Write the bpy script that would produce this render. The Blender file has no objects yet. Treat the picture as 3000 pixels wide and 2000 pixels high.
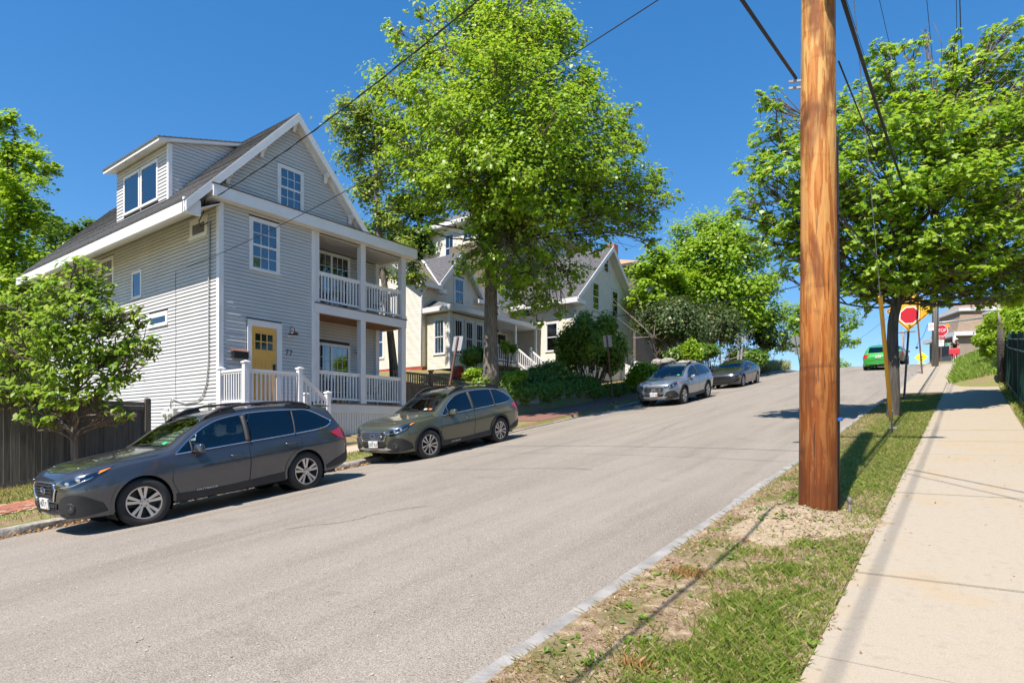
import bpy, bmesh, math, random
import numpy as np
from mathutils import Vector, Matrix
from mathutils.bvhtree import BVHTree
from mathutils.geometry import delaunay_2d_cdt

SC = bpy.context.scene
COL = SC.collection
R = math.radians
# ---------------------------------------------------------------- camera, sky, sun, exposure
# world: +Y runs up the street, +X to the right across it, z = 0 is eye height
TH = math.atan(1340 / 1800.0); CT = math.cos(TH); ST = math.sin(TH)
cam_d = bpy.data.cameras.new('camera'); cam = bpy.data.objects.new('camera', cam_d); COL.objects.link(cam)
cam.location = (0, 0, 0); cam.rotation_euler = (R(90), 0, TH)
cam_d.sensor_width = 36; cam_d.lens = 21.6; cam_d.shift_y = 262 / 3000.0
cam_d.clip_start = 0.05; cam_d.clip_end = 3000
SC.camera = cam
SUN_EL = R(56); SUNV = Vector((0.030, -math.cos(SUN_EL), math.sin(SUN_EL))).normalized()
w = bpy.data.worlds.new('World'); SC.world = w; w.use_nodes = True
nt = w.node_tree; bg = nt.nodes['Background']
sky = nt.nodes.new('ShaderNodeTexSky'); sky.sky_type = 'NISHITA'; sky.sun_disc = False
sky.sun_elevation = SUN_EL; sky.sun_rotation = math.atan2(SUNV.x, SUNV.y)
sky.altitude = 0; sky.air_density = 0.7; sky.dust_density = 0.0; sky.ozone_density = 1.0
hsv = nt.nodes.new('ShaderNodeHueSaturation'); hsv.inputs['Saturation'].default_value = 1.8; hsv.inputs['Hue'].default_value = .505; hsv.inputs['Value'].default_value = 1.36
gam = nt.nodes.new('ShaderNodeGamma'); gam.inputs['Gamma'].default_value = .6          # film-like softening of the bright horizon
nt.links.new(sky.outputs[0], gam.inputs['Color']); nt.links.new(gam.outputs[0], hsv.inputs['Color']); nt.links.new(hsv.outputs[0], bg.inputs[0]); bg.inputs[1].default_value = 0.148
sun_d = bpy.data.lights.new('sun', 'SUN'); sun = bpy.data.objects.new('sun', sun_d); COL.objects.link(sun)
sun_d.energy = 4.65; sun_d.angle = R(0.53); sun_d.color = (1.0, 0.905, 0.80)
sun.rotation_euler = (-SUNV).to_track_quat('-Z', 'Y').to_euler(); sun.location = (0, -20, 60)
SC.view_settings.view_transform = 'Standard'; SC.view_settings.look = 'None'
SC.view_settings.exposure = 0.87; SC.view_settings.gamma = 1.0; SC.view_settings.use_curve_mapping = False
SC.cycles.max_bounces = 6; SC.cycles.transparent_max_bounces = 12
SC.cycles.use_adaptive_sampling = True; SC.cycles.adaptive_threshold = 0.02
SC.cycles.use_denoising = True
SC.cycles.caustics_reflective = False; SC.cycles.caustics_refractive = False

# ---------------------------------------------------------------- helpers
WM = {}                                   # world matrix of each object we made
def at(px, py, d):                        # a sight line of the 3000 px wide photograph at depth d -> world point
    xc = (px - 1500) / 1800.0 * d; z = (1262 - py) / 1800.0 * d
    return Vector((xc * CT - d * ST, xc * ST + d * CT, z))
def onX(px, py, X):
    dx = (px - 1500) / 1800.0; return at(px, py, X / (dx * CT - ST))
def onY(px, py, Y):
    dx = (px - 1500) / 1800.0; return at(px, py, Y / (dx * ST + CT))

def tag(o, label=None, cat=None, group=None, kind=None):
    if label: o['label'] = label
    if cat: o['category'] = cat
    if group: o['group'] = group
    if kind: o['kind'] = kind
    return o
def link(o, parent=None, local=False):
    COL.objects.link(o)
    if parent is not None:
        o.parent = parent
        if not local:
            o.matrix_parent_inverse = WM[parent].inverted(); WM[o] = Matrix.Identity(4)
        else: WM[o] = WM[parent].copy()
    else: WM[o] = o.matrix_basis.copy()
    return o
def thing(name, loc, label, cat, group=None, rot=(0, 0, 0), kind=None):
    o = bpy.data.objects.new(name, None); o.empty_display_size = .2
    o.location = loc; o.rotation_euler = rot
    COL.objects.link(o); WM[o] = Matrix.LocRotScale(Vector(loc), o.rotation_euler, None)
    return tag(o, label, cat, group, kind)

class MB:
    def __init__(s): s.v = []; s.f = []
    def add(s, vs, fs):
        b = len(s.v); s.v.extend([tuple(p) for p in vs]); s.f.extend([tuple(i + b for i in f) for f in fs]); return s
    def box(s, x0, x1, y0, y1, z0, z1):
        if x0 > x1: x0, x1 = x1, x0
        if y0 > y1: y0, y1 = y1, y0
        if z0 > z1: z0, z1 = z1, z0
        return s.add([(x0,y0,z0),(x1,y0,z0),(x1,y1,z0),(x0,y1,z0),(x0,y0,z1),(x1,y0,z1),(x1,y1,z1),(x0,y1,z1)],
              [(0,3,2,1),(4,5,6,7),(0,1,5,4),(1,2,6,5),(2,3,7,6),(3,0,4,7)])
    def hexa(s, p):                        # 8 points, bottom ring then top ring
        return s.add(p, [(0,3,2,1),(4,5,6,7),(0,1,5,4),(1,2,6,5),(2,3,7,6),(3,0,4,7)])
    def bar(s, a, b, wd, ht, up=(0,0,1)):  # a straight bar of rectangular section from a to b
        a = Vector(a); b = Vector(b); d = (b - a).normalized(); up = Vector(up)
        sd = d.cross(up)
        if sd.length < 1e-4: sd = d.cross(Vector((1, 0, 0)))
        sd = sd.normalized() * wd / 2; u = sd.cross(d).normalized() * ht / 2
        return s.hexa([a-sd-u, a+sd-u, b+sd-u, b-sd-u, a-sd+u, a+sd+u, b+sd+u, b-sd+u])
    def tube(s, path, r, n=8, cap=True):
        path = [Vector(p) for p in path]; m = len(path)
        if not hasattr(r, '__len__'): r = [r] * m
        b = len(s.v); prev = None
        for i, p in enumerate(path):
            d = (path[min(i+1, m-1)] - path[max(i-1, 0)])
            d = d.normalized() if d.length > 1e-9 else Vector((0, 0, 1))
            if prev is None:
                a = d.orthogonal().normalized()
            else:
                a = prev - d * prev.dot(d)
                a = a.normalized() if a.length > 1e-6 else d.orthogonal().normalized()
            prev = a; c = d.cross(a)
            for k in range(n):
                t = 2 * math.pi * k / n; s.v.append(tuple(p + (a * math.cos(t) + c * math.sin(t)) * r[i]))
        for i in range(m - 1):
            for k in range(n):
                k2 = (k + 1) % n
                s.f.append((b+i*n+k, b+i*n+k2, b+(i+1)*n+k2, b+(i+1)*n+k))
        if cap:
            s.f.append(tuple(b + k for k in reversed(range(n)))); s.f.append(tuple(b + (m-1)*n + k for k in range(n)))
        return s
    def lathe(s, prof, n=24, axis='z', c=(0, 0, 0)):   # prof: (radius, height)
        b = len(s.v); m = len(prof)
        for r, h in prof:
            for k in range(n):
                t = 2 * math.pi * k / n; x, y = r * math.cos(t), r * math.sin(t)
                p = (x, y, h) if axis == 'z' else ((h, x, y) if axis == 'x' else (y, h, x))
                s.v.append((p[0]+c[0], p[1]+c[1], p[2]+c[2]))
        for i in range(m - 1):
            for k in range(n):
                k2 = (k + 1) % n
                s.f.append((b+i*n+k, b+i*n+k2, b+(i+1)*n+k2, b+(i+1)*n+k))
        return s
    def prism(s, poly, fr, t0, t1):        # polygon (u, v) extruded; fr(u, v, t) -> point
        n = len(poly); vs = [fr(u, v, t0) for u, v in poly] + [fr(u, v, t1) for u, v in poly]
        fs = [tuple(range(n)), tuple(reversed(range(n, 2*n)))] + [(i, n+i, n+(i+1) % n, (i+1) % n) for i in range(n)]
        return s.add(vs, fs)
    def mesh(s, name):
        me = bpy.data.meshes.new(name); me.from_pydata(s.v, [], s.f); me.validate(); return me
    def build(s, name, mat, parent=None, smooth=False, local=False, fix=True):
        me = s.mesh(name)
        if fix:
            bm = bmesh.new(); bm.from_mesh(me); bmesh.ops.recalc_face_normals(bm, faces=bm.faces); bm.to_mesh(me); bm.free()
        if smooth: me.shade_smooth()
        if smooth == 'auto': me.set_sharp_from_angle(angle=R(40))
        o = bpy.data.objects.new(name, me)
        if mat: me.materials.append(mat)
        return link(o, parent, local)
def share(name, me, parent, loc=(0,0,0), rot=(0,0,0), local=True, scale=None):
    o = bpy.data.objects.new(name, me); o.location = loc; o.rotation_euler = rot
    if scale: o.scale = scale
    COL.objects.link(o)
    if parent is not None:
        o.parent = parent
        if not local: o.matrix_parent_inverse = WM[parent].inverted()
    WM[o] = Matrix.Identity(4)
    return o
def bevel(o, wd=.01, seg=2):
    m = o.modifiers.new('bevel', 'BEVEL'); m.width = wd; m.segments = seg; m.limit_method = 'ANGLE'; m.angle_limit = R(35); return o
def ngons(name, verts, k, mat, parent=None, smooth=False, local=False):
    """numpy (N*k,3) verts -> N polygons of k corners, one mesh"""
    me = bpy.data.meshes.new(name); nv = len(verts); n = nv // k
    me.vertices.add(nv); me.vertices.foreach_set('co', np.ascontiguousarray(verts, np.float32).ravel())
    me.loops.add(nv); me.loops.foreach_set('vertex_index', np.arange(nv, dtype=np.int32))
    me.polygons.add(n); me.polygons.foreach_set('loop_start', np.arange(0, nv, k, dtype=np.int32))
    me.update(calc_edges=True); me.validate()
    if mat: me.materials.append(mat)
    if smooth: me.shade_smooth()
    o = bpy.data.objects.new(name, me); return link(o, parent, local)
def text_mesh(txt, size, name='lettering', sx=1.0):
    cu = bpy.data.curves.new(name, 'FONT'); cu.body = txt; cu.size = size; cu.align_x = 'CENTER'; cu.align_y = 'CENTER'; cu.resolution_u = 3; cu.extrude = .0015
    o = bpy.data.objects.new(name, cu); COL.objects.link(o)
    dg = bpy.context.evaluated_depsgraph_get(); me = bpy.data.meshes.new_from_object(o.evaluated_get(dg))
    bpy.data.objects.remove(o); bpy.data.curves.remove(cu); me.name = name
    if sx != 1: me.transform(Matrix.Diagonal((sx, 1, 1, 1)))
    return me
def put_text(txt, size, mat, parent, mtx, sx=1.0, local=False, name='lettering'):
    me = text_mesh(txt, size, name, sx); me.transform(mtx); me.materials.append(mat)
    o = bpy.data.objects.new(name, me); return link(o, parent, local)
def frame_mtx(o, ux, uy):                 # text plane: x along ux, y along uy
    ux = Vector(ux).normalized(); uy = Vector(uy).normalized(); uz = ux.cross(uy)
    return Matrix(((ux.x, uy.x, uz.x, o[0]), (ux.y, uy.y, uz.y, o[1]), (ux.z, uy.z, uz.z, o[2]), (0, 0, 0, 1)))

# ---------------------------------------------------------------- materials
def srgb(r, g, b):
    f = lambda c: (c/255/12.92) if c/255 <= .04045 else ((c/255+.055)/1.055)**2.4
    return (f(r), f(g), f(b))
MATS = {}
def mat(name, base, rough=.6, metal=0., spec=.5, var=0., vscale=8., bump=0., bscale=60., coat=0., emit=None, stretch=None, col2=None, detail=4., rvar=0., bdist=.02):
    if name in MATS: return MATS[name]
    m = bpy.data.materials.new(name); m.use_nodes = True; n = m.node_tree.nodes; l = m.node_tree.links
    b = n['Principled BSDF']; b.inputs['Base Color'].default_value = (*base, 1); b.inputs['Roughness'].default_value = rough
    b.inputs['Metallic'].default_value = metal; b.inputs['Specular IOR Level'].default_value = spec
    if coat: b.inputs['Coat Weight'].default_value = coat; b.inputs['Coat Roughness'].default_value = .04
    if var or bump or col2:
        tc = n.new('ShaderNodeTexCoord'); mp = n.new('ShaderNodeMapping'); l.new(tc.outputs['Object'], mp.inputs[0])
        if stretch: mp.inputs['Scale'].default_value = stretch
    if var or col2:
        nz = n.new('ShaderNodeTexNoise'); nz.inputs['Scale'].default_value = vscale; nz.inputs['Detail'].default_value = detail
        l.new(mp.outputs[0], nz.inputs['Vector'])
        rp = n.new('ShaderNodeMapRange'); rp.inputs[1].default_value = .3; rp.inputs[2].default_value = .7
        l.new(nz.outputs[0], rp.inputs[0])
        mx = n.new('ShaderNodeMix'); mx.data_type = 'RGBA'
        c2 = col2 if col2 else tuple(max(0, c * (1 + var)) for c in base); c1 = base if col2 else tuple(c * (1 - var) for c in base)
        mx.inputs[6].default_value = (*c1, 1); mx.inputs[7].default_value = (*c2, 1)
        l.new(rp.outputs[0], mx.inputs[0]); l.new(mx.outputs[2], b.inputs['Base Color'])
        if rvar:
            r2 = n.new('ShaderNodeMapRange'); r2.inputs[3].default_value = max(0, rough - rvar); r2.inputs[4].default_value = min(1, rough + rvar)
            l.new(nz.outputs[0], r2.inputs[0]); l.new(r2.outputs[0], b.inputs['Roughness'])
    if bump:
        nb = n.new('ShaderNodeTexNoise'); nb.inputs['Scale'].default_value = bscale; nb.inputs['Detail'].default_value = 4
        l.new(mp.outputs[0], nb.inputs['Vector'])
        bp = n.new('ShaderNodeBump'); bp.inputs['Strength'].default_value = bump; bp.inputs['Distance'].default_value = bdist
        l.new(nb.outputs[0], bp.inputs['Height']); l.new(bp.outputs[0], b.inputs['Normal'])
    if emit: b.inputs['Emission Color'].default_value = (*base, 1); b.inputs['Emission Strength'].default_value = emit
    MATS[name] = m; return m
def nodes_of(name):
    m = bpy.data.materials.new(name); m.use_nodes = True; MATS[name] = m
    return m, m.node_tree.nodes, m.node_tree.links
def glass(name, tint=(.8, .85, .85), refl=1.0, rough=.02, alpha=.0):
    """thin pane: tinted see-through plus a mirror-like sheen that grows at grazing angles"""
    m, n, l = nodes_of(name); out = n['Material Output']; n.remove(n['Principled BSDF'])
    tr = n.new('ShaderNodeBsdfTransparent'); tr.inputs[0].default_value = (*tint, 1)
    gl = n.new('ShaderNodeBsdfGlossy'); gl.inputs['Roughness'].default_value = rough
    fr = n.new('ShaderNodeFresnel'); fr.inputs[0].default_value = 1.55
    mp = n.new('ShaderNodeMath'); mp.operation = 'MULTIPLY_ADD'; mp.inputs[1].default_value = refl; mp.inputs[2].default_value = alpha; mp.use_clamp = True
    l.new(fr.outputs[0], mp.inputs[0])
    mx = n.new('ShaderNodeMixShader'); l.new(mp.outputs[0], mx.inputs[0]); l.new(tr.outputs[0], mx.inputs[1]); l.new(gl.outputs[0], mx.inputs[2])
    l.new(mx.outputs[0], out.inputs[0]); return m
def leaf_mat(name, c1, c2, c3=None, trans=.35, dry=.93):
    """foliage: colour picked per leaf, diffuse + translucent + a little gloss"""
    m, n, l = nodes_of(name); b = n['Principled BSDF']; out = n['Material Output']
    g = n.new('ShaderNodeNewGeometry'); cr = n.new('ShaderNodeValToRGB'); l.new(g.outputs['Random Per Island'], cr.inputs[0])
    e = cr.color_ramp.elements; e[0].color = (*c1, 1); e[1].color = (*c2, 1)
    if c3: x = e.new(dry); x.color = (*c2, 1); e[-1].color = (*c3, 1)
    l.new(cr.outputs[0], b.inputs['Base Color']); b.inputs['Roughness'].default_value = .40; b.inputs['Specular IOR Level'].default_value = .42
    t = n.new('ShaderNodeBsdfTranslucent'); hs = n.new('ShaderNodeHueSaturation'); hs.inputs['Value'].default_value = 1.5; hs.inputs['Hue'].default_value = .485
    l.new(cr.outputs[0], hs.inputs['Color']); l.new(hs.outputs[0], t.inputs[0])
    mx = n.new('ShaderNodeMixShader'); mx.inputs[0].default_value = trans; l.new(b.outputs[0], mx.inputs[1]); l.new(t.outputs[0], mx.inputs[2])
    l.new(mx.outputs[0], out.inputs[0]); return m

rng = np.random.default_rng(7); random.seed(7)
WHITE = mat('white_paint', (.74, .74, .75), .45, var=.04, vscale=3)
TRIM = mat('white_trim', (.70, .70, .71), .5, var=.06, vscale=2.5, bump=.05, bscale=20)
VINYL = mat('grey_vinyl_siding', (.53, .525, .515), .42, var=.06, vscale=1.2)
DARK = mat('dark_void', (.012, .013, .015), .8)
BLACKM = mat('black_metal', (.02, .02, .022), .4, spec=.4)
CONC = None
# ================================================================= terrain, road, pavements
def prof(Y):                                # road height along the street (right gutter), eye = 0
    if Y < 12: return -1.78 + .115 * Y
    if Y < 24: return -.40 + .120 * (Y - 12)
    if Y < 48: return 1.04 + .134 * (Y - 24)
    t = min(Y, 62) - 48; z = 4.256 + .134 * t - .5 * .134 / 14 * t * t * 1.2
    return z if Y < 62 else z - .045 * (Y - 62)
def sst(a, b, x):
    t = max(0., min(1., (x - a) / (b - a))); return t * t * (3 - 2 * t)
def loff(Y): return -.15 + .15 * sst(8, 25, Y)
XR, XL = -2.27, -11.62                      # the two kerb faces
def road_z(X, Y):
    t = (XR - X) / (XR - XL); return prof(Y) + loff(Y) * t + .10 * (1 - (2 * t - 1) ** 2)
def lbase(Y): return prof(Y) + loff(Y) + .13
def wall_h(Y): return .78 * sst(17.0, 18.6, Y) * (1 - sst(23.5, 29, Y)) + .12 * sst(24, 30, Y)
def gz(X, Y):
    if X > XR:
        z = prof(Y) + .115
        if X > .85:
            bank = sst(24, 30, Y)
            z += .05 * (X - .85) * (1 - bank)
        if Y > 26: z += sst(26, 31, Y) * max(0, X + .55) * .42 * (1 if X < 3 else 3.55 / (X + .55))
        return z
    if X < XL:
        z = lbase(Y); q = XL - X
        if q < 2.75: return z + .012 * q
        z += .033
        low = 1 - sst(16.2, 18.2, Y); hill = 1 - low
        z += low * .07 * (q - 2.75)
        z += hill * (wall_h(Y) + min(q - 2.75, 8.5) * (.165 - .085 * sst(28, 34, Y)))
        return z
    return road_z(X, Y) - .35
def sheet(name, xs, ys, fz, m, parent=None, jit=0.):
    mb = MB(); nx = len(xs)
    for y in ys:
        for x in xs: mb.v.append((x, y, fz(x, y) + (random.uniform(-jit, jit) if jit else 0)))
    for j in range(len(ys) - 1):
        for i in range(nx - 1):
            a = j * nx + i; mb.f.append((a, a + 1, a + nx + 1, a + nx))
    return mb.build(name, m, parent, smooth=True, fix=False)
def frange(a, b, n): return [a + (b - a) * i / n for i in range(n + 1)]

# asphalt
def asphalt():
    m, n, l = nodes_of('asphalt'); b = n['Principled BSDF']
    tc = n.new('ShaderNodeTexCoord')
    def noise(sc, det=4, rough=.6, st=None):
        x = n.new('ShaderNodeTexNoise'); x.inputs['Scale'].default_value = sc; x.inputs['Detail'].default_value = det; x.inputs['Roughness'].default_value = rough
        if st:
            mp = n.new('ShaderNodeMapping'); mp.inputs['Scale'].default_value = st; l.new(tc.outputs['Object'], mp.inputs[0]); l.new(mp.outputs[0], x.inputs['Vector'])
        else: l.new(tc.outputs['Object'], x.inputs['Vector'])
        return x
    def mix(bt, fac, a, c):
        x = n.new('ShaderNodeMix'); x.data_type = 'RGBA'; x.blend_type = bt
        for s, v in ((0, fac), (6, a), (7, c)):
            if isinstance(v, bpy.types.NodeSocket): l.new(v, x.inputs[s])
            else: x.inputs[s].default_value = v if s == 0 else (*v, 1)
        return x.outputs[2]
    def rng_(sock, a, b_, c=0, d=1):
        x = n.new('ShaderNodeMapRange'); x.inputs[1].default_value = a; x.inputs[2].default_value = b_; x.inputs[3].default_value = c; x.inputs[4].default_value = d; l.new(sock, x.inputs[0]); return x.outputs[0]
    fine = noise(95, 3, .7); mid = noise(28, 4, .65); big = noise(.45, 3); streak = noise(1.0, 4, .6, (3.2, .22, 1)); spot = noise(1.9, 2, .5); lane = noise(.8, 2, .5, (1.3, .05, 1))
    col = mix('MIX', rng_(fine.outputs[0], .38, .62), (.150, .134, .114), (.40, .360, .308))
    vo = n.new('ShaderNodeTexVoronoi'); vo.inputs['Scale'].default_value = 70; l.new(tc.outputs['Object'], vo.inputs['Vector'])
    col = mix('MIX', rng_(vo.outputs['Distance'], .10, .17, .75, 0), col, (.55, .51, .45))
    col = mix('MULTIPLY', rng_(mid.outputs[0], .35, .7, .0, .45), col, (.62, .60, .58))
    col = mix('MIX', rng_(big.outputs[0], .35, .75, .0, .30), col, (.33, .30, .26))
    col = mix('MULTIPLY', rng_(streak.outputs[0], .45, .75, 0, .40), col, (.62, .61, .60))
    col = mix('MULTIPLY', rng_(spot.outputs[0], .66, .72, 0, .22), col, (.55, .54, .54)); col = mix('MULTIPLY', rng_(lane.outputs[0], .48, .62, 0, .28), col, (.70, .69, .68))
    l.new(col, b.inputs['Base Color']); b.inputs['Roughness'].default_value = .85; b.inputs['Specular IOR Level'].default_value = .3
    bp = n.new('ShaderNodeBump'); bp.inputs['Strength'].default_value = .5; bp.inputs['Distance'].default_value = .012; l.new(fine.outputs[0], bp.inputs['Height']); l.new(bp.outputs[0], b.inputs['Normal'])
    return m
ASPH = asphalt()
ys_r = frange(-12, 60, 120) + frange(61, 150, 50)
road = sheet('road', frange(XL, XR, 24), ys_r, road_z, ASPH); tag(road, 'pale grey asphalt road climbing the hill between the kerbs', kind='structure')
SEAL = mat('dark_asphalt_patch', (.055, .055, .057), .85, var=.3, vscale=30, bump=.3, bscale=200)
def road_strip(name, pts, wd, m, parent, dz=.004):
    mb = MB()
    for i, (x, y) in enumerate(pts):
        k = wd * random.uniform(.6, 1.3) / 2
        a = pts[max(i-1, 0)]; c = pts[min(i+1, len(pts)-1)]; dx, dy = c[0]-a[0], c[1]-a[1]; q = math.hypot(dx, dy) or 1
        nx, ny = -dy/q*k, dx/q*k
        mb.v += [(x-nx, y-ny, road_z(x-nx, y-ny)+dz), (x+nx, y+ny, road_z(x+nx, y+ny)+dz)]
        if i: b = 2*i; mb.f.append((b-2, b-1, b+1, b))
    return mb.build(name, m, parent, fix=False)
# cracks and a seam in the asphalt
road_strip('crack', [(-10.6 + .5*math.sin(y*.3) + random.uniform(-.05, .05), y) for y in frange(9.5, 19, 40)], .022, SEAL, road)
road_strip('crack', [(x + .0, 9.1 + .25*math.sin(x*.9) + random.uniform(-.05, .05)) for x in frange(-9.6, -5.2, 40)], .014, SEAL, road)
for (ys, xs, nn) in (((4.5, 6.2), (-6.8, -6.0), 30), ((14, 21), (-6.3, -6.9), 60)):
    road_strip('crack', [(xs[0] + (xs[1]-xs[0]) * t + .10 * math.sin(9*t + ys[0]) + random.uniform(-.03, .03), ys[0] + (ys[1]-ys[0]) * t) for t in frange(0, 1, nn)], .010, SEAL, road)
# fine pale speckle: loose grit and leaf scraps on the asphalt
def scatter_bits(name, n, fx, fy, fz, size, m, seed, parent=None, flat=.25):
    g = np.random.default_rng(seed); P = []
    for i in range(n):
        x, y = fx(g), fy(g); s = size * g.uniform(.5, 1.5); a = g.uniform(0, 6.28); z = fz(x, y)
        u = np.array([math.cos(a), math.sin(a), g.uniform(-flat, flat)]) * s; v = np.array([-math.sin(a), math.cos(a), g.uniform(-flat, flat)]) * s * g.uniform(.3, .8)
        c = np.array([x, y, z + .006])
        P += [c - u, c - v, c + u, c + v]
    return ngons(name, np.array(P), 4, m, parent)
GRIT = mat('pale_grit', (.42, .38, .32), .8); LEAFL = leaf_mat('leaf_litter_colours', (.22, .12, .05), (.40, .25, .11), trans=.1)
o = scatter_bits('grit', 2600, lambda g: g.uniform(XL + .2, XR), lambda g: 1.5 + 20 * g.random() ** 1.6, road_z, .011, GRIT, 3, road); o['kind'] = 'stuff'

# base ground under everything, out to the horizon
def ground_mat():
    m, n, l = nodes_of('lawn_and_soil'); b = n['Principled BSDF']; tc = n.new('ShaderNodeTexCoord')
    def noise(sc, det=5):
        x = n.new('ShaderNodeTexNoise'); x.inputs['Scale'].default_value = sc; x.inputs['Detail'].default_value = det; l.new(tc.outputs['Object'], x.inputs['Vector']); return x.outputs[0]
    def mr(s, a, c):
        x = n.new('ShaderNodeMapRange'); x.inputs[1].default_value = a; x.inputs[2].default_value = c; l.new(s, x.inputs[0]); return x.outputs[0]
    def mix(f, a, c):
        x = n.new('ShaderNodeMix'); x.data_type = 'RGBA'; l.new(f, x.inputs[0])
        for s, v in ((6, a), (7, c)):
            if isinstance(v, bpy.types.NodeSocket): l.new(v, x.inputs[s])
            else: x.inputs[s].default_value = (*v, 1)
        return x.outputs[2]
    soil = mix(mr(noise(40), .35, .65), (.16, .105, .062), (.34, .25, .165))
    turf = mix(mr(noise(60), .35, .65), (.10, .14, .035), (.30, .27, .11))
    c = mix(mr(noise(1.6, 6), .40, .56), soil, turf)
    l.new(c, b.inputs['Base Color']); b.inputs['Roughness'].default_value = .95; b.inputs['Specular IOR Level'].default_value = .1
    bp = n.new('ShaderNodeBump'); bp.inputs['Strength'].default_value = .6; bp.inputs['Distance'].default_value = .02; l.new(noise(70), bp.inputs['Height']); l.new(bp.outputs[0], b.inputs['Normal']); return m
GROUND = ground_mat()
def gfun(x, y):
    if XL - .186 < x < XL: return prof(y) + loff(y) - .12
    if XR < x < XR + .156: return prof(y) - .12
    return gz(x, y)
gx = frange(-400, -60, 10) + frange(-56, -20, 18) + frange(-19.5, -12.0, 28) + [XL - .188, XL - .183, XL - .005, XL + .3, -7, XR - .3, XR + .005, XR + .153, XR + .158] + frange(XR + .25, 3, 18) + frange(3.5, 20, 12) + frange(25, 400, 10)
gy = frange(-150, -14, 12) + frange(-12, 60, 144) + frange(62, 100, 12) + frange(110, 900, 10)
ground = sheet('ground', gx, gy, gfun, GROUND); tag(ground, 'lawn and bare soil around the street', kind='structure')

# concrete pavement on the right: separate slabs with open joints
def conc_mat(name, c1, c2, stain=(.50, .33, .15)):
    m, n, l = nodes_of(name); b = n['Principled BSDF']; tc = n.new('ShaderNodeTexCoord')
    def noise(sc, det=5):
        x = n.new('ShaderNodeTexNoise'); x.inputs['Scale'].default_value = sc; x.inputs['Detail'].default_value = det; l.new(tc.outputs['Object'], x.inputs['Vector']); return x.outputs[0]
    def mr(s, a, c, d=0, e=1):
        x = n.new('ShaderNodeMapRange'); x.inputs[1].default_value = a; x.inputs[2].default_value = c; x.inputs[3].default_value = d; x.inputs[4].default_value = e; l.new(s, x.inputs[0]); return x.outputs[0]
    def mix(f, a, c):
        x = n.new('ShaderNodeMix'); x.data_type = 'RGBA'; l.new(f, x.inputs[0])
        for s, v in ((6, a), (7, c)):
            if isinstance(v, bpy.types.NodeSocket): l.new(v, x.inputs[s])
            else: x.inputs[s].default_value = (*v, 1)
        return x.outputs[2]
    c = mix(mr(noise(140, 3), .35, .65), c1, c2)
    c = mix(mr(noise(1.7, 6), .52, .80, 0, .45), c, stain)
    c = mix(mr(noise(14, 5), .55, .75, 0, .35), c, tuple(v * .72 for v in c1))
    l.new(c, b.inputs['Base Color']); b.inputs['Roughness'].default_value = .85; b.inputs['Specular IOR Level'].default_value = .25
    bp = n.new('ShaderNodeBump'); bp.inputs['Strength'].default_value = .25; bp.inputs['Distance'].default_value = .01; l.new(noise(160), bp.inputs['Height']); l.new(bp.outputs[0], b.inputs['Normal']); return m
CONC = conc_mat('pavement_concrete', (.325, .282, .220), (.395, .348, .275), (.41, .27, .11))
KERBC = mat('pale_kerb_stone', (.195, .19, .18), .85, var=.12, vscale=5, bump=.45, bscale=40, col2=(.335, .325, .31))
sw = thing('pavement', (0, 5, gz(0, 5)), 'pale concrete pavement of square slabs beside the grass verge', None, kind='structure')
def slab(name, x0, x1, y0, y1, parent, m, dz=.02, th=.14, fz=gz, crown=0.):
    mb = MB(); q = [(x0, y0), (x1, y0), (x1, y1), (x0, y1)]; t = random.uniform(-.004, .004)
    mb.hexa([(x, y, fz(x, y) + dz - th) for x, y in q] + [(x, y, fz(x, y) + dz + t) for x, y in q])
    return mb.build(name, m, parent)
flat_gz = lambda x, y: prof(y) + .115
JB = mat('dark_joint_soil', (.07, .055, .04), .95, var=.3, vscale=20)
for a, b_, y0, y1 in ((-.70, .80, -2.4, 29), (XR + .19, -.67, 24.3, 46)): sheet('joint_bed', [a + .004, (a + b_) / 2, b_ - .004], frange(y0, y1, 80), lambda x, y: flat_gz(x, y) + .011, JB, sw)
y = -2.4
while y < 46:
    L = 1.52; e = .011
    if y < 24.2:
        for a, c in ((-.70, .80),): slab('paving_slab', a + e, c - e, y + e, y + L - e, sw, CONC, fz=flat_gz)
    elif y < 29:
        slab('paving_slab', XR + .19, -.71, y + e, y + L - e, sw, CONC, fz=flat_gz); slab('paving_slab', -.70 + e, .80 - e, y + e, y + L - e, sw, CONC, fz=flat_gz)
    else: slab('paving_slab', XR + .19, -.66, y + e, y + L - e, sw, CONC, fz=flat_gz)
    y += L
slab('paving_slab', XR + .19, -.66, y, y + 8, sw, CONC, fz=flat_gz); slab('paving_slab', -6, 6, 62, 66, sw, CONC, fz=lambda x, y: prof(y) + .1)
# kerb stones, right
kr = thing('kerb', (XR, 5, prof(5)), 'pale stone kerb along the right edge of the road', None, kind='structure')
y = -3
while y < 56:
    L = 1.8 + random.uniform(-.5, .4) if y < 30 else 3; g = .022; dx = random.uniform(-.012, .012); dz = random.uniform(-.010, .008)
    wv = .17; mb = MB(); q = [(XR + dx, y), (XR + wv + dx, y), (XR + wv + dx, y + L - g), (XR + dx, y + L - g)]
    mb.hexa([(a, b, prof(b) - .12) for a, b in q] + [(a + (.02 if i in (0, 3) else 0), b, prof(b) + .105 + dz) for i, (a, b) in enumerate(q)])
    bevel(mb.build('kerb_stone', KERBC, kr), .012, 2); y += L
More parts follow.
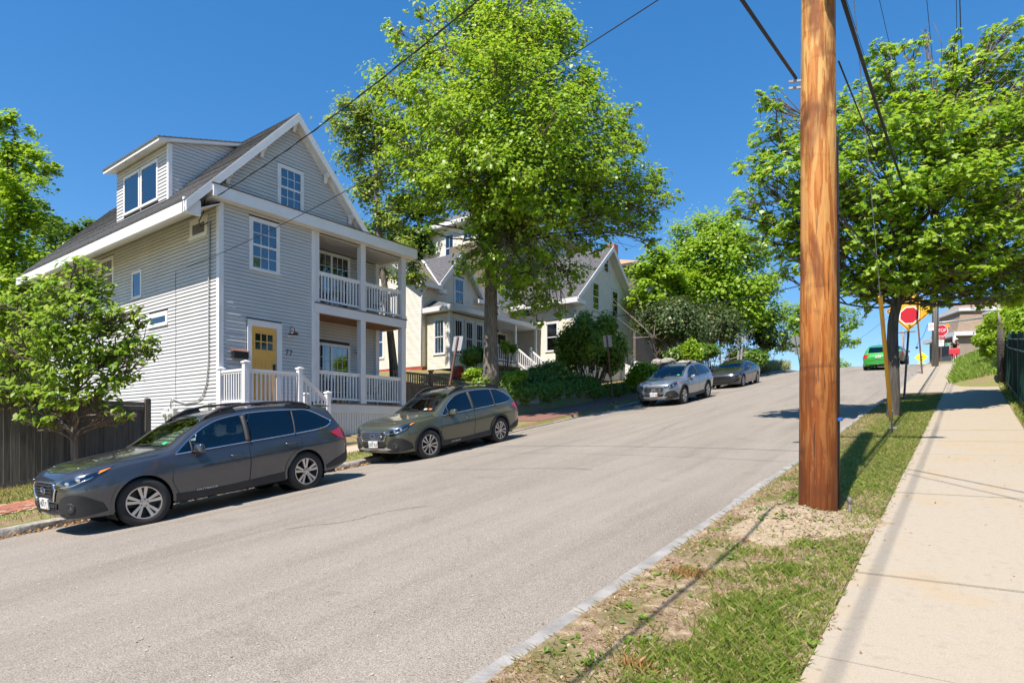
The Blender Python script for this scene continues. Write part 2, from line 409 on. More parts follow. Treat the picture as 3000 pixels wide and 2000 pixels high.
# kerb stones, left (rough granite, with a dip at the drive)
GRAN = mat('rough_granite', (.20, .19, .175), .9, var=.3, vscale=9, bump=.7, bscale=22, col2=(.40, .37, .33))
kl = thing('kerb', (XL, 5, lbase(5)), 'rough dark granite kerb along the house side of the road', None, kind='structure')
y = -4.
while y < 58:
    L = random.uniform(1.3, 2.3); top = .13 - .115 * sst(14.6, 15.6, y + L/2) * (1 - sst(22.2, 23.2, y + L/2))
    mb = MB(); n = 5
    for i in range(n + 1):
        yy = y + (L - .03) * i / n
        j = lambda s=.018: random.uniform(-s, s)
        zg = prof(yy) + loff(yy)
        for (a, b) in ((0, -.14), (j(), .03), (j(.02) - .01, top - .025 + j(.01)), (-.035, top + j(.006)), (-.19, top + j(.006)), (-.20, -.14)): mb.v.append((XL + a, yy, zg + b))
        if i:
            o_ = 6 * (i - 1)
            for k in range(6): mb.f.append((o_ + k, o_ + (k+1) % 6, o_ + 6 + (k+1) % 6, o_ + 6 + k))
    mb.f += [tuple(range(6)), tuple(range(6*n, 6*n+6))]
    mb.build('kerb_stone', GRAN, kl, smooth='auto'); y += L
# brick pavement, left
BRK = [mat('brick_%s' % c, v, .85, var=.25, vscale=20, bump=.3, bscale=90) for c, v in (('red', (.33, .135, .085)), ('orange', (.40, .18, .105)), ('brown', (.20, .10, .075)), ('pink', (.42, .22, .15)))]
MORT = mat('sandy_joint', (.42, .34, .27), .95, var=.2, vscale=30)
bp_ = thing('brick_pavement', (-13.4, 5, lbase(5)), 'red brick pavement between the two grass strips on the house side', None, kind='structure')
BX0, BX1 = -14.25, -13.05
sheet('joint_bed', frange(BX0, BX1, 4), frange(-6, 17.5, 50), lambda x, y: gz(x, y) + .012, MORT, bp_)
sheet('joint_bed', [BX0 - .05, -13.6, -12.95, -12.3, XL - .2], frange(17.52, 62, 60), lambda x, y: gz(x, y) + .012, BRK[2], bp_)
bm_ = [MB().box(-.098, .098, -.048, .048, -.03, .025).mesh('brick') for _ in range(4)]
for i in range(4): bm_[i].materials.append(BRK[i])
def brick_at(x, y, rot, k): share('brick', bm_[k], bp_, (x, y, gz(x, y) + .005), (math.atan(.115), 0, rot) if abs(rot) < .1 else (0, -math.atan(.115), rot), local=False)
nb = 0; rest = MB()
for j in range(-20, 76):
    for i in range(6):
        x = BX0 + .1 + i * .203; yy = 2.0 + j * .104 + .0; x += .1 * (j % 2) - .02
        if x > BX1 - .06: continue
        vis = (2.6 < yy < 4.3) or (8.4 < yy < 9.9)
        if vis and nb < 300: brick_at(x, yy, random.uniform(-.02, .02), random.choice((0, 0, 1, 1, 2, 3))); nb += 1
        else:
            z = gz(x, yy); rest.box(x - .098, x + .098, yy - .048, yy + .048, z - .02, z + .028 + random.uniform(0, .004))
o = rest.build('bricks', BRK[0], bp_, fix=False); o['kind'] = 'stuff'
# asphalt apron where the kerb dips
ap = sheet('drive_apron', frange(-12.95, XL - .2, 5), frange(14.8, 22.6, 24), lambda x, y: lbase(y) + .012 * (XL - x) - .055 * sst(-12.9, -11.8, x) + .012, mat('drive_asphalt', (.10, .098, .095), .9, var=.25, vscale=25, bump=.3, bscale=150)); tag(ap, 'dark asphalt drive apron crossing the dropped kerb', kind='structure')
# ================================================================= wall/window/railing kit
class Wall:
    """a vertical wall frame: u along the wall, z up, n outward"""
    def __init__(s, origin, u, n): s.o = Vector(origin); s.u = Vector(u); s.n = Vector(n)
    def p(s, u, z, n=0.): v = s.o + s.u * u + s.n * n; return Vector((v.x, v.y, z))
    def box(s, mb, u0, u1, z0, z1, n0, n1):
        q = [(u0, n0), (u1, n0), (u1, n1), (u0, n1)]
        return mb.hexa([s.p(a, z0, b) for a, b in q] + [s.p(a, z1, b) for a, b in q])
def cut(iv, holes):
    for a, b in holes:
        out = []
        for x, y in iv:
            if b <= x or a >= y: out.append((x, y)); continue
            if a > x: out.append((x, a))
            if b < y: out.append((b, y))
        iv = out
    return [t for t in iv if t[1] - t[0] > .03]
def clapboards(wall, parent, m, z0, z1, ext, holes=(), exp=.103, pro=.018, joined=None, rnd=.003, n0=0.0):
    """ext(z) -> (u0, u1); holes: (u0, u1, z0, z1). Each board is a wedge: thick lower edge, thin top."""
    z = z0
    while z < z1 - .02:
        zt = min(z + exp, z1); a0, b0 = ext(z); a1, b1 = ext(zt)
        hs = [(h[0], h[1]) for h in holes if h[2] < zt - .02 and h[3] > z + .02]
        for a, b in cut([(min(a0, a1), max(b0, b1))], hs):
            la, ra = max(a, a0), min(b, b0); lt, rt = max(a, a1), min(b, b1)
            if ra - la < .03: continue
            if rt < lt: lt = rt = (lt + rt) / 2
            pr = pro + random.uniform(-rnd, rnd); mb = joined if joined is not None else MB()
            j1, j2 = random.uniform(-.002, .002), random.uniform(-.002, .002); sl_ = exp * .085; mb.add([wall.p(la, z + sl_, n0), wall.p(ra, z + sl_, n0), wall.p(ra, z + sl_ + j1, n0 + pr), wall.p(la, z + sl_ + j2, n0 + pr), wall.p(lt, zt, n0 + .001), wall.p(rt, zt, n0 + .001), wall.p(lt, zt, n0), wall.p(rt, zt, n0)],
                   [(0, 1, 2, 3), (3, 2, 5, 4), (4, 5, 7, 6), (0, 3, 4, 6), (1, 7, 5, 2), (0, 6, 7, 1)])
            if joined is None: mb.build('clapboard', m, parent, fix=True)
        z += exp
GLASS = glass('window_glass', (.62, .66, .68), 1.5, .015, .10)
INT = mat('room_shade_colour', (.05, .052, .055), .9, var=.5, vscale=1.5)  # darkness of the unlit room put into the panel colour
BLIND = mat('pale_blind', (.42, .44, .46), .8)
def window(wall, parent, u0, u1, z0, z1, trim=.09, kind='double', grid=(3, 2), tm=None, gm=None, n=0., blind=0., label=None, grille=True):
    """casing > sashes, panes, grille; flat dark panel behind the glass in place of an unlit room"""
    tm = tm or TRIM; gm = gm or GLASS; c = MB(); p = .035 + n
    wall.box(c, u0, u0 + trim, z0, z1, n, p); wall.box(c, u1 - trim, u1, z0, z1, n, p)
    wall.box(c, u0 + trim, u1 - trim, z1 - trim, z1, n, p + .004); wall.box(c, u0 - .015, u1 + .015, z0 - .02, z0 + trim * .55, n, p + .025)
    w = c.build('window', tm, parent)
    if label: w['label'] = label
    a0, a1, b0, b1 = u0 + trim, u1 - trim, z0 + trim * .55, z1 - trim
    room = MB(); wall.box(room, a0 - .01, a1 + .01, b0 - .01, b1 + .01, n - .01, n + .002); room.build('room_shade_panel', INT, w)
    if blind:
        bl = MB(); zz = b1
        while zz > b1 - (b1 - b0) * blind: wall.box(bl, a0 + .02, a1 - .02, zz - .035, zz - .006, n + .003, n + .006); zz -= .04
        bl.build('blind', BLIND, w)
    parts = [(b0, (b0 + b1) / 2, n + .008), ((b0 + b1) / 2 - .02, b1, n + .016)] if kind == 'double' else [(b0, b1, n + .012)]
    for (s0, s1, sn) in parts:
        f = MB(); t = .04 if a1 - a0 > .4 else .025
        wall.box(f, a0, a0 + t, s0, s1, sn, sn + .022); wall.box(f, a1 - t, a1, s0, s1, sn, sn + .022)
        wall.box(f, a0 + t, a1 - t, s0, s0 + t, sn, sn + .0215); wall.box(f, a0 + t, a1 - t, s1 - t, s1, sn, sn + .0215)
        f.build('sash', tm, w)
        g = MB(); wall.box(g, a0 + t, a1 - t, s0 + t, s1 - t, sn + .004, sn + .008); g.build('pane', gm, w)
        if grille:
            gr = MB(); gx, gy = grid
            for i in range(1, gx): uu = a0 + t + (a1 - a0 - 2*t) * i / gx; wall.box(gr, uu - .009, uu + .009, s0 + t, s1 - t, sn + .009, sn + .014)
            for j in range(1, gy): zz = s0 + t + (s1 - s0 - 2*t) * j / gy; wall.box(gr, a0 + t, a1 - t, zz - .009, zz + .009, sn + .0095, sn + .0145)
            if gx > 1 or gy > 1: gr.build('grille', tm, w)
    return w
def railing(a, b, parent, h0, h1, m, n=None, bal=.035, top=(.09, .06), gap=.115):
    """straight or sloping rail between two points (xy at floor); h0/h1 bottom and top rail heights above a/b z"""
    a = Vector(a); b = Vector(b); L = (b - a).length; up = Vector((0, 0, 1))
    r = MB().bar(a + up * h1, b + up * h1, top[0], top[1]).bar(a + up * (h1 - .055), b + up * (h1 - .055), top[0] * .5, .05)
    t = r.build('rail', m, parent); MB().bar(a + up * h0, b + up * h0, .05, .06).build('bottom_rail', m, parent)
    n = n or max(2, int(L / gap))
    q = bal / 2
    for i in range(1, n):
        p = a.lerp(b, i / n)
        MB().box(p.x - q, p.x + q, p.y - q, p.y + q, p.z + h0, p.z + h1 - .03).build('baluster', m, parent, fix=False)
def post(x, y, z0, z1, s, m, parent, cap=True, name='post', foot=True):
    h = s / 2; mb = MB().box(x - h, x + h, y - h, y + h, z0, z1)
    if cap:
        c = h + .025; mb.box(x - c, x + c, y - c, y + c, z1, z1 + .03)
        mb.add([(x-c, y-c, z1+.03), (x+c, y-c, z1+.03), (x+c, y+c, z1+.03), (x-c, y+c, z1+.03), (x, y, z1+.075)], [(0,1,4),(1,2,4),(2,3,4),(3,0,4)])
    if foot: c = h + .02; mb.box(x - c, x + c, y - c, y + c, z0, z0 + .09)
    return mb.build(name, m, parent)
SHING = mat('grey_asphalt_shingle', (.10, .10, .105), .95, var=.3, vscale=9, bump=.5, bscale=70, stretch=(1, 3, 3), col2=(.21, .21, .215))
def roof_slope(parent, e0, e1, r0, r1, m, th=.10, course=.15, name='shingle_course', joined=False):
    """stepped shingle courses between an eave line e0-e1 and a ridge line r0-r1"""
    e0, e1, r0, r1 = map(Vector, (e0, e1, r0, r1)); L = ((r0 - e0).length + (r1 - e1).length) / 2; n = max(2, int(L / course))
    nrm = (e1 - e0).cross(r0 - e0).normalized()
    if nrm.z < 0: nrm = -nrm
    allm = MB()
    for i in range(n):
        a0, a1 = e0.lerp(r0, i / n), e1.lerp(r1, i / n); b0, b1 = e0.lerp(r0, (i + 1) / n), e1.lerp(r1, (i + 1) / n)
        if (b1 - b0).length < .02: b1 = b0 + (e1 - e0).normalized() * .02
        mb = allm if joined else MB()
        t = random.uniform(-.003, .003)
        mb.hexa([a0 - nrm * .02, a1 - nrm * .02, b1 - nrm * .02, b0 - nrm * .02, a0 + nrm * (.022 + t), a1 + nrm * (.022 + t), b1 + nrm * .004, b0 + nrm * .004])
        if not joined: mb.build(name, m, parent)
    if joined: o = allm.build('shingles', m, parent); o['kind'] = 'stuff'

# ================================================================= the grey clapboard house, number 77
XF, XB, XK, YL, YW, YR = -16.14, -17.40, -29.0, 8.53, 11.51, 15.33
Z1, Z2, ZB0, ZB1 = .90, 3.97, 6.15, 6.48
H = thing('clapboard_house', (XF, YL, -.6), 'grey clapboard house numbered 77 with yellow door and two-storey white porch', 'house')
core = MB(); core.box(XK, XF - .004, YL + .004, YW, -1.4, ZB1 + .02); core.box(XK, XB - .004, YW, 15.05, -1.0, ZB1 + .02)
core.build('wall', mat('lap_shade_sheathing', (.05, .05, .05), .9), H)  # blackened so the slots between boards read as lap shadow
gb = MB(); RZ, RS, RY = 9.38, 1.085, 10.80                   # main ridge
def rz(y): return RZ - RS * abs(y - RY)
gb.prism([(YL + .004, ZB1), (13.1, ZB1), (RY, rz(RY) - .12)], lambda u, v, t: (t, u, v), XK, XF - .06); gb.build('gable_wall', MATS['lap_shade_sheathing'], H)
WL = Wall((0, YL, 0), (1, 0, 0), (0, -1, 0))               # left wall, u = X
WF = Wall((XF, 0, 0), (0, 1, 0), (1, 0, 0))                # front wall, u = Y
WG = Wall((XF - .055, 0, 0), (0, 1, 0), (1, 0, 0))
lw = [(-17.7, -16.72, 5.38, 5.92), (-21.5, -20.8, 4.2, 5.07), (-20.3, -19.05, 3.16, 3.57), (-24.0, -22.9, 4.75, 5.86), (-26.5, -25.4, 1.6, 3.1)]
clapboards(WL, H, VINYL, -1.1, 6.05, lambda z: (XK, XF - .02), lw, pro=.025)
fw = [(9.37, 10.32, 4.53, 6.0), (9.30, 10.40, .80, 3.10)]
clapboards(WF, H, VINYL, .18, 6.14, lambda z: (YL + .02, YW - .1), fw)
clapboards(WG, H, VINYL, ZB1 + .03, 9.05, lambda z: (max(YL + .1, RY - (RZ - .22 - z) / RS), min(13.05, RY + (RZ - .22 - z) / RS)), [(10.28, 11.16, 6.5, 7.82)])
pj = MB(); WBk = Wall((XB, 0, 0), (0, 1, 0), (1, 0, 0)); WS = Wall((0, YW, 0), (1, 0, 0), (0, 1, 0))
sl = [(12.3, 13.85, Z1, 3.0), (12.3, 13.85, Z2, 6.0)]
clapboards(WBk, H, VINYL, Z1, 6.06, lambda z: (YW, 15.05), sl, joined=pj); clapboards(WS, H, VINYL, Z1, 6.1, lambda z: (XB, XF - .1), joined=pj)
o = pj.build('porch_siding', VINYL, H); o['kind'] = 'stuff'
# windows
window(WL, H, *lw[0], trim=.11, kind='single', grille=False); window(WL, H, *lw[1], trim=.05, kind='single', grille=False, blind=1)
window(WL, H, *lw[2], trim=.09, kind='single', grille=False); window(WL, H, *lw[3], trim=.08, grid=(2, 1)); window(WL, H, *lw[4], trim=.08, grid=(2, 2))
window(WF, H, *fw[0], trim=.075, blind=.3); window(WG, H, 10.28, 11.16, 6.56, 7.82, trim=.075)
# corner boards and trim
cb = MB(); cb.box(XF - .12, XF + .022, YL - .022, YL + .02, -1.1, 6.04); cb.box(XF + .001, XF + .021, YL + .021, YL + .11, .18, 6.14); cb.box(XF - .002, XF + .022, YW - .11, YW + .02, Z1, 6.14)
cb.build('corner_board', TRIM, H)
# band (pent course) round the front
BROWN = mat('brown_drip_edge', (.10, .075, .06), .7)
bd = MB(); bd.box(XF - .05, XF + .30, 8.22, 15.62, ZB0, ZB1); bd.box(-17.2, XF - .05, 8.22, YL, ZB0, ZB1); bd.box(-18.5, XF + .0, 15.2, 15.62, ZB0, ZB1)
bevel(bd.build('fascia_band', WHITE, H), .01)
MB().hexa([(XF-.1, 8.19, ZB1+.001), (XF+.33, 8.19, ZB1+.001), (XF+.33, 15.66, ZB1+.001), (XF-.1, 15.66, ZB1+.001), (XF-.1, 8.19, ZB1+.07), (XF+.33, 8.19, ZB1+.016), (XF+.33, 15.66, ZB1+.016), (XF-.1, 15.66, ZB1+.07)]).build('drip_edge', BROWN, H)
# main roof
XR0 = -15.90
roof = MB()
for s in (-1, 1):
    y1 = 7.58 if s < 0 else 13.50
    roof.hexa([(XR0, y1, rz(y1) - .1), (XK - .3, y1, rz(y1) - .1), (XK - .3, RY, RZ - .1), (XR0, RY, RZ - .1), (XR0, y1, rz(y1)), (XK - .3, y1, rz(y1)), (XK - .3, RY, RZ), (XR0, RY, RZ)])
rf = roof.build('roof', TRIM, H)
roof_slope(rf, (XR0 - .0, 7.53, rz(7.53) + .02), (XK - .3, 7.53, rz(7.53) + .02), (XR0, RY, RZ + .02), (XK - .3, RY, RZ + .02), SHING)
roof_slope(rf, (XR0, 13.52, rz(13.52) + .02), (XK - .3, 13.52, rz(13.52) + .02), (XR0, RY, RZ + .025), (XK - .3, RY, RZ + .025), SHING, joined=True)
MB().box(XK, XF - .11, 12.5, 15.6, ZB1 + .022, ZB1 + .09).build('porch_roof', SHING, H)
# rake boards, soffit, eave fascia
for s in (-1, 1):
    y1 = 7.54 if s < 0 else 13.50
    a = Vector((XR0 + .012, y1, rz(y1) - .13)); b = Vector((XR0 + .012, RY, RZ - .13))
    MB().hexa([(XR0 - .03, y1, rz(y1) - .26), (XR0 + .03, y1, rz(y1) - .26), (XR0 + .03, RY, RZ - .26), (XR0 - .03, RY, RZ - .26), (XR0 - .03, y1, rz(y1) + .005), (XR0 + .03, y1, rz(y1) + .005), (XR0 + .03, RY, RZ + .005), (XR0 - .03, RY, RZ + .005)]).build('rake_board', WHITE, rf)
    MB().hexa([(XF - .05, y1, rz(y1) - .24), (XF + .02, y1, rz(y1) - .24), (XF + .02, RY, RZ - .24), (XF - .05, RY, RZ - .24), (XF - .05, y1, rz(y1) - .11), (XF + .02, y1, rz(y1) - .11), (XF + .02, RY, RZ - .11), (XF - .05, RY, RZ - .11)]).build('frieze_board', TRIM, rf)
    MB().hexa([(XF, y1, rz(y1) - .16), (XR0 - .03, y1, rz(y1) - .16), (XR0 - .03, RY, RZ - .16), (XF, RY, RZ - .16), (XF, y1, rz(y1) - .11), (XR0 - .03, y1, rz(y1) - .11), (XR0 - .03, RY, RZ - .11), (XF, RY, RZ - .11)]).build('soffit', TRIM, rf)
for y in (8.75, 9.75, RY, 11.9, 12.85):                     # carved brackets under the rake
    z = rz(y) - .17; mb = MB()
    mb.prism([(XF, z), (XR0 - .03, z), (XR0 - .03, z - .09), (XR0 - .08, z - .13), (XF + .09, z - .15), (XF + .06, z - .22), (XF + .03, z - .30), (XF, z - .30)], lambda u, v, t: (u, t, v), y - .05, y + .05)
    mb.build('bracket', WHITE, rf)
ef = MB(); ef.box(XK - .3, -16.02, 7.53, 7.58, 5.56, 5.84); ef.build('eave_fascia', WHITE, rf)
MB().hexa([(XK-.3, 7.58, 5.58), (-16.06, 7.58, 5.58), (-16.06, YL, 6.06), (XK-.3, YL, 6.06), (XK-.3, 7.58, 5.61), (-16.06, 7.58, 5.61), (-16.06, YL, 6.09), (XK-.3, YL, 6.09)]).build('soffit', TRIM, rf)
MB().box(-16.06, -15.96, 7.53, 7.95, 5.56, 5.95).build('eave_return', WHITE, rf)
# shed dormer on the left slope
DX0, DX1, DY = -22.2, -18.6, 8.34
dm = MB(); dm.hexa([(DX0, DY, 6.3), (DX1, DY, 6.3), (DX1, 10.4, 8.4), (DX0, 10.4, 8.4), (DX0, DY, 8.33), (DX1, DY, 8.33), (DX1, 10.4, 8.93), (DX0, 10.4, 8.93)])
dmo = dm.build('dormer', MATS['lap_shade_sheathing'], H)
WD = Wall((0, DY, 0), (1, 0, 0), (0, -1, 0)); WC = Wall((DX1, 0, 0), (0, 1, 0), (1, 0, 0))
dwin = [(-21.62, -20.46, 6.84, 8.06), (-20.40, -19.24, 6.84, 8.06)]
clapboards(WD, dmo, VINYL, 6.45, 8.34, lambda z: (DX0 + .02, DX1 - .09), dwin)
clapboards(WC, dmo, VINYL, 6.7, 8.9, lambda z: (max(DY + .03, 8.0 + (z - 8.24) / .30 + .02), RY - (RZ - z) / RS), rnd=.002)
for q in dwin: window(WD, H, *q, trim=.05, kind='single', grille=False)
MB().box(DX1 - .09, DX1 + .02, DY - .022, DY + .002, 6.6, 8.33).box(DX1 + .001, DX1 + .021, DY + .003, DY + .09, 6.72, 8.33).build('corner_board', TRIM, dmo)
def dz_(y): return 8.28 + (y - 8.0) * .30
MB().hexa([(DX0-.15, 8.0, dz_(8.0)-.03), (DX1+.15, 8.0, dz_(8.0)-.03), (DX1+.15, 10.5, dz_(10.5)-.03), (DX0-.15, 10.5, dz_(10.5)-.03), (DX0-.15, 8.0, dz_(8.0)+.07), (DX1+.15, 8.0, dz_(8.0)+.07), (DX1+.15, 10.5, dz_(10.5)+.07), (DX0-.15, 10.5, dz_(10.5)+.07)]).build('dormer_roof', TRIM, dmo)
roof_slope(dmo, (DX0-.17, 7.97, dz_(7.97)+.08), (DX1+.17, 7.97, dz_(7.97)+.08), (DX0-.17, 10.5, dz_(10.5)+.08), (DX1+.17, 10.5, dz_(10.5)+.08), SHING)
# front door
dr = MB(); WF.box(dr, 9.32, 9.44, .82, 2.95, 0, .045); WF.box(dr, 10.22, 10.38, .82, 2.95, 0, .045); WF.box(dr, 9.32, 10.38, 2.95, 3.09, 0, .05); WF.box(dr, 9.30, 10.40, 3.09, 3.12, 0, .075)
dro = dr.build('door_casing', WHITE, H)
YEL = mat('yellow_door_paint', (.76, .41, .08), .4, var=.06, vscale=3)
door = MB(); WF.box(door, 9.44, 10.22, .84, 2.95, -.02, .008); do = door.build('door', YEL, H)
pn = MB()
for (a, b, c, d) in ((9.55, 9.79, 1.05, 2.05), (9.87, 10.11, 1.05, 2.05), (9.52, 10.14, 2.28, 2.80)):
    WF.box(pn, a, b, c, c + .03, .008, .018); WF.box(pn, a, b, d - .03, d, .008, .018); WF.box(pn, a, a + .03, c + .03, d - .03, .008, .0175); WF.box(pn, b - .03, b, c + .03, d - .03, .008, .0175)
pn.build('panel_moulding', YEL, do)
DG = mat('door_glass', (.012, .02, .018), .05, spec=.8)
for i in range(3):
    for j in range(2):
        g = MB(); u = 9.565 + i * .19; z = 2.315 + j * .235; WF.box(g, u, u + .15, z, z + .20, .008, .012); g.build('pane', DG, do)
WF.box(lk := MB(), 10.10, 10.17, 1.72, 1.92, .008, .04); lk.build('lock_plate', BLACKM, do)
MB().box(XF, XF + .12, 9.44, 10.22, .80, .84).build('threshold', mat('grey_sill', (.3, .3, .3), .6), do)
# sliding doors on the porch back wall
for zf in (Z1, Z2):
    c = MB(); WBk.box(c, 12.3, 12.4, zf, zf + 2.06, 0, .05); WBk.box(c, 13.75, 13.85, zf, zf + 2.06, 0, .05); WBk.box(c, 12.4, 13.75, zf + 1.96, zf + 2.06, 0, .052); WBk.box(c, 13.03, 13.11, zf, zf + 1.96, 0, .045)
    so = c.build('sliding_door', WHITE, H)
    rm = MB(); WBk.box(rm, 12.4, 13.75, zf, zf + 1.96, -.008, .004); rm.build('room_shade_panel', INT, so)
    for k, (a, b) in enumerate(((12.4, 13.03), (13.11, 13.75))):
        g = MB(); WBk.box(g, a, b, zf + .06, zf + 1.96, .014, .02); g.build('pane', GLASS, so)
        gr = MB()
        for i in range(1, 3): uu = a + (b - a) * i / 3; WBk.box(gr, uu - .009, uu + .009, zf + .06, zf + 1.96, .021, .026)
        for j in range(1, 5): zz = zf + .06 + 1.9 * j / 5; WBk.box(gr, a, b, zz - .009, zz + .009, .0215, .0265)
        gr.build('grille', WHITE, so)
# porch floors, ceilings, posts
PW = mat('porch_white', (.66, .655, .67), .5, var=.04, vscale=2)
for z in (Z1, Z2):
    MB().box(XB, XF + .06, YW, YR + .03, z - .04, z).build('porch_deck', mat('brown_decking', (.17, .12, .10), .7, var=.2, vscale=6), H)
    MB().box(XF - .03, XF + .04, YW - .02, YR, z - .32, z - .041).build('deck_fascia', PW, H)
    MB().box(XB, XF - .03, YR - .06, YR, z - .32, z - .041).build('deck_fascia', PW, H)
CED = mat('stained_cedar', (.22, .095, .04), .55, var=.35, vscale=2, stretch=(1, 8, 1))
for i in range(9):
    x = XB + .01 + i * .137; MB().box(x, x + .13, YW + .01, YR - .07, Z2 - .30, Z2 - .28).build('ceiling_board', CED, H)
MB().box(XB, XF - .04, YW, 15.2, 6.08, 6.12).build('porch_ceiling', mat('porch_ceiling_paint', (.42, .42, .42), .7), H)
for y in (YW + .12, 13.40, YR - .11):
    for (a, b) in ((Z1, Z2 - .32), (Z2, ZB0)):
        s = .2 if y > 12 else .16; h = s / 2
        MB().box(XF - .18, XF - .18 + s, y - h, y + h, a, b).box(XF - .20, XF - .16 + s, y - h - .02, y + h + .02, a, a + .1).build('porch_post', PW, H)
MB().box(XB - .02, XB + .1, 14.96, 15.12, Z1, 6.08).build('corner_board', TRIM, H)
for z in (Z1, Z2):
    railing((XF - .08, YW + .2, z), (XF - .08, 13.30, z), H, .12, .96, WHITE); railing((XF - .08, 13.50, z), (XF - .08, YR - .21, z), H, .12, .96, WHITE)
    railing((XF - .2, YR - .11, z), (XB + .05, YR - .11, z), H, .12, .96, WHITE)
# skirt of upright boards under the porch
for i in range(46):
    y = 10.72 + i * .1005
    if y > YR - .05: break
    MB().box(XF - .02, XF + .015, y, y + .086, -.15, Z1 - .322).build('skirt_board', PW, H, fix=False)
MB().box(XF - .02, XF + .035, 10.6, YR, -.32, -.152).build('skirt_rail', PW, H); MB().box(XF - .06, XF - .04, 10.6, YR - .02, -.6, Z1 - .3).build('shade_sheet_behind_skirt', DARK, H)  # near-black sheet painted in for the shade under the porch
# landing and steps
ld = MB(); ld.box(XF + .02, -14.72, 8.40, 10.20, .58, .64); ld.build('landing_deck', MATS['brown_decking'], H)
MB().box(XF + .02, -14.76, 8.44, 10.16, .35, .578).box(XF + .02, -14.80, 8.48, 10.12, -.9, .349).build('landing_skirt', WHITE, H)
for (x, y, zt) in ((XF + .12, 8.52, 1.64), (-14.82, 8.52, 1.74), (-14.82, 10.10, 1.70)): post(x, y, .64, zt, .13, WHITE, H, name='newel_post')
post(-14.82, 11.02, -.35, 1.08, .13, WHITE, H, name='newel_post'); post(XF + .25, 11.02, -.35, 1.08, .13, WHITE, H, name='newel_post')
railing((XF + .19, 8.52, .64), (-14.89, 8.52, .64), H, .13, .93, WHITE); railing((-14.82, 8.59, .64), (-14.82, 10.03, .64), H, .13, .93, WHITE)
railing((-14.82, 10.17, .64), (-14.82, 10.95, .03), H, .1, .88, WHITE, n=6)
for i in range(5):
    MB().box(XF + .05, -14.86, 10.16 + .21 * i, 10.16 + .21 * (i + 1) + .03, .64 - .16 * (i + 1) - .04, .64 - .16 * (i + 1)).build('tread', MATS['brown_decking'], H)
    MB().box(XF + .05, -14.88, 10.16 + .21 * i, 10.18 + .21 * i, .64 - .16 * (i + 1), .64 - .16 * i - .04).build('riser', WHITE, H)
MB().hexa([(-14.90, 10.16, .2), (-14.86, 10.16, .2), (-14.86, 11.2, -.5), (-14.90, 11.2, -.5), (-14.90, 10.16, .62), (-14.86, 10.16, .62), (-14.86, 11.2, -.2), (-14.90, 11.2, -.2)]).build('stringer', WHITE, H)
MB().box(-15.0, -14.55, 10.6, 15.6, -.9, -.33).build('concrete_step', CONC, H)
# number, lamps, letter boxes
put_text('77', .25, BLACKM, H, frame_mtx((XF + .02, 10.62, 2.30), (0, 1, 0), (0, 0, 1)), name='house_number')
def gooseneck(wall, u, z, nm):
    e = MB(); wall.box(e, u - .05, u + .05, z - .09, z + .09, .012, .03); l0 = e.build('wall_lamp', WHITE, H)
    pth = [wall.p(u, z - .03, .03), wall.p(u, z + .02, .06), wall.p(u, z + .15, .09), wall.p(u, z + .2, .17), wall.p(u, z + .15, .25), wall.p(u, z + .08, .26)]
    MB().tube(pth, .010, 6).lathe([(.04, 0), (.05, .02), (.05, .04)], 10, 'z', wall.p(u, z - .05, .05)).build('lamp_arm', BLACKM, l0, smooth=True)
    c = wall.p(u, z, .26); MB().lathe([(.012, .12), (.035, .11), (.04, .05), (.09, .02), (.135, -.03), (.14, -.05), (.13, -.05), (.08, .01)], 18, 'z', c).build('lamp_shade', BLACKM, l0, smooth=True)
gooseneck(WF, 10.62, 2.88, 0); gooseneck(WBk, 14.15, 2.75, 0); gooseneck(WBk, 14.15, 5.72, 0)
RUST = mat('rusty_lid', (.20, .085, .06), .6, var=.3, vscale=10)
for z in (2.0, 1.42):
    m_ = MB(); WF.box(m_, 8.86, 9.28, z, z + .17, .012, .16); mo = m_.build('letter_box', BLACKM, H)
    MB().hexa([WF.p(8.84, z+.171, .0), WF.p(9.30, z+.171, .0), WF.p(9.30, z+.171, .19), WF.p(8.84, z+.171, .19), WF.p(8.84, z+.25, .0), WF.p(9.30, z+.25, .0), WF.p(9.30, z+.18, .19), WF.p(8.84, z+.18, .19)]).build('lid', RUST, mo)
# meters, conduit and cables on the left wall
GREYP = mat('meter_grey', (.46, .46, .44), .5)
for x in (-19.05, -18.72):
    m_ = MB(); WL.box(m_, x, x + .28, .18, .66, .012, .14); mo = m_.build('meter_box', GREYP, H)
    q = WL.p(x + .14, .48, .14); MB().tube([q, q + Vector((0, -.07, 0)), q + Vector((0, -.11, 0))], [.085, .085, .06], 14).build('meter_dial', mat('dial_glass', (.5, .52, .5), .2), mo, smooth='auto')
MB().box(-16.75, -16.5, YL - .12, YL - .012, .45, .75).build('junction_box', GREYP, H)
cab = [(-18.8, .66), (-18.82, .85), (-18.7, .95), (-18.4, .88), (-17.9, .78), (-17.3, .82), (-16.95, .95), (-16.72, 1.3), (-16.62, 1.9), (-16.62, 3.2), (-16.60, 4.6), (-16.58, 5.7)]
MB().tube([WL.p(x, z, .05) for x, z in cab], .017, 7).build('conduit', GREYP, H, smooth=True)
MB().tube([WL.p(x + .06 + .012*math.sin(z*9), z, .04) for x, z in cab[6:]], .006, 5).build('cable', BLACKM, H, smooth=True)
MB().tube([WL.p(-18.55 + .02*math.sin(i*1.3), .7 + 3.95 * i / 20, .022) for i in range(21)], .006, 4).build('cable', BLACKM, H)
MB().tube([WL.p(-16.58, 5.68, .05), WL.p(-16.9, 5.6, .12), WL.p(-17.0, 5.75, .12), WL.p(-16.75, 5.95, .12), WL.p(-16.3, 6.15, .3)], .014, 6).build('service_loop', BLACKM, H, smooth=True)
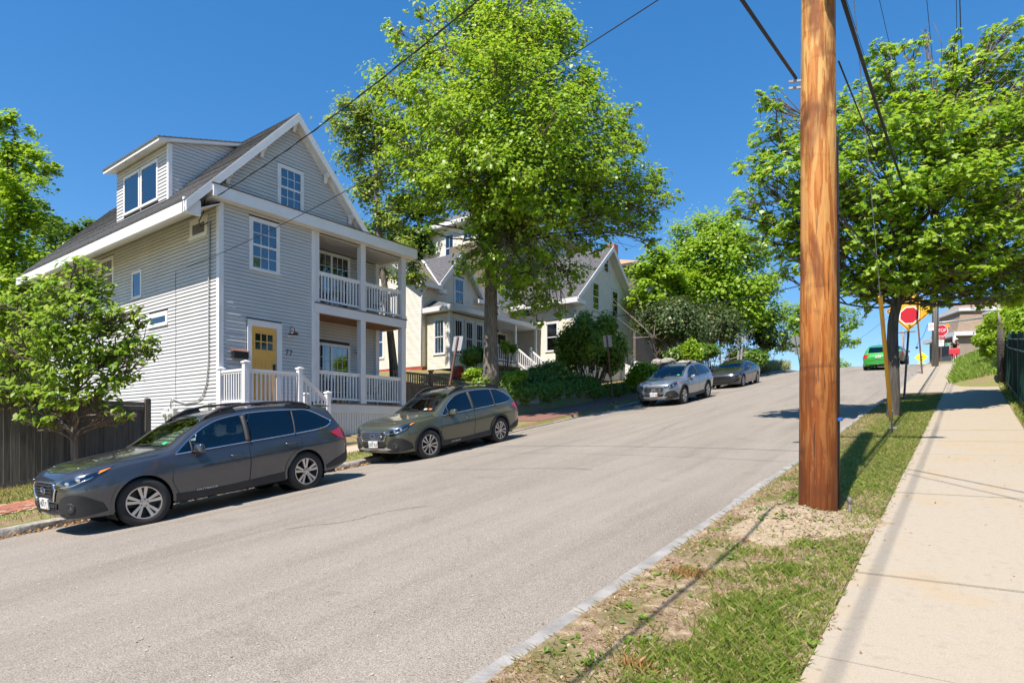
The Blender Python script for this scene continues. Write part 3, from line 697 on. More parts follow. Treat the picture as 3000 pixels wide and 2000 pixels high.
# things standing on the porches
POT = mat('dark_pot', (.05, .05, .06), .6)
fl = thing('flower_pot', (XF - .35, 12.0, Z2), 'pot of pink flowers behind the upper porch railing', 'flower pot')
MB().lathe([(.0, 0), (.10, 0), (.13, .22), (.14, .24), (.12, .24), (.0, .22)], 14, 'z', (XF - .35, 12.0, Z2)).build('pot', POT, fl, smooth='auto')
g = np.random.default_rng(5); P = []
for i in range(160):
    c = np.array([XF - .35, 12.0, Z2 + .36]) + g.normal(0, .09, 3); a = g.normal(0, 1, 3); a /= np.linalg.norm(a); b = np.cross(a, g.normal(0, 1, 3)); b /= np.linalg.norm(b)
    P += [c - a * .03, c - b * .025, c + a * .03, c + b * .025]
ngons('blooms', np.array(P[:400]), 4, mat('pink_petals', (.55, .08, .22), .6), fl); ngons('foliage', np.array(P[400:]), 4, mat('pot_leaves', (.06, .14, .03), .6), fl)
def patio_chair(x, y, z, rot, lab):
    t = thing('patio_chair', (x, y, z), lab, 'chair', rot=(0, 0, rot)); m_ = BLACKM
    for a in (-.24, .24):
        for b in (-.22, .22): MB().tube([(a, b, 0), (a, b, .42 if b < 0 else .9)], .014, 6).build('leg', m_, t, local=True)
        MB().tube([(a, -.25, .62), (a, .22, .64)], .014, 6).build('armrest', m_, t, local=True)
    s = MB(); s.box(-.25, .25, -.23, .23, .40, .43); s.build('seat', m_, t, local=True)
    bk = MB()
    for i in range(7): bk.bar((-.21 + .07 * i, .22, .45), (-.21 + .07 * i, .26, .9), .02, .012)
    bk.bar((-.25, .26, .9), (.25, .26, .9), .03, .03); bk.build('backrest', m_, t, local=True)
patio_chair(-16.75, 14.4, Z2, -2.2, 'black metal chair on the upper porch'); patio_chair(-16.8, 14.3, Z1, -2.0, 'black metal chair on the lower porch'); 
# ================================================================= the pale yellow house next door
CREAM = mat('cream_siding', (.72, .665, .555), .6, var=.05, vscale=2); GREYW = mat('grey_white_trim', (.60, .61, .62), .55, var=.05, vscale=3)
RED = mat('red_foundation', (.32, .06, .045), .85, var=.25, vscale=6); SHDK = mat('slate_grey_shingle', (.07, .07, .078), .9, var=.3, vscale=6, stretch=(1, 4, 4), bump=.4, bscale=60, col2=(.16, .16, .17))
Yh = thing('cream_house', (-21, 28, 2.8), 'large cream clapboard house with grey roofs behind the big maple', 'house')
SH2 = mat('lap_shade_backing', (.16, .13, .09), .8)  # dark backing gives the cream boards painted shadow lines
def gable_block(x0, x1, y0, y1, zb, ze, zr, axis, name):
    """x0 = street face; gable toward the street when axis == 'x'"""
    mb = MB(); mb.box(x1, x0 - .01, y0 + .01, y1 - .01, zb, ze)
    if axis == 'x': ym = (y0 + y1) / 2; mb.prism([(y0 + .01, ze), (y1 - .01, ze), (ym, zr)], lambda u, v, t: (t, u, v), x1, x0 - .01)
    else: xm = (x0 + x1) / 2; mb.prism([(x0 - .01, ze), (x1, ze), (xm, zr)], lambda u, v, t: (u, t, v), y0 + .01, y1)
    return mb.build(name, SH2, Yh)
def pitched(x0, x1, y0, y1, ze, zr, axis, oh=.45, th=.12, cutf=None):
    """two roof slopes + rake boards + fascia"""
    if axis == 'x':
        ym = (y0 + y1) / 2; sl = (zr - ze) / (ym - y0); xf = x0 + oh
        for s in (-1, 1):
            ye = ym + s * ((y1 - y0) / 2 + oh); zE = zr - sl * abs(ye - ym)
            MB().hexa([(xf, ye, zE - th), (x1, ye, zE - th), (x1, ym, zr - th), (xf, ym, zr - th), (xf, ye, zE), (x1, ye, zE), (x1, ym, zr), (xf, ym, zr)]).build('roof_slope', GREYW, Yh)
            roof_slope(Yh, (xf, ye, zE + .01), (x1, ye, zE + .01), (xf, ym, zr + .01), (x1, ym, zr + .01), SHDK, joined=True, course=.18)
            MB().hexa([(xf, ye, zE - .30), (xf + .05, ye, zE - .30), (xf + .05, ym, zr - .30), (xf, ym, zr - .30), (xf, ye, zE + .02), (xf + .05, ye, zE + .02), (xf + .05, ym, zr + .02), (xf, ym, zr + .02)]).build('rake_board', GREYW, Yh)
            MB().box(x1, xf - .01, ye - .04 * (s < 0), ye + .04 * (s > 0), zE - .30, zE + .0).build('gutter', GREYW, Yh)
            MB().box(x0 - .0, xf + .06, ye, ye - s * (oh + .35), zE - .34, zE - .12).build('eave_return', GREYW, Yh)
    else:
        xm = (x0 + x1) / 2; sl = (zr - ze) / (x0 - xm); yf = y0 - oh
        for s in (-1, 1):
            xe = xm + s * ((x0 - x1) / 2 + oh); zE = zr - sl * abs(xe - xm)
            for ya, yb in ([(yf, y1)] if s < 0 or not cutf else [(yf, cutf[0]), (cutf[1], y1)]):
                MB().hexa([(xe, ya, zE - th), (xe, yb, zE - th), (xm, yb, zr - th), (xm, ya, zr - th), (xe, ya, zE), (xe, yb, zE), (xm, yb, zr), (xm, ya, zr)]).build('roof_slope', GREYW, Yh)
                roof_slope(Yh, (xe, ya, zE + .01), (xe, yb, zE + .01), (xm, ya, zr + .01), (xm, yb, zr + .01), SHDK, joined=True, course=.18)
                if s > 0: MB().box(xe, xe + .08, ya, yb, zE - .16, zE + .0).build('gutter', GREYW, Yh)
            MB().hexa([(xe, yf - .05, zE - .28), (xe, yf, zE - .28), (xm, yf, zr - .28), (xm, yf - .05, zr - .28), (xe, yf - .05, zE + .02), (xe, yf, zE + .02), (xm, yf, zr + .02), (xm, yf - .05, zr + .02)]).build('rake_board', GREYW, Yh)
# three blocks
gable_block(-23.0, -26.0, 24.2, 27.6, 2.0, 8.0, 9.93, 'x', 'left_wing_wall'); gable_block(-23.0, -29.0, 23.0, 28.6, 2.0, 7.95, 9.95, 'y', 'left_wing_wall')
pitched(-23.0, -26.1, 24.2, 27.6, 8.06, 10.0, 'x', .3); pitched(-23.0, -29.0, 23.0, 28.6, 7.95, 9.98, 'y', cutf=(24.0, 27.8))
gable_block(-18.5, -27.0, 31.0, 38.7, 2.2, 8.15, 11.55, 'x', 'right_wing_wall'); pitched(-18.5, -27.0, 31.0, 38.7, 8.15, 11.6, 'x', .5)
MB().box(-33, -25.01, 30.01, 40, 3, 13.6).box(-25.05, -23.1, 34.01, 37.5, 7, 13.2).build('upper_storey_wall', SH2, Yh)
MB().hexa([(-33.4, 29.6, 13.6), (-22.7, 29.6, 13.6), (-22.7, 40.4, 13.6), (-33.4, 40.4, 13.6), (-31, 32, 15.0), (-26.5, 32, 15.0), (-26.5, 38, 15.0), (-31, 38, 15.0)]).build('upper_roof', SHDK, Yh)
MB().box(-33.5, -22.6, 29.5, 40.5, 13.35, 13.598).build('cornice', GREYW, Yh)
MB().box(-23, -26.2, 28.6, 31.02, 2.0, 11.5).build('middle_wall', SH2, Yh)
# siding, one joined surface per house (too fine to pick apart at this distance)
sj = MB(); E2 = .115
def cl(origin, u, n, z0, z1, ext, holes=()): clapboards(Wall(origin, u, n), None, None, z0, z1, ext, holes, exp=E2, pro=.016, joined=sj, rnd=.002)
cl((0, 23.0, 0), (1, 0, 0), (0, -1, 0), 3.4, 9.7, lambda z: (-29 + max(0, (z - 7.8)) * 1.5, -23 - max(0, (z - 7.8)) * 1.5), [(-26.9, -25.9, 4.0, 5.9)])
lwg = [(25.45, 26.35, 7.05, 8.6)]
cl((-23.0, 0, 0), (0, 1, 0), (1, 0, 0), 3.4, 9.7, lambda z: (23, 28.6) if z < 7.75 else (24.2 + max(0, z - 7.9) * .88, 27.6 - max(0, z - 7.9) * .88), lwg)
cl((-23.0, 0, 0), (0, 1, 0), (1, 0, 0), 3.4, 8.9, lambda z: (28.6, 31.0), [(28.75, 29.65, 5.75, 7.7), (29.25, 30.3, 3.9, 6.0)])
rwl = [(-20.55, -19.6, 4.75, 6.55), (-22.3, -21.4, 7.0, 8.0)]
cl((0, 31.0, 0), (1, 0, 0), (0, -1, 0), 3.3, 8.05, lambda z: (-23.0, -18.5), rwl)
rwf = [(34.42, 35.22, 10.0, 11.0 + .35), (33.0, 33.95, 7.4, 9.2), (35.55, 36.5, 7.3, 9.15), (32.6, 33.5, 3.6, 5.3)]
cl((-18.5, 0, 0), (0, 1, 0), (1, 0, 0), 3.2, 11.3, lambda z: (31 + max(0, (z - 8.0)) * 1.12, 38.7 - max(0, (z - 8.0)) * 1.12), rwf)
cl((0, 30.0, 0), (1, 0, 0), (0, -1, 0), 9.0, 13.35, lambda z: (-33, -25.0), [(-27.9, -27.0, 11.1, 13.0), (-26.3, -25.4, 12.3, 13.2)])
cl((-25.0, 0, 0), (0, 1, 0), (1, 0, 0), 9.0, 13.35, lambda z: (30, 34), [(30.3, 31.2, 11.3, 13.0), (32.0, 33.0, 11.6, 13.0)]); cl((0, 34.0, 0), (1, 0, 0), (0, -1, 0), 9.0, 13.2, lambda z: (-25, -23.1)); cl((-23.1, 0, 0), (0, 1, 0), (1, 0, 0), 9.0, 13.2, lambda z: (34, 37.5), [(34.5, 35.4, 11.9, 12.6)])
YG = glass('neighbour_glass', (.45, .5, .52), 1.3, .02, .12)
def yw(origin, u, n, q, **k): return window(Wall(origin, u, n), Yh, *q, tm=GREYW, gm=YG, trim=.10, **k)
yw((0, 23.0, 0), (1, 0, 0), (0, -1, 0), (-26.9, -25.9, 4.0, 5.9), grid=(1, 1)); yw((-23.0, 0, 0), (0, 1, 0), (1, 0, 0), lwg[0], grid=(2, 1))
yw((-23.0, 0, 0), (0, 1, 0), (1, 0, 0), (28.75, 29.65, 5.75, 7.7), grid=(1, 1))
for q in rwl: yw((0, 31.0, 0), (1, 0, 0), (0, -1, 0), q, grid=(1, 1))
for q in rwf: yw((-18.5, 0, 0), (0, 1, 0), (1, 0, 0), q, grid=(1, 2))
yw((0, 30.0, 0), (1, 0, 0), (0, -1, 0), (-27.9, -27.0, 11.1, 13.0), grid=(2, 1)); yw((0, 30.0, 0), (1, 0, 0), (0, -1, 0), (-26.3, -25.4, 12.3, 13.2), grid=(2, 1), kind='single'); yw((-25.0, 0, 0), (0, 1, 0), (1, 0, 0), (30.3, 31.2, 11.3, 13.0), grid=(1, 1)); yw((-25.0, 0, 0), (0, 1, 0), (1, 0, 0), (32.0, 33.0, 11.6, 13.0), grid=(1, 1)); yw((-23.1, 0, 0), (0, 1, 0), (1, 0, 0), (34.5, 35.4, 11.9, 12.6), grid=(1, 1), kind='single')
# corner boards, foundation, downspouts
for (x, y, a, b) in ((-23, 23, 3.4, 7.8), (-18.5, 31, 3.2, 8.0), (-18.5, 38.7, 3.2, 8.0), (-23.1, 34, 9, 13.3), (-25, 30, 9, 13.3), (-28.95, 23.0, 3.4, 7.8)):
    MB().box(x - .14, x + .03, y - .03, y + .14 if y != 38.7 else y + .03, a, b).build('corner_board', GREYW, Yh)
MB().box(-29.03, -22.97, 22.97, 31, 1.4, 3.4).box(-27, -18.47, 31.02, 38.73, 1.6, 3.2).build('foundation', RED, Yh)
WHb = MB().box(-25.3, -24.2, 22.93, 22.98, 2.75, 3.38); wb = WHb.build('basement_window', WHITE, Yh); MB().box(-25.15, -24.35, 22.915, 22.935, 2.82, 3.28).build('pane', DG, wb)
for pth in ([(-22.55, 22.9, 7.55), (-22.6, 22.85, 7.35), (-22.92, 22.9, 6.95), (-22.92, 22.9, 3.3)], [(-22.9, 28.35, 7.6), (-22.92, 28.4, 6.4)], [(-18.1, 30.75, 7.85), (-18.4, 30.9, 7.4), (-18.42, 30.9, 3.3)]): MB().tube(pth, .05, 7).build('downspout', GREYW, Yh, smooth=True)
MB().bar((-22.6, 23.95, 7.76), (-25.8, 25.85, 10.02), .14, .03, (0, 0, 1)).build('valley_flashing', WHITE, Yh)
# bay with its lean-to roof, running on as the entrance porch
BX, BY0, BY1, BZ = -21.3, 23.3, 26.1, 6.15
MB().box(-23.0, BX - .01, BY0 + .01, BY1, 3.2, BZ).build('bay_wall', SH2, Yh)
bl, bf = (0, BY0, 0), (BX, 0, 0)
bw1 = (-22.45, -21.6, 3.95, 5.85); bws = [(23.55, 24.3, 3.95, 5.85), (24.42, 25.15, 3.95, 5.85), (25.27, 26.0, 3.95, 5.85)]
cl(bl, (1, 0, 0), (0, -1, 0), 3.2, 6.05, lambda z: (-23, BX), [bw1]); cl(bf, (0, 1, 0), (1, 0, 0), 3.2, 6.05, lambda z: (BY0, BY1), bws)
yw(bl, (1, 0, 0), (0, -1, 0), bw1, grid=(3, 1), blind=.0)
for q in bws: yw(bf, (0, 1, 0), (1, 0, 0), q, grid=(3, 1))
MB().box(BX - .12, BX + .03, BY0 - .03, BY0 + .12, 3.2, 6.1).build('corner_board', GREYW, Yh)
sj.build('siding', CREAM, Yh)['kind'] = 'stuff'
MB().hexa([(-23, BY0 - .4, 6.13), (BX + .45, BY0 - .4, 6.13), (BX + .45, 30.98, 6.13), (-23, 30.98, 6.13), (-23, BY0 - .4, 6.38), (BX + .45, BY0 - .4, 6.38), (BX + .45, 30.98, 6.38), (-23, 30.98, 6.38)]).build('porch_cornice', GREYW, Yh)
MB().hexa([(-23, BY0 - .3, 6.382), (BX + .4, BY0 - .3, 6.382), (BX + .4, 30.97, 6.382), (-23, 30.97, 6.382), (-23, BY0 + .6, 6.95), (-22.9, BY0 + .6, 6.95), (-22.9, 30.97, 6.95), (-23, 30.97, 6.95)]).build('lean_to_roof', SHDK, Yh)
MB().box(-23, BX + .2, BY1 + .01, 30.98, 3.72, 3.9).build('porch_floor', GREYW, Yh)
for y in (28.75, 30.85): MB().box(BX + .05, BX + .2, y - .07, y + .07, 3.9, 6.13).build('porch_post', WHITE, Yh)
dw = Wall((-23.0, 0, 0), (0, 1, 0), (1, 0, 0)); c = MB(); dw.box(c, 29.25, 30.3, 3.9, 6.0, 0, .05); dd = c.build('door_casing', WHITE, Yh)
c = MB(); dw.box(c, 29.38, 30.17, 3.9, 5.88, .051, .06); c.build('door', mat('brown_door', (.10, .05, .035), .4), dd); c = MB(); dw.box(c, 29.5, 30.05, 4.6, 5.75, .061, .065); c.build('pane', DG, dd)
railing((BX + .12, BY1 + .1, 3.9), (BX + .12, 28.68, 3.9), Yh, .12, .92, WHITE, gap=.16)
sx0, sx1, zt, zb_ = BX + .25, -19.3, 3.9, 2.55
for y in (28.75, 30.2):
    railing((sx0, y, zt), (sx1, y, zb_), Yh, .12, .92, WHITE, gap=.16); post(sx1, y, zb_ - .1, zb_ + 1.0, .12, WHITE, Yh, name='newel_post'); post(sx0 - .05, y, zt, zt + 1.05, .12, WHITE, Yh, name='newel_post')
for i in range(8):
    x = sx0 + (sx1 - sx0) * i / 8; z = zt - (zt - zb_) * (i + 1) / 8
    MB().box(x, x + .30, 28.82, 30.13, z - .04, z).build('tread', GREYW, Yh); MB().box(x, x + .02, 28.82, 30.13, z + .001, z + .13).build('riser', WHITE, Yh)
# small white stair at the uphill corner
for y in (36.9, 38.1):
    MB().hexa([(-18.4, y-.04, 3.2), (-18.4, y+.04, 3.2), (-17.0, y+.04, 2.6), (-17.0, y-.04, 2.6), (-18.4, y-.04, 4.6), (-18.4, y+.04, 4.6), (-17.0, y+.04, 3.75), (-17.0, y-.04, 3.75)]).build('stair_panel', WHITE, Yh)
    post(-17.0, y, 2.4, 3.95, .14, WHITE, Yh, name='newel_post'); post(-18.35, y, 3.1, 4.8, .14, WHITE, Yh, name='newel_post')
MB().box(-18.42, -17.9, 38.2, 41.0, 3.6, 4.7).build('stair_panel', WHITE, Yh)
for i in range(5): MB().box(-17.0 - .28 * i - .3, -17.0 - .28 * i, 36.95, 38.05, 2.5, 2.75 + .15 * i).build('step', GREYW, Yh)

# ================================================================= other buildings
BSH = mat('brown_shingle_wall', (.12, .10, .085), .9, var=.3, vscale=4, bump=.4, bscale=30); ORR = mat('tan_roof', (.45, .26, .14), .9, var=.12, vscale=5)
b3 = thing('shingled_building', (-26, 52, 6), 'brown shingled building with tan roof behind the cream house', 'house')
MB().box(-38, -24, 50.8, 64, 4, 15.0).build('wall', BSH, b3)
MB().hexa([(-38.5, 50.2, 15.0), (-23.3, 50.2, 15.0), (-23.3, 64.5, 15.0), (-38.5, 64.5, 15.0), (-32, 56, 17.6), (-30, 56, 17.6), (-30, 60, 17.6), (-32, 60, 17.6)]).build('roof', ORR, b3)
MB().box(-38.5, -23.3, 50.15, 64.5, 14.75, 14.998).build('eave', mat('dark_eave', (.07, .06, .055), .8), b3)
for (x, y) in ((-27.5, 53), (-30.5, 57)): MB().box(x - .45, x + .45, y - .4, y + .4, 15.4, 17.8 if x > -29 else 18.5).build('chimney', BRK[0], b3)
W3 = Wall((-24.0, 0, 0), (0, 1, 0), (1, 0, 0))
for y in (53, 56, 59): window(W3, b3, y, y + 1.1, 12.3, 14.2, trim=.12, grid=(1, 1))
for i in range(18): MB().box(-23.2, -23.12, 51 + i * .3, 51.12 + i * .3, 11.0, 13.6 - 1).build('balcony_slat', BSH, b3)
MB().box(-24, -23.1, 50.9, 56.4, 10.8, 11.0).build('balcony_floor', BSH, b3)
# mansard house past the crossing
TAUPE = mat('taupe_siding', (.30, .245, .195), .75, var=.06, vscale=2); TSH = mat('taupe_shingle', (.27, .205, .15), .9, var=.2, vscale=3, bump=.4, bscale=20, stretch=(1, 1, 5)); DGR = mat('shaded_side_siding', (.095, .105, .115), .8, var=.08, vscale=2)
b4 = thing('mansard_house', (-1.0, 76.5, 4.4), 'taupe mansard-roofed house at the top of the street', 'house')
bx0, bx1, by0, by1 = -1.0, 9.5, 76.5, 82.0
MB().box(bx0 + .01, bx1, by0 + .01, by1, 3.5, 9.6).build('wall', SH2, b4)
s4 = MB(); s5 = MB(); clapboards(Wall((0, by0, 0), (1, 0, 0), (0, -1, 0)), None, None, 4.0, 9.4, lambda z: (bx0, bx1), [(2.2, 3.9, 6.3, 8.6), (6.0, 7.7, 6.3, 8.6)], exp=.18, pro=.025, joined=s4); clapboards(Wall((bx0, 0, 0), (0, 1, 0), (-1, 0, 0)), None, None, 4.0, 9.4, lambda z: (by0, by1), exp=.18, pro=.025, joined=s5); s5.build('side_siding', DGR, b4)['kind'] = 'stuff'  # side face gets a darker colour to stand for its shade
s4.build('siding', TAUPE, b4)['kind'] = 'stuff'
MB().box(bx0 - .5, bx1 + .5, by0 - .5, by1 + .5, 9.55, 9.95).build('cornice', GREYW, b4)
MB().hexa([(bx0, by0, 9.95), (bx1, by0, 9.95), (bx1, by1, 9.95), (bx0, by1, 9.95), (bx0 + .7, by0 + .7, 12.2), (bx1 - .7, by0 + .7, 12.2), (bx1 - .7, by1 - .7, 12.2), (bx0 + .7, by1 - .7, 12.2)]).build('mansard', TSH, b4)
MB().box(bx0 + .35, bx1 - .35, by0 + .35, by1 - .35, 12.15, 12.45).build('upper_cornice', GREYW, b4)
MB().hexa([(bx0 + .4, by0 + .4, 12.45), (bx1 - .4, by0 + .4, 12.45), (bx1 - .4, by1 - .4, 12.45), (bx0 + .4, by1 - .4, 12.45), (bx0 + 2.6, by0 + 2.6, 13.9), (bx1 - 2.6, by0 + 2.6, 13.9), (bx1 - 2.6, by1 - 2.6, 13.9), (bx0 + 2.6, by1 - 2.6, 13.9)]).build('roof', TSH, b4)
W4 = Wall((0, by0, 0), (1, 0, 0), (0, -1, 0)); W4m = Wall((0, by0 - .05, 0), (1, 0, 0), (0, -1, 0))
for u in (2.2, 6.0):
    w_ = window(W4, b4, u, u + 1.7, 6.3, 8.6, trim=.28, tm=GREYW, grid=(1, 1)); hd = MB(); W4.box(hd, u - .25, u + 1.95, 8.6, 8.95, 0, .35); hd.build('window_hood', GREYW, w_)
for u in (2.0, 6.4):
    dn = MB(); W4m.box(dn, u - .3, u + 1.5, 9.96, 11.7, -1.2, .0); db = dn.build('dormer', GREYW, b4); w_ = window(W4m, b4, u, u + 1.2, 10.0, 11.5, trim=.18, tm=GREYW, grid=(1, 1)); hd = MB(); W4m.box(hd, u - .45, u + 1.65, 11.7, 11.9, -1.2, .3); hd.build('dormer_hood', GREYW, db)
MB().box(-1.55, -1.35, 76.0, 76.2, 4.5, 9.55).build('porch_post', WHITE, b4)
b4.rotation_euler = (0, 0, R(27))
# pinkish clapboard house far right, seen through the kerbside tree
b6 = thing('pink_house', (14, 50, 4), 'pale pinkish clapboard house glimpsed through the kerbside tree on the right', 'house')
PINK = mat('pink_siding', (.58, .50, .46), .7); MB().box(4.9, 16, 46, 58, 3, 15.5).build('wall', SH2, b6)
s6 = MB(); clapboards(Wall((0, 46, 0), (1, 0, 0), (0, -1, 0)), None, None, 4, 15.4, lambda z: (4.9, 16), [(6.2, 7.4, 11, 13.2)], exp=.16, pro=.03, joined=s6); s6.build('siding', PINK, b6)['kind'] = 'stuff'
window(Wall((0, 46, 0), (1, 0, 0), (0, -1, 0)), b6, 6.2, 7.4, 11, 13.2, trim=.15, grid=(1, 1))
MB().hexa([(4.5, 45.5, 15.4), (16.5, 45.5, 15.4), (16.5, 58.5, 15.4), (4.5, 58.5, 15.4), (10, 46, 18.5), (11, 46, 18.5), (11, 58, 18.5), (10, 58, 18.5)]).build('roof', SHDK, b6)
# ================================================================= cars
def pchip(pts):
    xs = np.array([p[0] for p in pts], float); ys = np.array([p[1] for p in pts], float); h = np.diff(xs); d = np.diff(ys) / h; m = np.zeros(len(xs))
    for i in range(1, len(xs) - 1):
        if d[i-1] * d[i] > 0: w1 = 2*h[i] + h[i-1]; w2 = h[i] + 2*h[i-1]; m[i] = (w1 + w2) / (w1 / d[i-1] + w2 / d[i])
    m[0] = d[0]; m[-1] = d[-1]
    def f(x):
        x = min(max(x, xs[0]), xs[-1]); i = int(min(np.searchsorted(xs, x, 'right') - 1, len(h) - 1)); t = (x - xs[i]) / h[i]
        return (2*t**3 - 3*t*t + 1) * ys[i] + (t**3 - 2*t*t + t) * h[i] * m[i] + (-2*t**3 + 3*t*t) * ys[i+1] + (t**3 - t*t) * h[i] * m[i+1]
    return f
def inpoly(p, poly):
    x, y = p; c = False; n = len(poly); j = n - 1
    for i in range(n):
        xi, yi = poly[i]; xj, yj = poly[j]
        if (yi > y) != (yj > y) and x < (xj - xi) * (y - yi) / (yj - yi) + xi: c = not c
        j = i
    return c
def smooth_poly(pts, n=6, closed=True, sharp=()):
    """Catmull-Rom through the points (indices in sharp stay corners)"""
    out = []; m = len(pts)
    for i in range(m if closed else m - 1):
        p0, p1, p2, p3 = (Vector(pts[(i - 1) % m]) if closed or i else Vector(pts[i])), Vector(pts[i]), Vector(pts[(i + 1) % m]), Vector(pts[(i + 2) % m] if closed or i + 2 < m else pts[i + 1])
        if i in sharp: p0 = p1 - (p2 - p1)
        if (i + 1) % m in sharp: p3 = p2 + (p2 - p1)
        for k in range(n):
            t = k / n; out.append(tuple(.5 * ((2*p1) + (p2 - p0)*t + (2*p0 - 5*p1 + 4*p2 - p3)*t*t + (3*p1 - p0 - 3*p2 + p3)*t**3)))
    if not closed: out.append(tuple(pts[-1]))
    return out
def car_paint(name, base, flake=.5, rough=.32):
    m, n, l = nodes_of(name); b = n['Principled BSDF']; b.inputs['Base Color'].default_value = (*base, 1); b.inputs['Metallic'].default_value = flake; b.inputs['Roughness'].default_value = rough
    b.inputs['Coat Weight'].default_value = 1.0; b.inputs['Coat Roughness'].default_value = .05
    tc = n.new('ShaderNodeTexCoord'); nz = n.new('ShaderNodeTexNoise'); nz.inputs['Scale'].default_value = 3; nz.inputs['Detail'].default_value = 6; l.new(tc.outputs['Object'], nz.inputs['Vector'])
    mr = n.new('ShaderNodeMapRange'); mr.inputs[1].default_value = .35; mr.inputs[2].default_value = .75; mr.inputs[3].default_value = .02; mr.inputs[4].default_value = .12; l.new(nz.outputs[0], mr.inputs[0]); l.new(mr.outputs[0], b.inputs['Coat Roughness'])
    mx = n.new('ShaderNodeMix'); mx.data_type = 'RGBA'; mx.inputs[6].default_value = (*base, 1); mx.inputs[7].default_value = (*[c * .8 + .03 for c in base], 1); m2 = n.new('ShaderNodeMapRange'); m2.inputs[1].default_value = .5; m2.inputs[2].default_value = .8; l.new(nz.outputs[0], m2.inputs[0]); l.new(m2.outputs[0], mx.inputs[0]); l.new(mx.outputs[2], b.inputs['Base Color']); return m
PLAST = mat('black_plastic', (.028, .029, .031), .55, spec=.35, var=.15, vscale=5); TYRE = mat('tyre_rubber', (.022, .022, .023), .8, bump=.2, bscale=90, var=.25, vscale=4)
ALLOY = mat('machined_alloy', (.58, .58, .59), .28, metal=.9); POCKET = mat('dark_alloy', (.03, .03, .033), .4, metal=.3); CHROME = mat('chrome', (.75, .76, .78), .08, metal=1.0)
CGLASS = glass('windscreen_glass', (.60, .72, .64), 1.25, .01, .05); PGLASS = glass('privacy_glass', (.05, .065, .075), 1.3, .01, .06); LENS = glass('lamp_lens', (.9, .92, .95), 1.0, .01, .10)
REDL = mat('red_lens', (.45, .01, .02), .12, spec=.8, coat=.6); AMB = mat('amber_lens', (.75, .22, .02), .15, coat=.6); LAMPIN = mat('lamp_inside', (.10, .10, .11), .25, metal=.6); SEATM = mat('seat_cloth', (.03, .031, .034), .9); PLATE = mat('plate_white', (.66, .67, .66), .45); INKG = mat('plate_ink', (.03, .05, .04), .6)
SILV = mat('skid_silver', (.42, .42, .42), .4, metal=.4); STG = mat('green_sticker', (.03, .55, .20), .5); STO = mat('orange_sticker', (.70, .20, .05), .5)

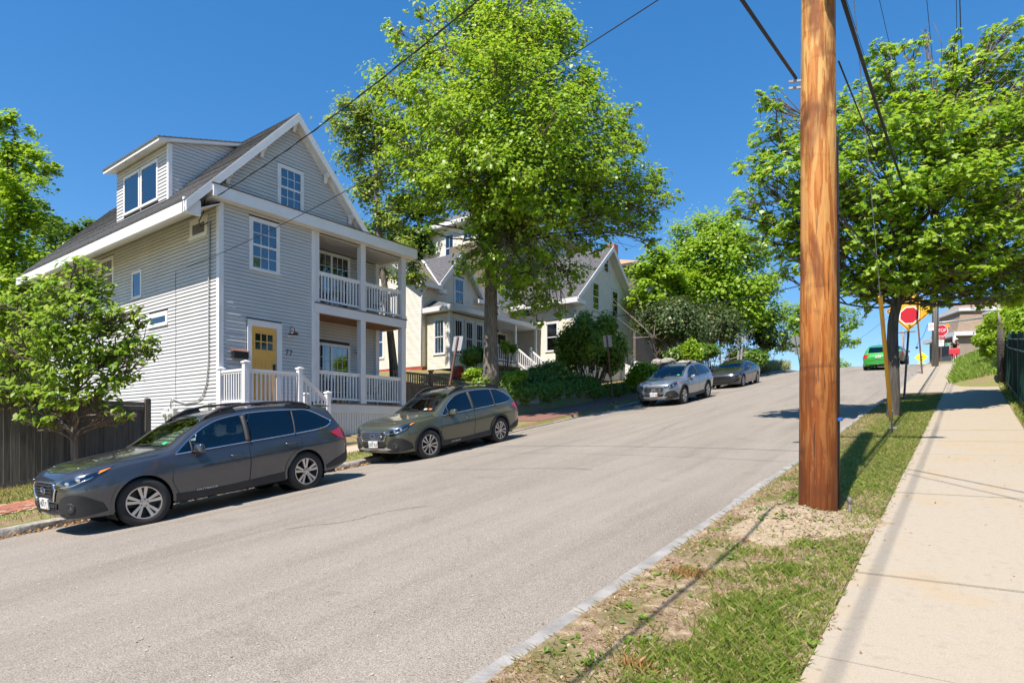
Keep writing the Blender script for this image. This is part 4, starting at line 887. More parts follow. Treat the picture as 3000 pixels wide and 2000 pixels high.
class Car:
    def __init__(s, P, name, label, cat, loc, rot, paint, wheel='five', group=None):
        s.P = P; s.paint = paint; s.T = thing(name, loc, label, cat, group, rot)
        f = {k: pchip(P[k]) for k in ('ztop', 'zbelt', 'zre', 'wm', 'wre', 'zb', 'wbelt')}; L = P['L']; s.L = L; s.f = f
        n1 = P.get('n', 132)
        ys = sorted(set([0, .008, .018, .03, .045, .06, .08, .1, .125, .15] + [round(.15 + (L - .3) * i / n1, 4) for i in range(n1 + 1)] + [L - q for q in (.125, .1, .08, .06, .045, .03, .018, .008, 0)]))
        rows = []
        for y in ys:
            zb, zbl, zre, zt, wm, wbl, wre = f['zb'](y), f['zbelt'](y), f['zre'](y), f['ztop'](y), f['wm'](y), f['wbelt'](y), f['wre'](y)
            zm = zb + (zbl - zb) * .42; zc = zb + (zbl - zb) * .80
            key = [(0, zb), (wm * .55, zb), (wm - .09, zb + .01), (wm - .045, zb + .07), (wm - .024, zm - .02), (wm - .002, zb + (zbl - zb) * .60), (wm - .006, zb + (zbl - zb) * .74), (wbl - .004, zbl), (wbl * .55 + wre * .45 + .012, zbl + (zre - zbl) * .5), (wre, zre), (wre * .80, zre + (zt - zre) * .60), (wre * .42, zre + (zt - zre) * .92), (0, zt)]
            cnt = [2, 2, 2, 4, 3, 3, 3, 6, 6, 4, 5, 5]; row = []
            for i in range(len(key) - 1):
                p0 = Vector(key[max(i-1, 0)]) if i else Vector((-key[1][0], key[1][1])); p1 = Vector(key[i]); p2 = Vector(key[i+1]); p3 = Vector(key[i+2]) if i + 2 < len(key) else Vector((-key[i][0], key[i][1]))
                for k in range(cnt[i]):
                    t = k / cnt[i]; q = .5 * ((2*p1) + (p2 - p0)*t + (2*p0 - 5*p1 + 4*p2 - p3)*t*t + (3*p1 - p0 - 3*p2 + p3)*t**3); row.append((max(q.x, 0) if i else q.x, q.y))
            row.append(key[-1]); rows.append(row)
        nr = len(rows[0]); verts = []; faces = []
        for y, row in zip(ys, rows):
            for x, z in row: verts.append((x, y, z))
            for x, z in row[-2:0:-1]: verts.append((-x, y, z))
        ring = 2 * nr - 2
        for j in range(len(ys) - 1):
            for i in range(ring):
                i2 = (i + 1) % ring; faces.append((j*ring + i, j*ring + i2, (j+1)*ring + i2, (j+1)*ring + i))
        faces.append(tuple(reversed(range(ring)))); faces.append(tuple((len(ys)-1)*ring + i for i in range(ring)))
        s.verts, s.faces = verts, faces
        s.bvh = BVHTree.FromPolygons([Vector(v) for v in verts], faces)
        s.wheel_kind = wheel
    # ---- projection of flat outlines onto the body
    def cast(s, o, d, off=0.):
        h = s.bvh.ray_cast(Vector(o), Vector(d))
        if h[0] is None: return None
        n = h[1] if h[1].dot(Vector(d)) < 0 else -h[1]
        return h[0] - Vector(d).normalized() * off
    def pr(s, kind, a, b, off, sx=1):
        if kind == 'side': return s.cast((sx * 2, a, b), (-sx, 0, 0), off)
        if kind == 'front': return s.cast((a, -1.5, b), (0, 1, 0), off)
        if kind == 'rear': return s.cast((a, s.L + 1.5, b), (0, -1, 0), off)
        if kind == 'corner':                        # 45 degree view of the front corner; a runs round the corner
            d = Vector((-sx * .6, .8, 0)); u = Vector((sx * .8, .6, 0)); o = u * a - d * 4; return s.cast((o.x, o.y, b), d, off)
        if kind == 'rcorner':
            d = Vector((-sx * .8, -.6, 0)); u = Vector((-sx * .6, .8, 0)); o = Vector((0, 0, 0)) + u * a - d * 6; return s.cast((o.x, o.y, b), d, off)
        if kind == 'top': return s.cast((a, b, 4), (0, 0, -1), off)
    def patch(s, name, mt, kind, poly, off=.004, sx=1, parent=None, grid=.05, edge=.03, smooth=True, thick=0., twist=None):
        pts = []
        n = len(poly)
        for i in range(n):
            a = Vector(poly[i]); b = Vector(poly[(i+1) % n]); k = max(1, int((b - a).length / edge))
            for q in range(k): pts.append(a.lerp(b, q / k))
        nb = len(pts); bp = [tuple(p) for p in pts]
        x0, x1 = min(p[0] for p in bp), max(p[0] for p in bp); y0, y1 = min(p[1] for p in bp), max(p[1] for p in bp)
        ins = []
        for i in range(int((x1 - x0) / grid) + 1):
            for j in range(int((y1 - y0) / grid) + 1):
                q = (x0 + grid * (i + .5), y0 + grid * (j + .5))
                if inpoly(q, bp) and min((q[0]-b[0])**2 + (q[1]-b[1])**2 for b in bp) > (grid * .35) ** 2: ins.append(q)
        vs, es, fs, *_ = delaunay_2d_cdt([Vector(p) for p in bp + ins], [(i, (i+1) % nb) for i in range(nb)], [], 1, 1e-5)
        mb = MB(); pos = [s.pr(kind, v[0], v[1], off, sx) for v in vs]; idx = {}
        for i, p in enumerate(pos):
            if p is not None: idx[i] = len(mb.v); mb.v.append(tuple(p))
        for f in fs:
            if all(i in idx for i in f): mb.f.append(tuple(idx[i] for i in f))
        if thick:
            base = dict(idx); bl = len(mb.v); back = {}
            for i in list(base):
                p = s.pr(kind, vs[i][0], vs[i][1], off - thick, sx)
                if p is not None: back[i] = len(mb.v); mb.v.append(tuple(p))
            cnt = {}
            for f in fs:
                for q in range(3): e = tuple(sorted((f[q], f[(q+1) % 3]))); cnt[e] = cnt.get(e, 0) + 1
            for (a, b), c in cnt.items():
                if c == 1 and a in back and b in back: mb.f.append((idx[a], idx[b], back[b], back[a]))
        if not mb.f: return None
        return mb.build(name, mt, parent or s.T, smooth='auto' if thick else smooth, local=True)
    def line(s, name, mt, kind, pts, r=.006, off=.0, sx=1, closed=True, parent=None, n=6):
        q = []; m = len(pts)
        for i in range(m if closed else m - 1):
            a = Vector(pts[i]); b = Vector(pts[(i+1) % m]); k = max(1, int((b - a).length / .04))
            for j in range(k):
                c = a.lerp(b, j / k); p = s.pr(kind, c[0], c[1], off, sx)
                if p is not None: q.append(p)
        if closed and q: q.append(q[0])
        if len(q) < 2: return None
        return MB().tube(q, r, n, cap=not closed).build(name, mt, parent or s.T, smooth=True, local=True)
    def body(s, holes_side=(), wind=None, rearw=None, arch=.39, axles=()):
        keep = []; V = [list(v) for v in s.verts]
        def inside(f):
            c = [sum(s.verts[i][k] for i in f) / len(f) for k in range(3)]
            if abs(c[0]) > .45:
                for ay, az, r in axles:
                    if (c[1]-ay)**2 + (c[2]-az)**2 < r*r: return True
            if len(f) > 8: return False
            p0, p1, p2 = (Vector(s.verts[i]) for i in (f[0], f[1], f[2])); nn = (p1 - p0).cross(p2 - p0)
            if nn.length < 1e-12: return False
            nn.normalize()
            if abs(nn.x) > .28 and abs(c[0]) > .4:
                for h in holes_side:
                    if inpoly((c[1], c[2]), h): return True
            if wind and abs(nn.x) < .75 and nn.z * (1 if nn.z > 0 else -1) > .1 and inpoly((c[0], c[1]), wind) and c[2] > s.f['zbelt'](c[1]) + .02: return True
            if rearw and inpoly((c[0], c[2]), rearw) and c[1] > s.L - .75: return True
            return False
        for f in s.faces:
            if not inside(f): keep.append(f)
        used = set(i for f in keep for i in f)
        for i in used:
            v = V[i]
            if abs(v[0]) > .45:
                for ay, az, r in axles:
                    d = math.hypot(v[1]-ay, v[2]-az)
                    if d < r: v[1] = ay + (v[1]-ay) * r / max(d, 1e-6); v[2] = az + (v[2]-az) * r / max(d, 1e-6)
        mb = MB(); mp = {}
        for f in keep:
            t = []
            for i in f:
                if i not in mp: mp[i] = len(mb.v); mb.v.append(tuple(V[i]))
                t.append(mp[i])
            mb.f.append(tuple(t))
        o = mb.build('body', s.paint, s.T, smooth=True, local=True); o.data.set_sharp_from_angle(angle=R(50)); return o
    def wheel(s, x, y, r, steer=0., rimr=.235, wd=.225, kind=None):
        kind = kind or s.wheel_kind; sg = 1 if x > 0 else -1
        w = bpy.data.objects.new('wheel', None)   # replaced by tyre mesh below
        bpy.data.objects.remove(w)
        h = wd / 2
        ty = MB().lathe([(rimr - .005, -h + .02), (rimr + .02, -h), (r - .05, -h - .004), (r - .012, -h + .02), (r, -h + .05), (r, -.03), (r - .008, -.025), (r - .008, -.015), (r, -.01), (r, .01), (r - .008, .015), (r - .008, .025), (r, .03), (r, h - .05), (r - .012, h - .02), (r - .05, h + .004), (rimr + .02, h), (rimr - .005, h - .02)], 40, 'x')
        t = ty.build('wheel', TYRE, s.T, smooth='auto', local=True); t.location = (x, y, r); t.rotation_euler = (0, 0, steer)
        def sub(mb, nm, m_, sm=True): o = mb.build(nm, m_, t, smooth=sm, local=True); return o
        f = sg * (h - .018)
        sub(MB().lathe([(rimr + .004, f - sg * .02), (rimr + .004, f + sg*.004), (rimr - .012, f + sg*.004), (rimr - .02, f - sg*.03), (rimr - .03, -sg * h * .6)], 40, 'x'), 'rim', ALLOY, 'auto')
        sub(MB().lathe([(rimr - .03, -sg*.03), (.0, -sg*.03)], 24, 'x'), 'brake_cover', POCKET)
        sp = MB(); dk = MB()
        def spoke(a, w0, w1, r0, r1, mb, dep=0.):
            ca, sa = math.cos(a), math.sin(a)
            def q(rr, ww, xx): return (f + sg * xx - sg * dep, ca * rr - sa * ww, sa * rr + ca * ww)
            mb.hexa([q(r0, -w0, -.045), q(r0, w0, -.045), q(r1, w1, -.03), q(r1, -w1, -.03), q(r0, -w0 * .8, -.012), q(r0, w0 * .8, -.012), q(r1, w1 * .85, .0), q(r1, -w1 * .85, .0)])
        nsp = 5
        if kind == 'five':
            for k in range(5):
                a = 2 * math.pi * k / 5 + .3
                for e in (-1, 1): spoke(a + e * .20, .018, .028, .05, rimr - .012, sp)
                spoke(a, .012, .03, .05, rimr - .015, dk, .02)
        elif kind == 'ten':
            for k in range(10): spoke(2 * math.pi * k / 10 + .1 + (.10 if k % 2 else -.04), .012, .026, .045, rimr - .012, sp)
        elif kind == 'plain':
            for k in range(5):
                a = 2 * math.pi * k / 5
                for e in (-1, 1): spoke(a + e * .16, .02, .034, .04, rimr - .012, sp)
        else:
            for k in range(7): spoke(2 * math.pi * k / 7, .02, .03, .04, rimr - .012, sp); spoke(2 * math.pi * k / 7 + .25, .012, .02, .06, rimr - .012, dk, .012)
        sub(sp, 'spokes', ALLOY, False)
        if dk.v: sub(dk, 'spoke_infill', POCKET, False)
        sub(MB().lathe([(.066, f - sg*.03), (.064, f - sg*.006), (.034, f - sg*.004), (.03, f + sg*.004), (0, f + sg*.006)], 20, 'x'), 'hub', ALLOY, 'auto')
        lg = MB()
        for k in range(5):
            a = 2 * math.pi * k / 5 + .1; lg.tube([(f - sg*.02, .052*math.cos(a), .052*math.sin(a)), (f + sg*.004, .052*math.cos(a), .052*math.sin(a))], .009, 6)
        sub(lg, 'lug_nuts', POCKET, False); return t
    def liner(s, y, r, hw):
        for side in (-1, 1): s.liner1(y, r, hw, side)
    def liner1(s, y, r, hw, side):
        mb = MB()
        for sg in (side,):
            n = 20; b = len(mb.v)
            for k in range(n + 1):
                a = math.pi * (-.15 + 1.3 * k / n)
                for x in (.45, hw): mb.v.append((sg * x, y + r * math.cos(a), s.P['rt'] + r * math.sin(a)))
                mb.v.append((sg * .45, y, s.P['rt']))
            for k in range(n):
                p = b + 3*k; mb.f += [(p, p+1, p+4, p+3), (p, p+3, p+2)]
        mb.build('wheel_arch_liner', DARK, s.T, local=True)
    def seats(s, rows, z=.62, cols=(-.37, .37)):
        it = MB().box(-.70, .70, rows[0][0] - .75, rows[0][0] - .45, .55, .93); it.build('dashboard', PLAST, s.T, local=True)
        MB().box(-.78, .78, 1.3, s.L - .45, .34, .40).build('cabin_floor', DARK, s.T, local=True)
        MB().tube([(.37 + .18*math.cos(t), rows[0][0] - .40 - .05*math.sin(t), .92 + .17*math.sin(t)) for t in frange(0, 6.283, 16)], .014, 6).build('steering_wheel', PLAST, s.T, smooth=True, local=True)
        for (y, tilt) in rows:
            for c in cols:
                b = MB().hexa([(c-.24, y-.42, .45), (c+.24, y-.42, .45), (c+.24, y+.02, .45), (c-.24, y+.02, .45), (c-.24, y-.45, .68), (c+.24, y-.45, .68), (c+.24, y+.02, .62), (c-.24, y+.02, .62)])
                b.hexa([(c-.24, y-.04, .55), (c+.24, y-.04, .55), (c+.24, y+.12, .55), (c-.24, y+.12, .55), (c-.21, y+.14, 1.16), (c+.21, y+.14, 1.16), (c+.21, y+.24, 1.16), (c-.21, y+.24, 1.16)])
                st = bevel(b.build('seat', SEATM, s.T, local=True), .05, 3)
                h = MB().hexa([(c-.12, y+.16, 1.18), (c+.12, y+.16, 1.18), (c+.12, y+.25, 1.18), (c-.12, y+.25, 1.18), (c-.11, y+.19, 1.37), (c+.11, y+.19, 1.37), (c+.11, y+.26, 1.37), (c-.11, y+.26, 1.37)])
                bevel(h.build('headrest', SEATM, st, local=True), .05, 3)
    def mirrors(s, y, z, hw, cover):
        for sg in (-1, 1):
            b = MB().hexa([(sg*(hw-.03), y-.05, z-.08), (sg*(hw+.17), y-.02, z-.07), (sg*(hw+.17), y+.09, z-.07), (sg*(hw-.01), y+.09, z-.08), (sg*(hw-.01), y-.02, z+.06), (sg*(hw+.16), y+.0, z+.07), (sg*(hw+.16), y+.08, z+.07), (sg*(hw), y+.08, z+.06)])
            o = bevel(b.build('door_mirror', cover, s.T, local=True, smooth=True), .035, 4)
            MB().hexa([(sg*(hw-.07), y-.02, z-.17), (sg*(hw+.03), y-.02, z-.13), (sg*(hw+.03), y+.07, z-.13), (sg*(hw-.07), y+.07, z-.17), (sg*(hw-.05), y-.02, z-.06), (sg*(hw+.05), y-.02, z-.06), (sg*(hw+.05), y+.07, z-.06), (sg*(hw-.05), y+.07, z-.06)]).build('mirror_stalk', PLAST, o, local=True)
    def text_on(s, txt, size, m_, kind, a, b, sx=1, off=.006, parent=None, ssx=1.0):
        p = s.pr(kind, a, b, off, sx); u = s.pr(kind, a + (.1 if kind == 'side' else .05), b, off, sx); v = s.pr(kind, a, b + .05, off, sx)
        if None in (p, u, v): return
        ux = (u - p); uy = (v - p)
        me = text_mesh(txt, size, 'lettering', ssx); me.transform(frame_mtx(p, ux, (uy - ux.normalized() * uy.dot(ux.normalized())))); me.materials.append(m_)
        link(bpy.data.objects.new('lettering', me), parent or s.T, True)

WAGON = dict(L=4.82, rt=.362,
  ztop=[(0,.80),(.02,.845),(.06,.885),(.14,.925),(.3,.968),(.6,1.012),(1.0,1.058),(1.28,1.09),(1.38,1.105),(1.75,1.325),(2.10,1.50),(2.3,1.56),(2.6,1.598),(3.0,1.612),(3.5,1.602),(4.0,1.568),(4.35,1.528),(4.46,1.505),(4.54,1.40),(4.66,1.18),(4.73,1.05),(4.79,.98),(4.82,.90)],
  zbelt=[(0,.70),(.06,.77),(.2,.83),(.5,.88),(.9,.925),(1.4,.965),(2.5,1.005),(3.5,1.045),(4.2,1.085),(4.5,1.085),(4.7,1.0),(4.82,.82)],
  zre=[(0,.76),(.06,.84),(.3,.93),(.6,.98),(1.28,1.05),(1.42,1.10),(1.75,1.285),(2.1,1.445),(2.4,1.515),(3.0,1.555),(3.6,1.54),(4.0,1.505),(4.35,1.46),(4.47,1.42),(4.56,1.29),(4.66,1.13),(4.73,1.01),(4.82,.86)],
  wm=[(0,.40),(.02,.52),(.06,.635),(.14,.745),(.3,.835),(.55,.89),(1.0,.912),(2.0,.92),(3.2,.92),(3.9,.915),(4.4,.88),(4.62,.82),(4.74,.74),(4.80,.64),(4.82,.52)],
  wbelt=[(0,.37),(.06,.60),(.3,.79),(.6,.845),(1.0,.862),(2.0,.872),(3.2,.872),(3.9,.855),(4.4,.80),(4.62,.745),(4.74,.67),(4.82,.47)],
  wre=[(0,.32),(.06,.50),(.3,.665),(.6,.72),(1.28,.735),(1.45,.73),(1.75,.675),(2.1,.625),(2.6,.605),(3.5,.595),(4.2,.565),(4.5,.575),(4.66,.62),(4.82,.42)],
  zb=[(0,.40),(.03,.31),(.1,.265),(.5,.245),(4.2,.27),(4.6,.34),(4.78,.42),(4.82,.48)])
def wagon(name, label, loc, rot, paint, wheel, plate, facelift, sticker=None, group=None, badge=True, clad=True, steer=.0):
    c = Car(WAGON, name, label, 'car', loc, rot, paint, wheel, group); ra = .41; fa, rb = .93, 3.675; rt = .362
    T = c.T
    dlo = smooth_poly([(1.44, .995), (1.80, 1.245), (2.18, 1.425), (2.6, 1.495), (3.1, 1.515), (3.7, 1.49), (4.02, 1.45), (4.40, 1.225), (4.36, 1.165), (4.10, 1.10), (3.3, 1.06), (2.4, 1.03)], 5, sharp=(0, 7))
    shr = [(1.52, 1.02), (1.83, 1.235), (2.2, 1.405), (2.6, 1.475), (3.1, 1.495), (3.7, 1.47), (4.0, 1.435), (4.34, 1.22), (4.28, 1.17), (4.05, 1.12), (3.3, 1.08), (2.4, 1.05)]
    wind = [(-.60, 1.44), (.60, 1.44), (.52, 2.08), (-.52, 2.08)]; rear = [(-.50, 1.22), (.50, 1.22), (.46, 1.43), (-.46, 1.43)]
    c.body([shr], wind, rear, axles=((fa, rt, ra), (rb, rt, ra)))
    for y in (fa, rb): c.liner(y, ra + .004, .86)
    for sg in (-1, 1):
        st = steer
        c.wheel(sg * .795, fa, rt, st); c.wheel(sg * .795, rb, rt)
        # side glass: front quarter, front door, rear door, cargo
        B = [1.78, 2.62, 3.56]
        segs = []
        lim = [(1.0, 1.72), (1.735, 2.60), (2.72, 3.56), (3.585, 4.6)]
        for k, (a, b) in enumerate(lim):
            # clip the window outline between two (slightly raked) pillars
            def clip(poly, y0, y1):
                out = poly
                for side, yc in ((1, y0), (-1, y1)):
                    r_ = []; n = len(out)
                    if not n: return out
                    rake = -.12 if k < 3 else -.25
                    fd = lambda p: side * (p[0] - (yc + (0 if (side == 1 and k == 0) or (side == -1 and k == 3) else rake * (p[1] - 1.2) * (-1))))
                    for i in range(n):
                        p, q = out[i], out[(i+1) % n]; dp, dq = fd(p), fd(q)
                        if dp >= 0: r_.append(p)
                        if dp * dq < 0: t = dp / (dp - dq); r_.append((p[0] + (q[0]-p[0])*t, p[1] + (q[1]-p[1])*t))
                    out = r_
                return out
            pl = clip(dlo, a, b)
            if len(pl) > 2: c.patch('side_window', CGLASS if k < 2 else PGLASS, 'side', pl, .004, sg, grid=.07)
        for yc in (1.728, 2.66, 3.573): c.line('pillar', PLAST, 'side', [(yc + .12 * (zz - 1.2) * (1 if yc < 3.5 else 2), zz) for zz in ((.99 if yc < 2 else 1.03), 1.2, (1.21 if yc < 2 else 1.51))], .05 if yc == 2.66 else .016, -.012 if yc == 2.66 else 0, sg, closed=False)
        c.line('window_trim', CHROME, 'side', dlo, .011, .002, sg)
        # doors: thin shells proud of the body, with handles
        fd = [(1.40, .94), (1.34, .62), (1.42, .40), (2.56, .36), (2.60, .60), (2.62, .99)]; rd = [(2.63, .99), (2.61, .60), (2.57, .36), (3.22, .36), (3.40, .60), (3.62, .84), (3.66, 1.03)]
        for pl, hy, hz in ((fd, 2.38, .845), (rd, 3.40, .905)):
            d = c.patch('door', paint, 'side', smooth_poly(pl, 4, sharp=(0, 2, 3, 5) if pl is fd else (0, 2, 3, 6)), .005, sg, grid=.06, thick=.004)
            c.line('shut_line', DARK, 'side', pl, .0055, .001, sg, parent=d)
            p = [c.pr('side', hy + e, hz + .012 * abs(e) * 6, q, sg) for e, q in ((-.11, .012), (-.08, .035), (.08, .035), (.11, .012))]
            if None not in p: MB().tube(p, [.012, .015, .015, .012], 8).build('handle', paint, d, smooth=True, local=True)
        # lower cladding and wheel-arch trim
        arcf = [(fa + (ra + .0) * math.cos(a), rt + (ra) * math.sin(a)) for a in frange(math.pi * 1.02, -math.pi * .06, 24)]
        for (ay) in (fa, rb):
            wdt = .045 if not facelift else .03
            ring = [(ay + (ra - .012) * math.cos(a), rt + (ra - .012) * math.sin(a)) for a in frange(-.15, math.pi + .15, 28)] + [(ay + (ra + wdt) * math.cos(a), rt + (ra + wdt) * math.sin(a)) for a in frange(math.pi + .15, -.15, 28)]
            c.patch('wheel_arch_trim', PLAST if not facelift else paint, 'side', ring, .014, sg, grid=.04, thick=.02)
        c.patch('sill_cladding', PLAST, 'side', [(1.36, .27), (3.24, .28), (3.27, .43), (2.2, .385), (1.36, .40)], .012, sg, grid=.08, thick=.014)
        if badge: c.text_on('OUTBACK', .046, PLATE, 'side', 1.85, .335 if not facelift else .405, sg, .022, ssx=1.6)
        # lamps
        hl = smooth_poly([(.30, .735), (.40, .705), (.62, .73), (.80, .80), (1.02, .935), (.78, .905), (.52, .835), (.34, .775)], 4, sharp=(0, 4))
        hl2 = [(a * 1.0 + .0, .79 + (b - .79) * 1.18) for a, b in hl]
        lp = c.patch('headlamp', LAMPIN, 'corner', hl2, .006, sg, grid=.04, thick=.02)
        c.patch('lens', LENS, 'corner', hl2, .020, sg, grid=.05, parent=lp)
        c.line('chrome_edge', CHROME, 'corner', [(.42, .722), (.64, .748), (.81, .815), (.90, .87)], .009, .016, sg, closed=False, parent=lp)
        c.patch('indicator', AMB, 'corner', [(.90, .872), (.95, .90), (1.0, .935), (.95, .925), (.905, .912)], .024, sg, grid=.04, parent=lp)
        for (a, b, r_) in ((.56, .775, .032), (.70, .815, .034)):
            p = c.pr('corner', a, b, .008, sg)
            if p is not None:
                mb = MB(); dn = Vector((sg * .6, -.8, 0)); mb.tube([p, p + dn * .012, p + dn * .018], [r_, r_, r_ * .7], 14); mb.build('projector', CHROME, lp, smooth='auto', local=True)
        # fog lamp pod
        pod = smooth_poly([(.34, .40), (.42, .56), (.56, .62), (.74, .60), (.92, .47), (.95, .34), (.62, .29), (.40, .30)], 4, sharp=(4, 5))
        pd = c.patch('fog_pod', PLAST, 'corner', pod, .016, sg, grid=.05, thick=.03)
        p = c.pr('corner', .56, .44, .006, sg)
        if p is not None:
            dn = Vector((sg * .55, -.83, 0)); MB().tube([p - dn * .01, p + dn * .012, p + dn * .02], [.075, .075, .066], 18).build('fog_ring', PLAST, pd, smooth='auto', local=True)
            MB().tube([p, p + dn * .016, p + dn * .020], [.048, .048, .03], 16).build('fog_lamp', CHROME, pd, smooth='auto', local=True)
        # tail lamp
        c.patch('tail_lamp', REDL, 'side', [(4.30, 1.01), (4.46, .90), (4.70, .79), (4.78, .83), (4.78, 1.00), (4.60, 1.07)], .012, sg, grid=.04, thick=.02)
        c.patch('bumper_cladding', PLAST, 'side', [(4.12, .40), (4.15, .34), (4.70, .40), (4.80, .52), (4.80, .60), (4.4, .50)], .012, sg, grid=.06, thick=.014)
        # roof rail: long bar with thick feet
        rr = []
        for yy, hh in ((1.98, .0), (2.10, .035), (2.35, .075), (2.7, .09), (3.2, .09), (3.65, .085), (3.95, .075), (4.1, .02)):
            zt = c.pr('top', sg * .575, yy, 0, 1); rr.append((sg * .575, yy, (zt.z if zt else 1.5) + hh))
        MB().tube(rr, [.012, .022, .026, .022, .018, .024, .026, .014], 8).build('roof_rail', PLAST, T, smooth=True, local=True)
        for (a, b) in ((2.1, 2.62), (3.55, 4.02)):
            ft = MB(); za = c.pr('top', sg*.575, a, 0).z; zb_ = c.pr('top', sg*.575, b, 0).z
            ft.hexa([(sg*.575-.028, a, za-.01), (sg*.575+.028, a, za-.01), (sg*.575+.028, b, zb_-.01), (sg*.575-.028, b, zb_-.01), (sg*.575-.02, a+.06, za+.05), (sg*.575+.02, a+.06, za+.05), (sg*.575+.02, b-.06, zb_+.075), (sg*.575-.02, b-.06, zb_+.075)])
            ft.build('rail_foot', PLAST, T, local=True)
    c.patch('windscreen', CGLASS, 'top', [(-.66, 1.38), (0, 1.345), (.66, 1.38), (.575, 2.11), (0, 2.15), (-.575, 2.11)], .004, grid=.09)
    c.line('windscreen_seal', PLAST, 'top', [(-.67, 1.375), (0, 1.34), (.67, 1.375), (.585, 2.115), (0, 2.16), (-.585, 2.115)], .012, 0)
    for a in (-.28, .25): c.line('wiper', PLAST, 'top', [(a, 1.40), (a + .42, 1.44)], .010, .02, closed=False)
    c.patch('rear_window', PGLASS, 'rear', [(-.56, 1.18), (.56, 1.18), (.50, 1.46), (-.50, 1.46)], .004, grid=.07)
    sp = MB().hexa([(-.52, 4.36, 1.49), (.52, 4.36, 1.49), (.50, 4.58, 1.475), (-.50, 4.58, 1.475), (-.52, 4.34, 1.535), (.52, 4.34, 1.535), (.50, 4.60, 1.495), (-.50, 4.60, 1.495)]); bevel(sp.build('rear_spoiler', paint if facelift else PLAST, T, local=True, smooth=True), .015, 3)
    # bonnet edge, grille, badge, bumper
    c.line('bonnet_line', DARK, 'top', [(-.80, 1.26), (-.74, .75), (-.66, .34), (-.5, .14), (0, .085), (.5, .14), (.66, .34), (.74, .75), (.80, 1.26)], .005, .001, closed=False)
    for sg in (-1, 1): c.line('bonnet_crease', paint, 'top', [(sg*.62, 1.25), (sg*.56, .7), (sg*.44, .22)], .010, -.005, closed=False)
    gr = [(-.37, .775), (.37, .775), (.43, .70), (.37, .565), (-.37, .565), (-.43, .70)] if not facelift else [(-.36, .79), (.36, .79), (.42, .70), (.34, .53), (-.34, .53), (-.42, .70)]
    g = c.patch('grille', PLAST, 'front', gr, .012, grid=.05, thick=.03); c.line('grille_frame', CHROME, 'front', gr, .013, .016, parent=g)
    for k in range(4):
        z = .605 + .045 * k; hw = .36 - .02 * abs(k - 2)
        c.line('grille_bar', (CHROME if not facelift else PLAST), 'front', [(-hw, z), (hw, z)], .011 if not facelift else .009, .022, closed=False, parent=g)
    e = c.pr('front', 0, .675, .026); MB().lathe([(.075, .0), (.072, .01), (0, .014)], 20, 'y', (0, 0, 0)).v
    bd = MB(); n = 20
    bd.v = [(e.x + .085 * math.cos(t), e.y, e.z + .045 * math.sin(t)) for t in frange(0, 6.283, n)[:-1]] + [(e.x, e.y - .012, e.z)]; bd.f = [(i, (i+1) % n, n) for i in range(n)]
    bd.build('badge', mat('blue_badge', (.02, .04, .16), .2, coat=.5), g, local=True)
    MB().tube([(e.x + .088 * math.cos(t), e.y - .004, e.z + .047 * math.sin(t)) for t in frange(0, 6.283, n)], .006, 6).build('badge_ring', CHROME, g, smooth=True, local=True)
    st6 = MB()
    for (dx, dz, r_) in ((-.045, .008, .017), (.0, .018, .009), (.03, .014, .009), (.05, -.004, .009), (.018, -.016, .009), (-.01, -.018, .009)): st6.tube([(e.x+dx, e.y-.004, e.z+dz), (e.x+dx, e.y-.016, e.z+dz)], r_, 6)
    st6.build('badge_stars', CHROME, g, local=True)
    c.patch('lower_grille', DARK, 'front', [(-.42, .50), (.42, .50), (.36, .40), (-.36, .40)], .012, grid=.05)
    c.line('lower_grille_bar', PLAST, 'front', [(-.38, .45), (.38, .45)], .009, .02, closed=False)
    c.patch('skid_plate', SILV if not facelift else PLAST, 'front', [(-.55, .36), (-.30, .345), (.30, .345), (.55, .36), (.40, .415), (.34, .39), (-.34, .39), (-.40, .415)], .022, grid=.05, thick=.02)
    pm = MB(); py = c.pr('front', 0, .49, 0).y - .035; pm.box(-.155, .155, py - .008, py + .02, .405, .56); pl = bevel(pm.build('number_plate', PLATE, T, local=True), .006, 1)
    put_text(plate, .105, INKG, pl, Matrix.Translation((0, py - .0095, .478)) @ Matrix.Rotation(R(90), 4, 'X'), .82, True)
    put_text('Maine', .035, INKG, pl, Matrix.Translation((0, py - .0095, .54)) @ Matrix.Rotation(R(90), 4, 'X'), 1, True)
    MB().box(.09, .14, py - .0105, py - .0088, .412, .435).build('plate_sticker', STO, pl, local=True)
    c.mirrors(1.74, 1.05, .885, paint); c.seats([(2.42, 0), (3.35, 0)])
    if sticker:
        for (a, b, mt_) in sticker: c.patch('windscreen_sticker', mt_, 'top', [(a, b), (a + .10, b), (a + .10, b + .05), (a, b + .05)], .006, grid=.04)
    # underbody
    MB().box(-.75, .75, .5, 4.4, .24, .30).build('underbody', DARK, T, local=True)
    return c
def on_road(X, Y, dy=.0):
    return (X, Y, road_z(X, Y) + dy)
GR1 = math.atan((road_z(-10.6, 7) - road_z(-10.6, 4)) / 3); GR2 = math.atan((road_z(-11, 13.4) - road_z(-11, 10.6)) / 2.8); GR3 = math.atan((road_z(-10, 27) - road_z(-10, 24)) / 3)
GREYP_ = car_paint('dark_grey_paint', (.080, .086, .100), .70, .30); OLIVE = car_paint('olive_paint', (.100, .106, .072), .5); SILVER = car_paint('silver_blue_paint', (.26, .29, .335), .6, .3); BLACKP = car_paint('black_paint', (.022, .022, .026), .3)
def place_car(fn, X, Yf, gr, **k):             # Yf = front axle position up the street; X = centre line
    y0 = Yf - .93; z = road_z(X, Yf); return fn(loc=(X, y0, z - .93 * math.tan(gr) + .004), rot=(gr, 0, 0), **k)
def left_roll(X, Y): return -math.atan((road_z(X + .8, Y) - road_z(X - .8, Y)) / 1.6)
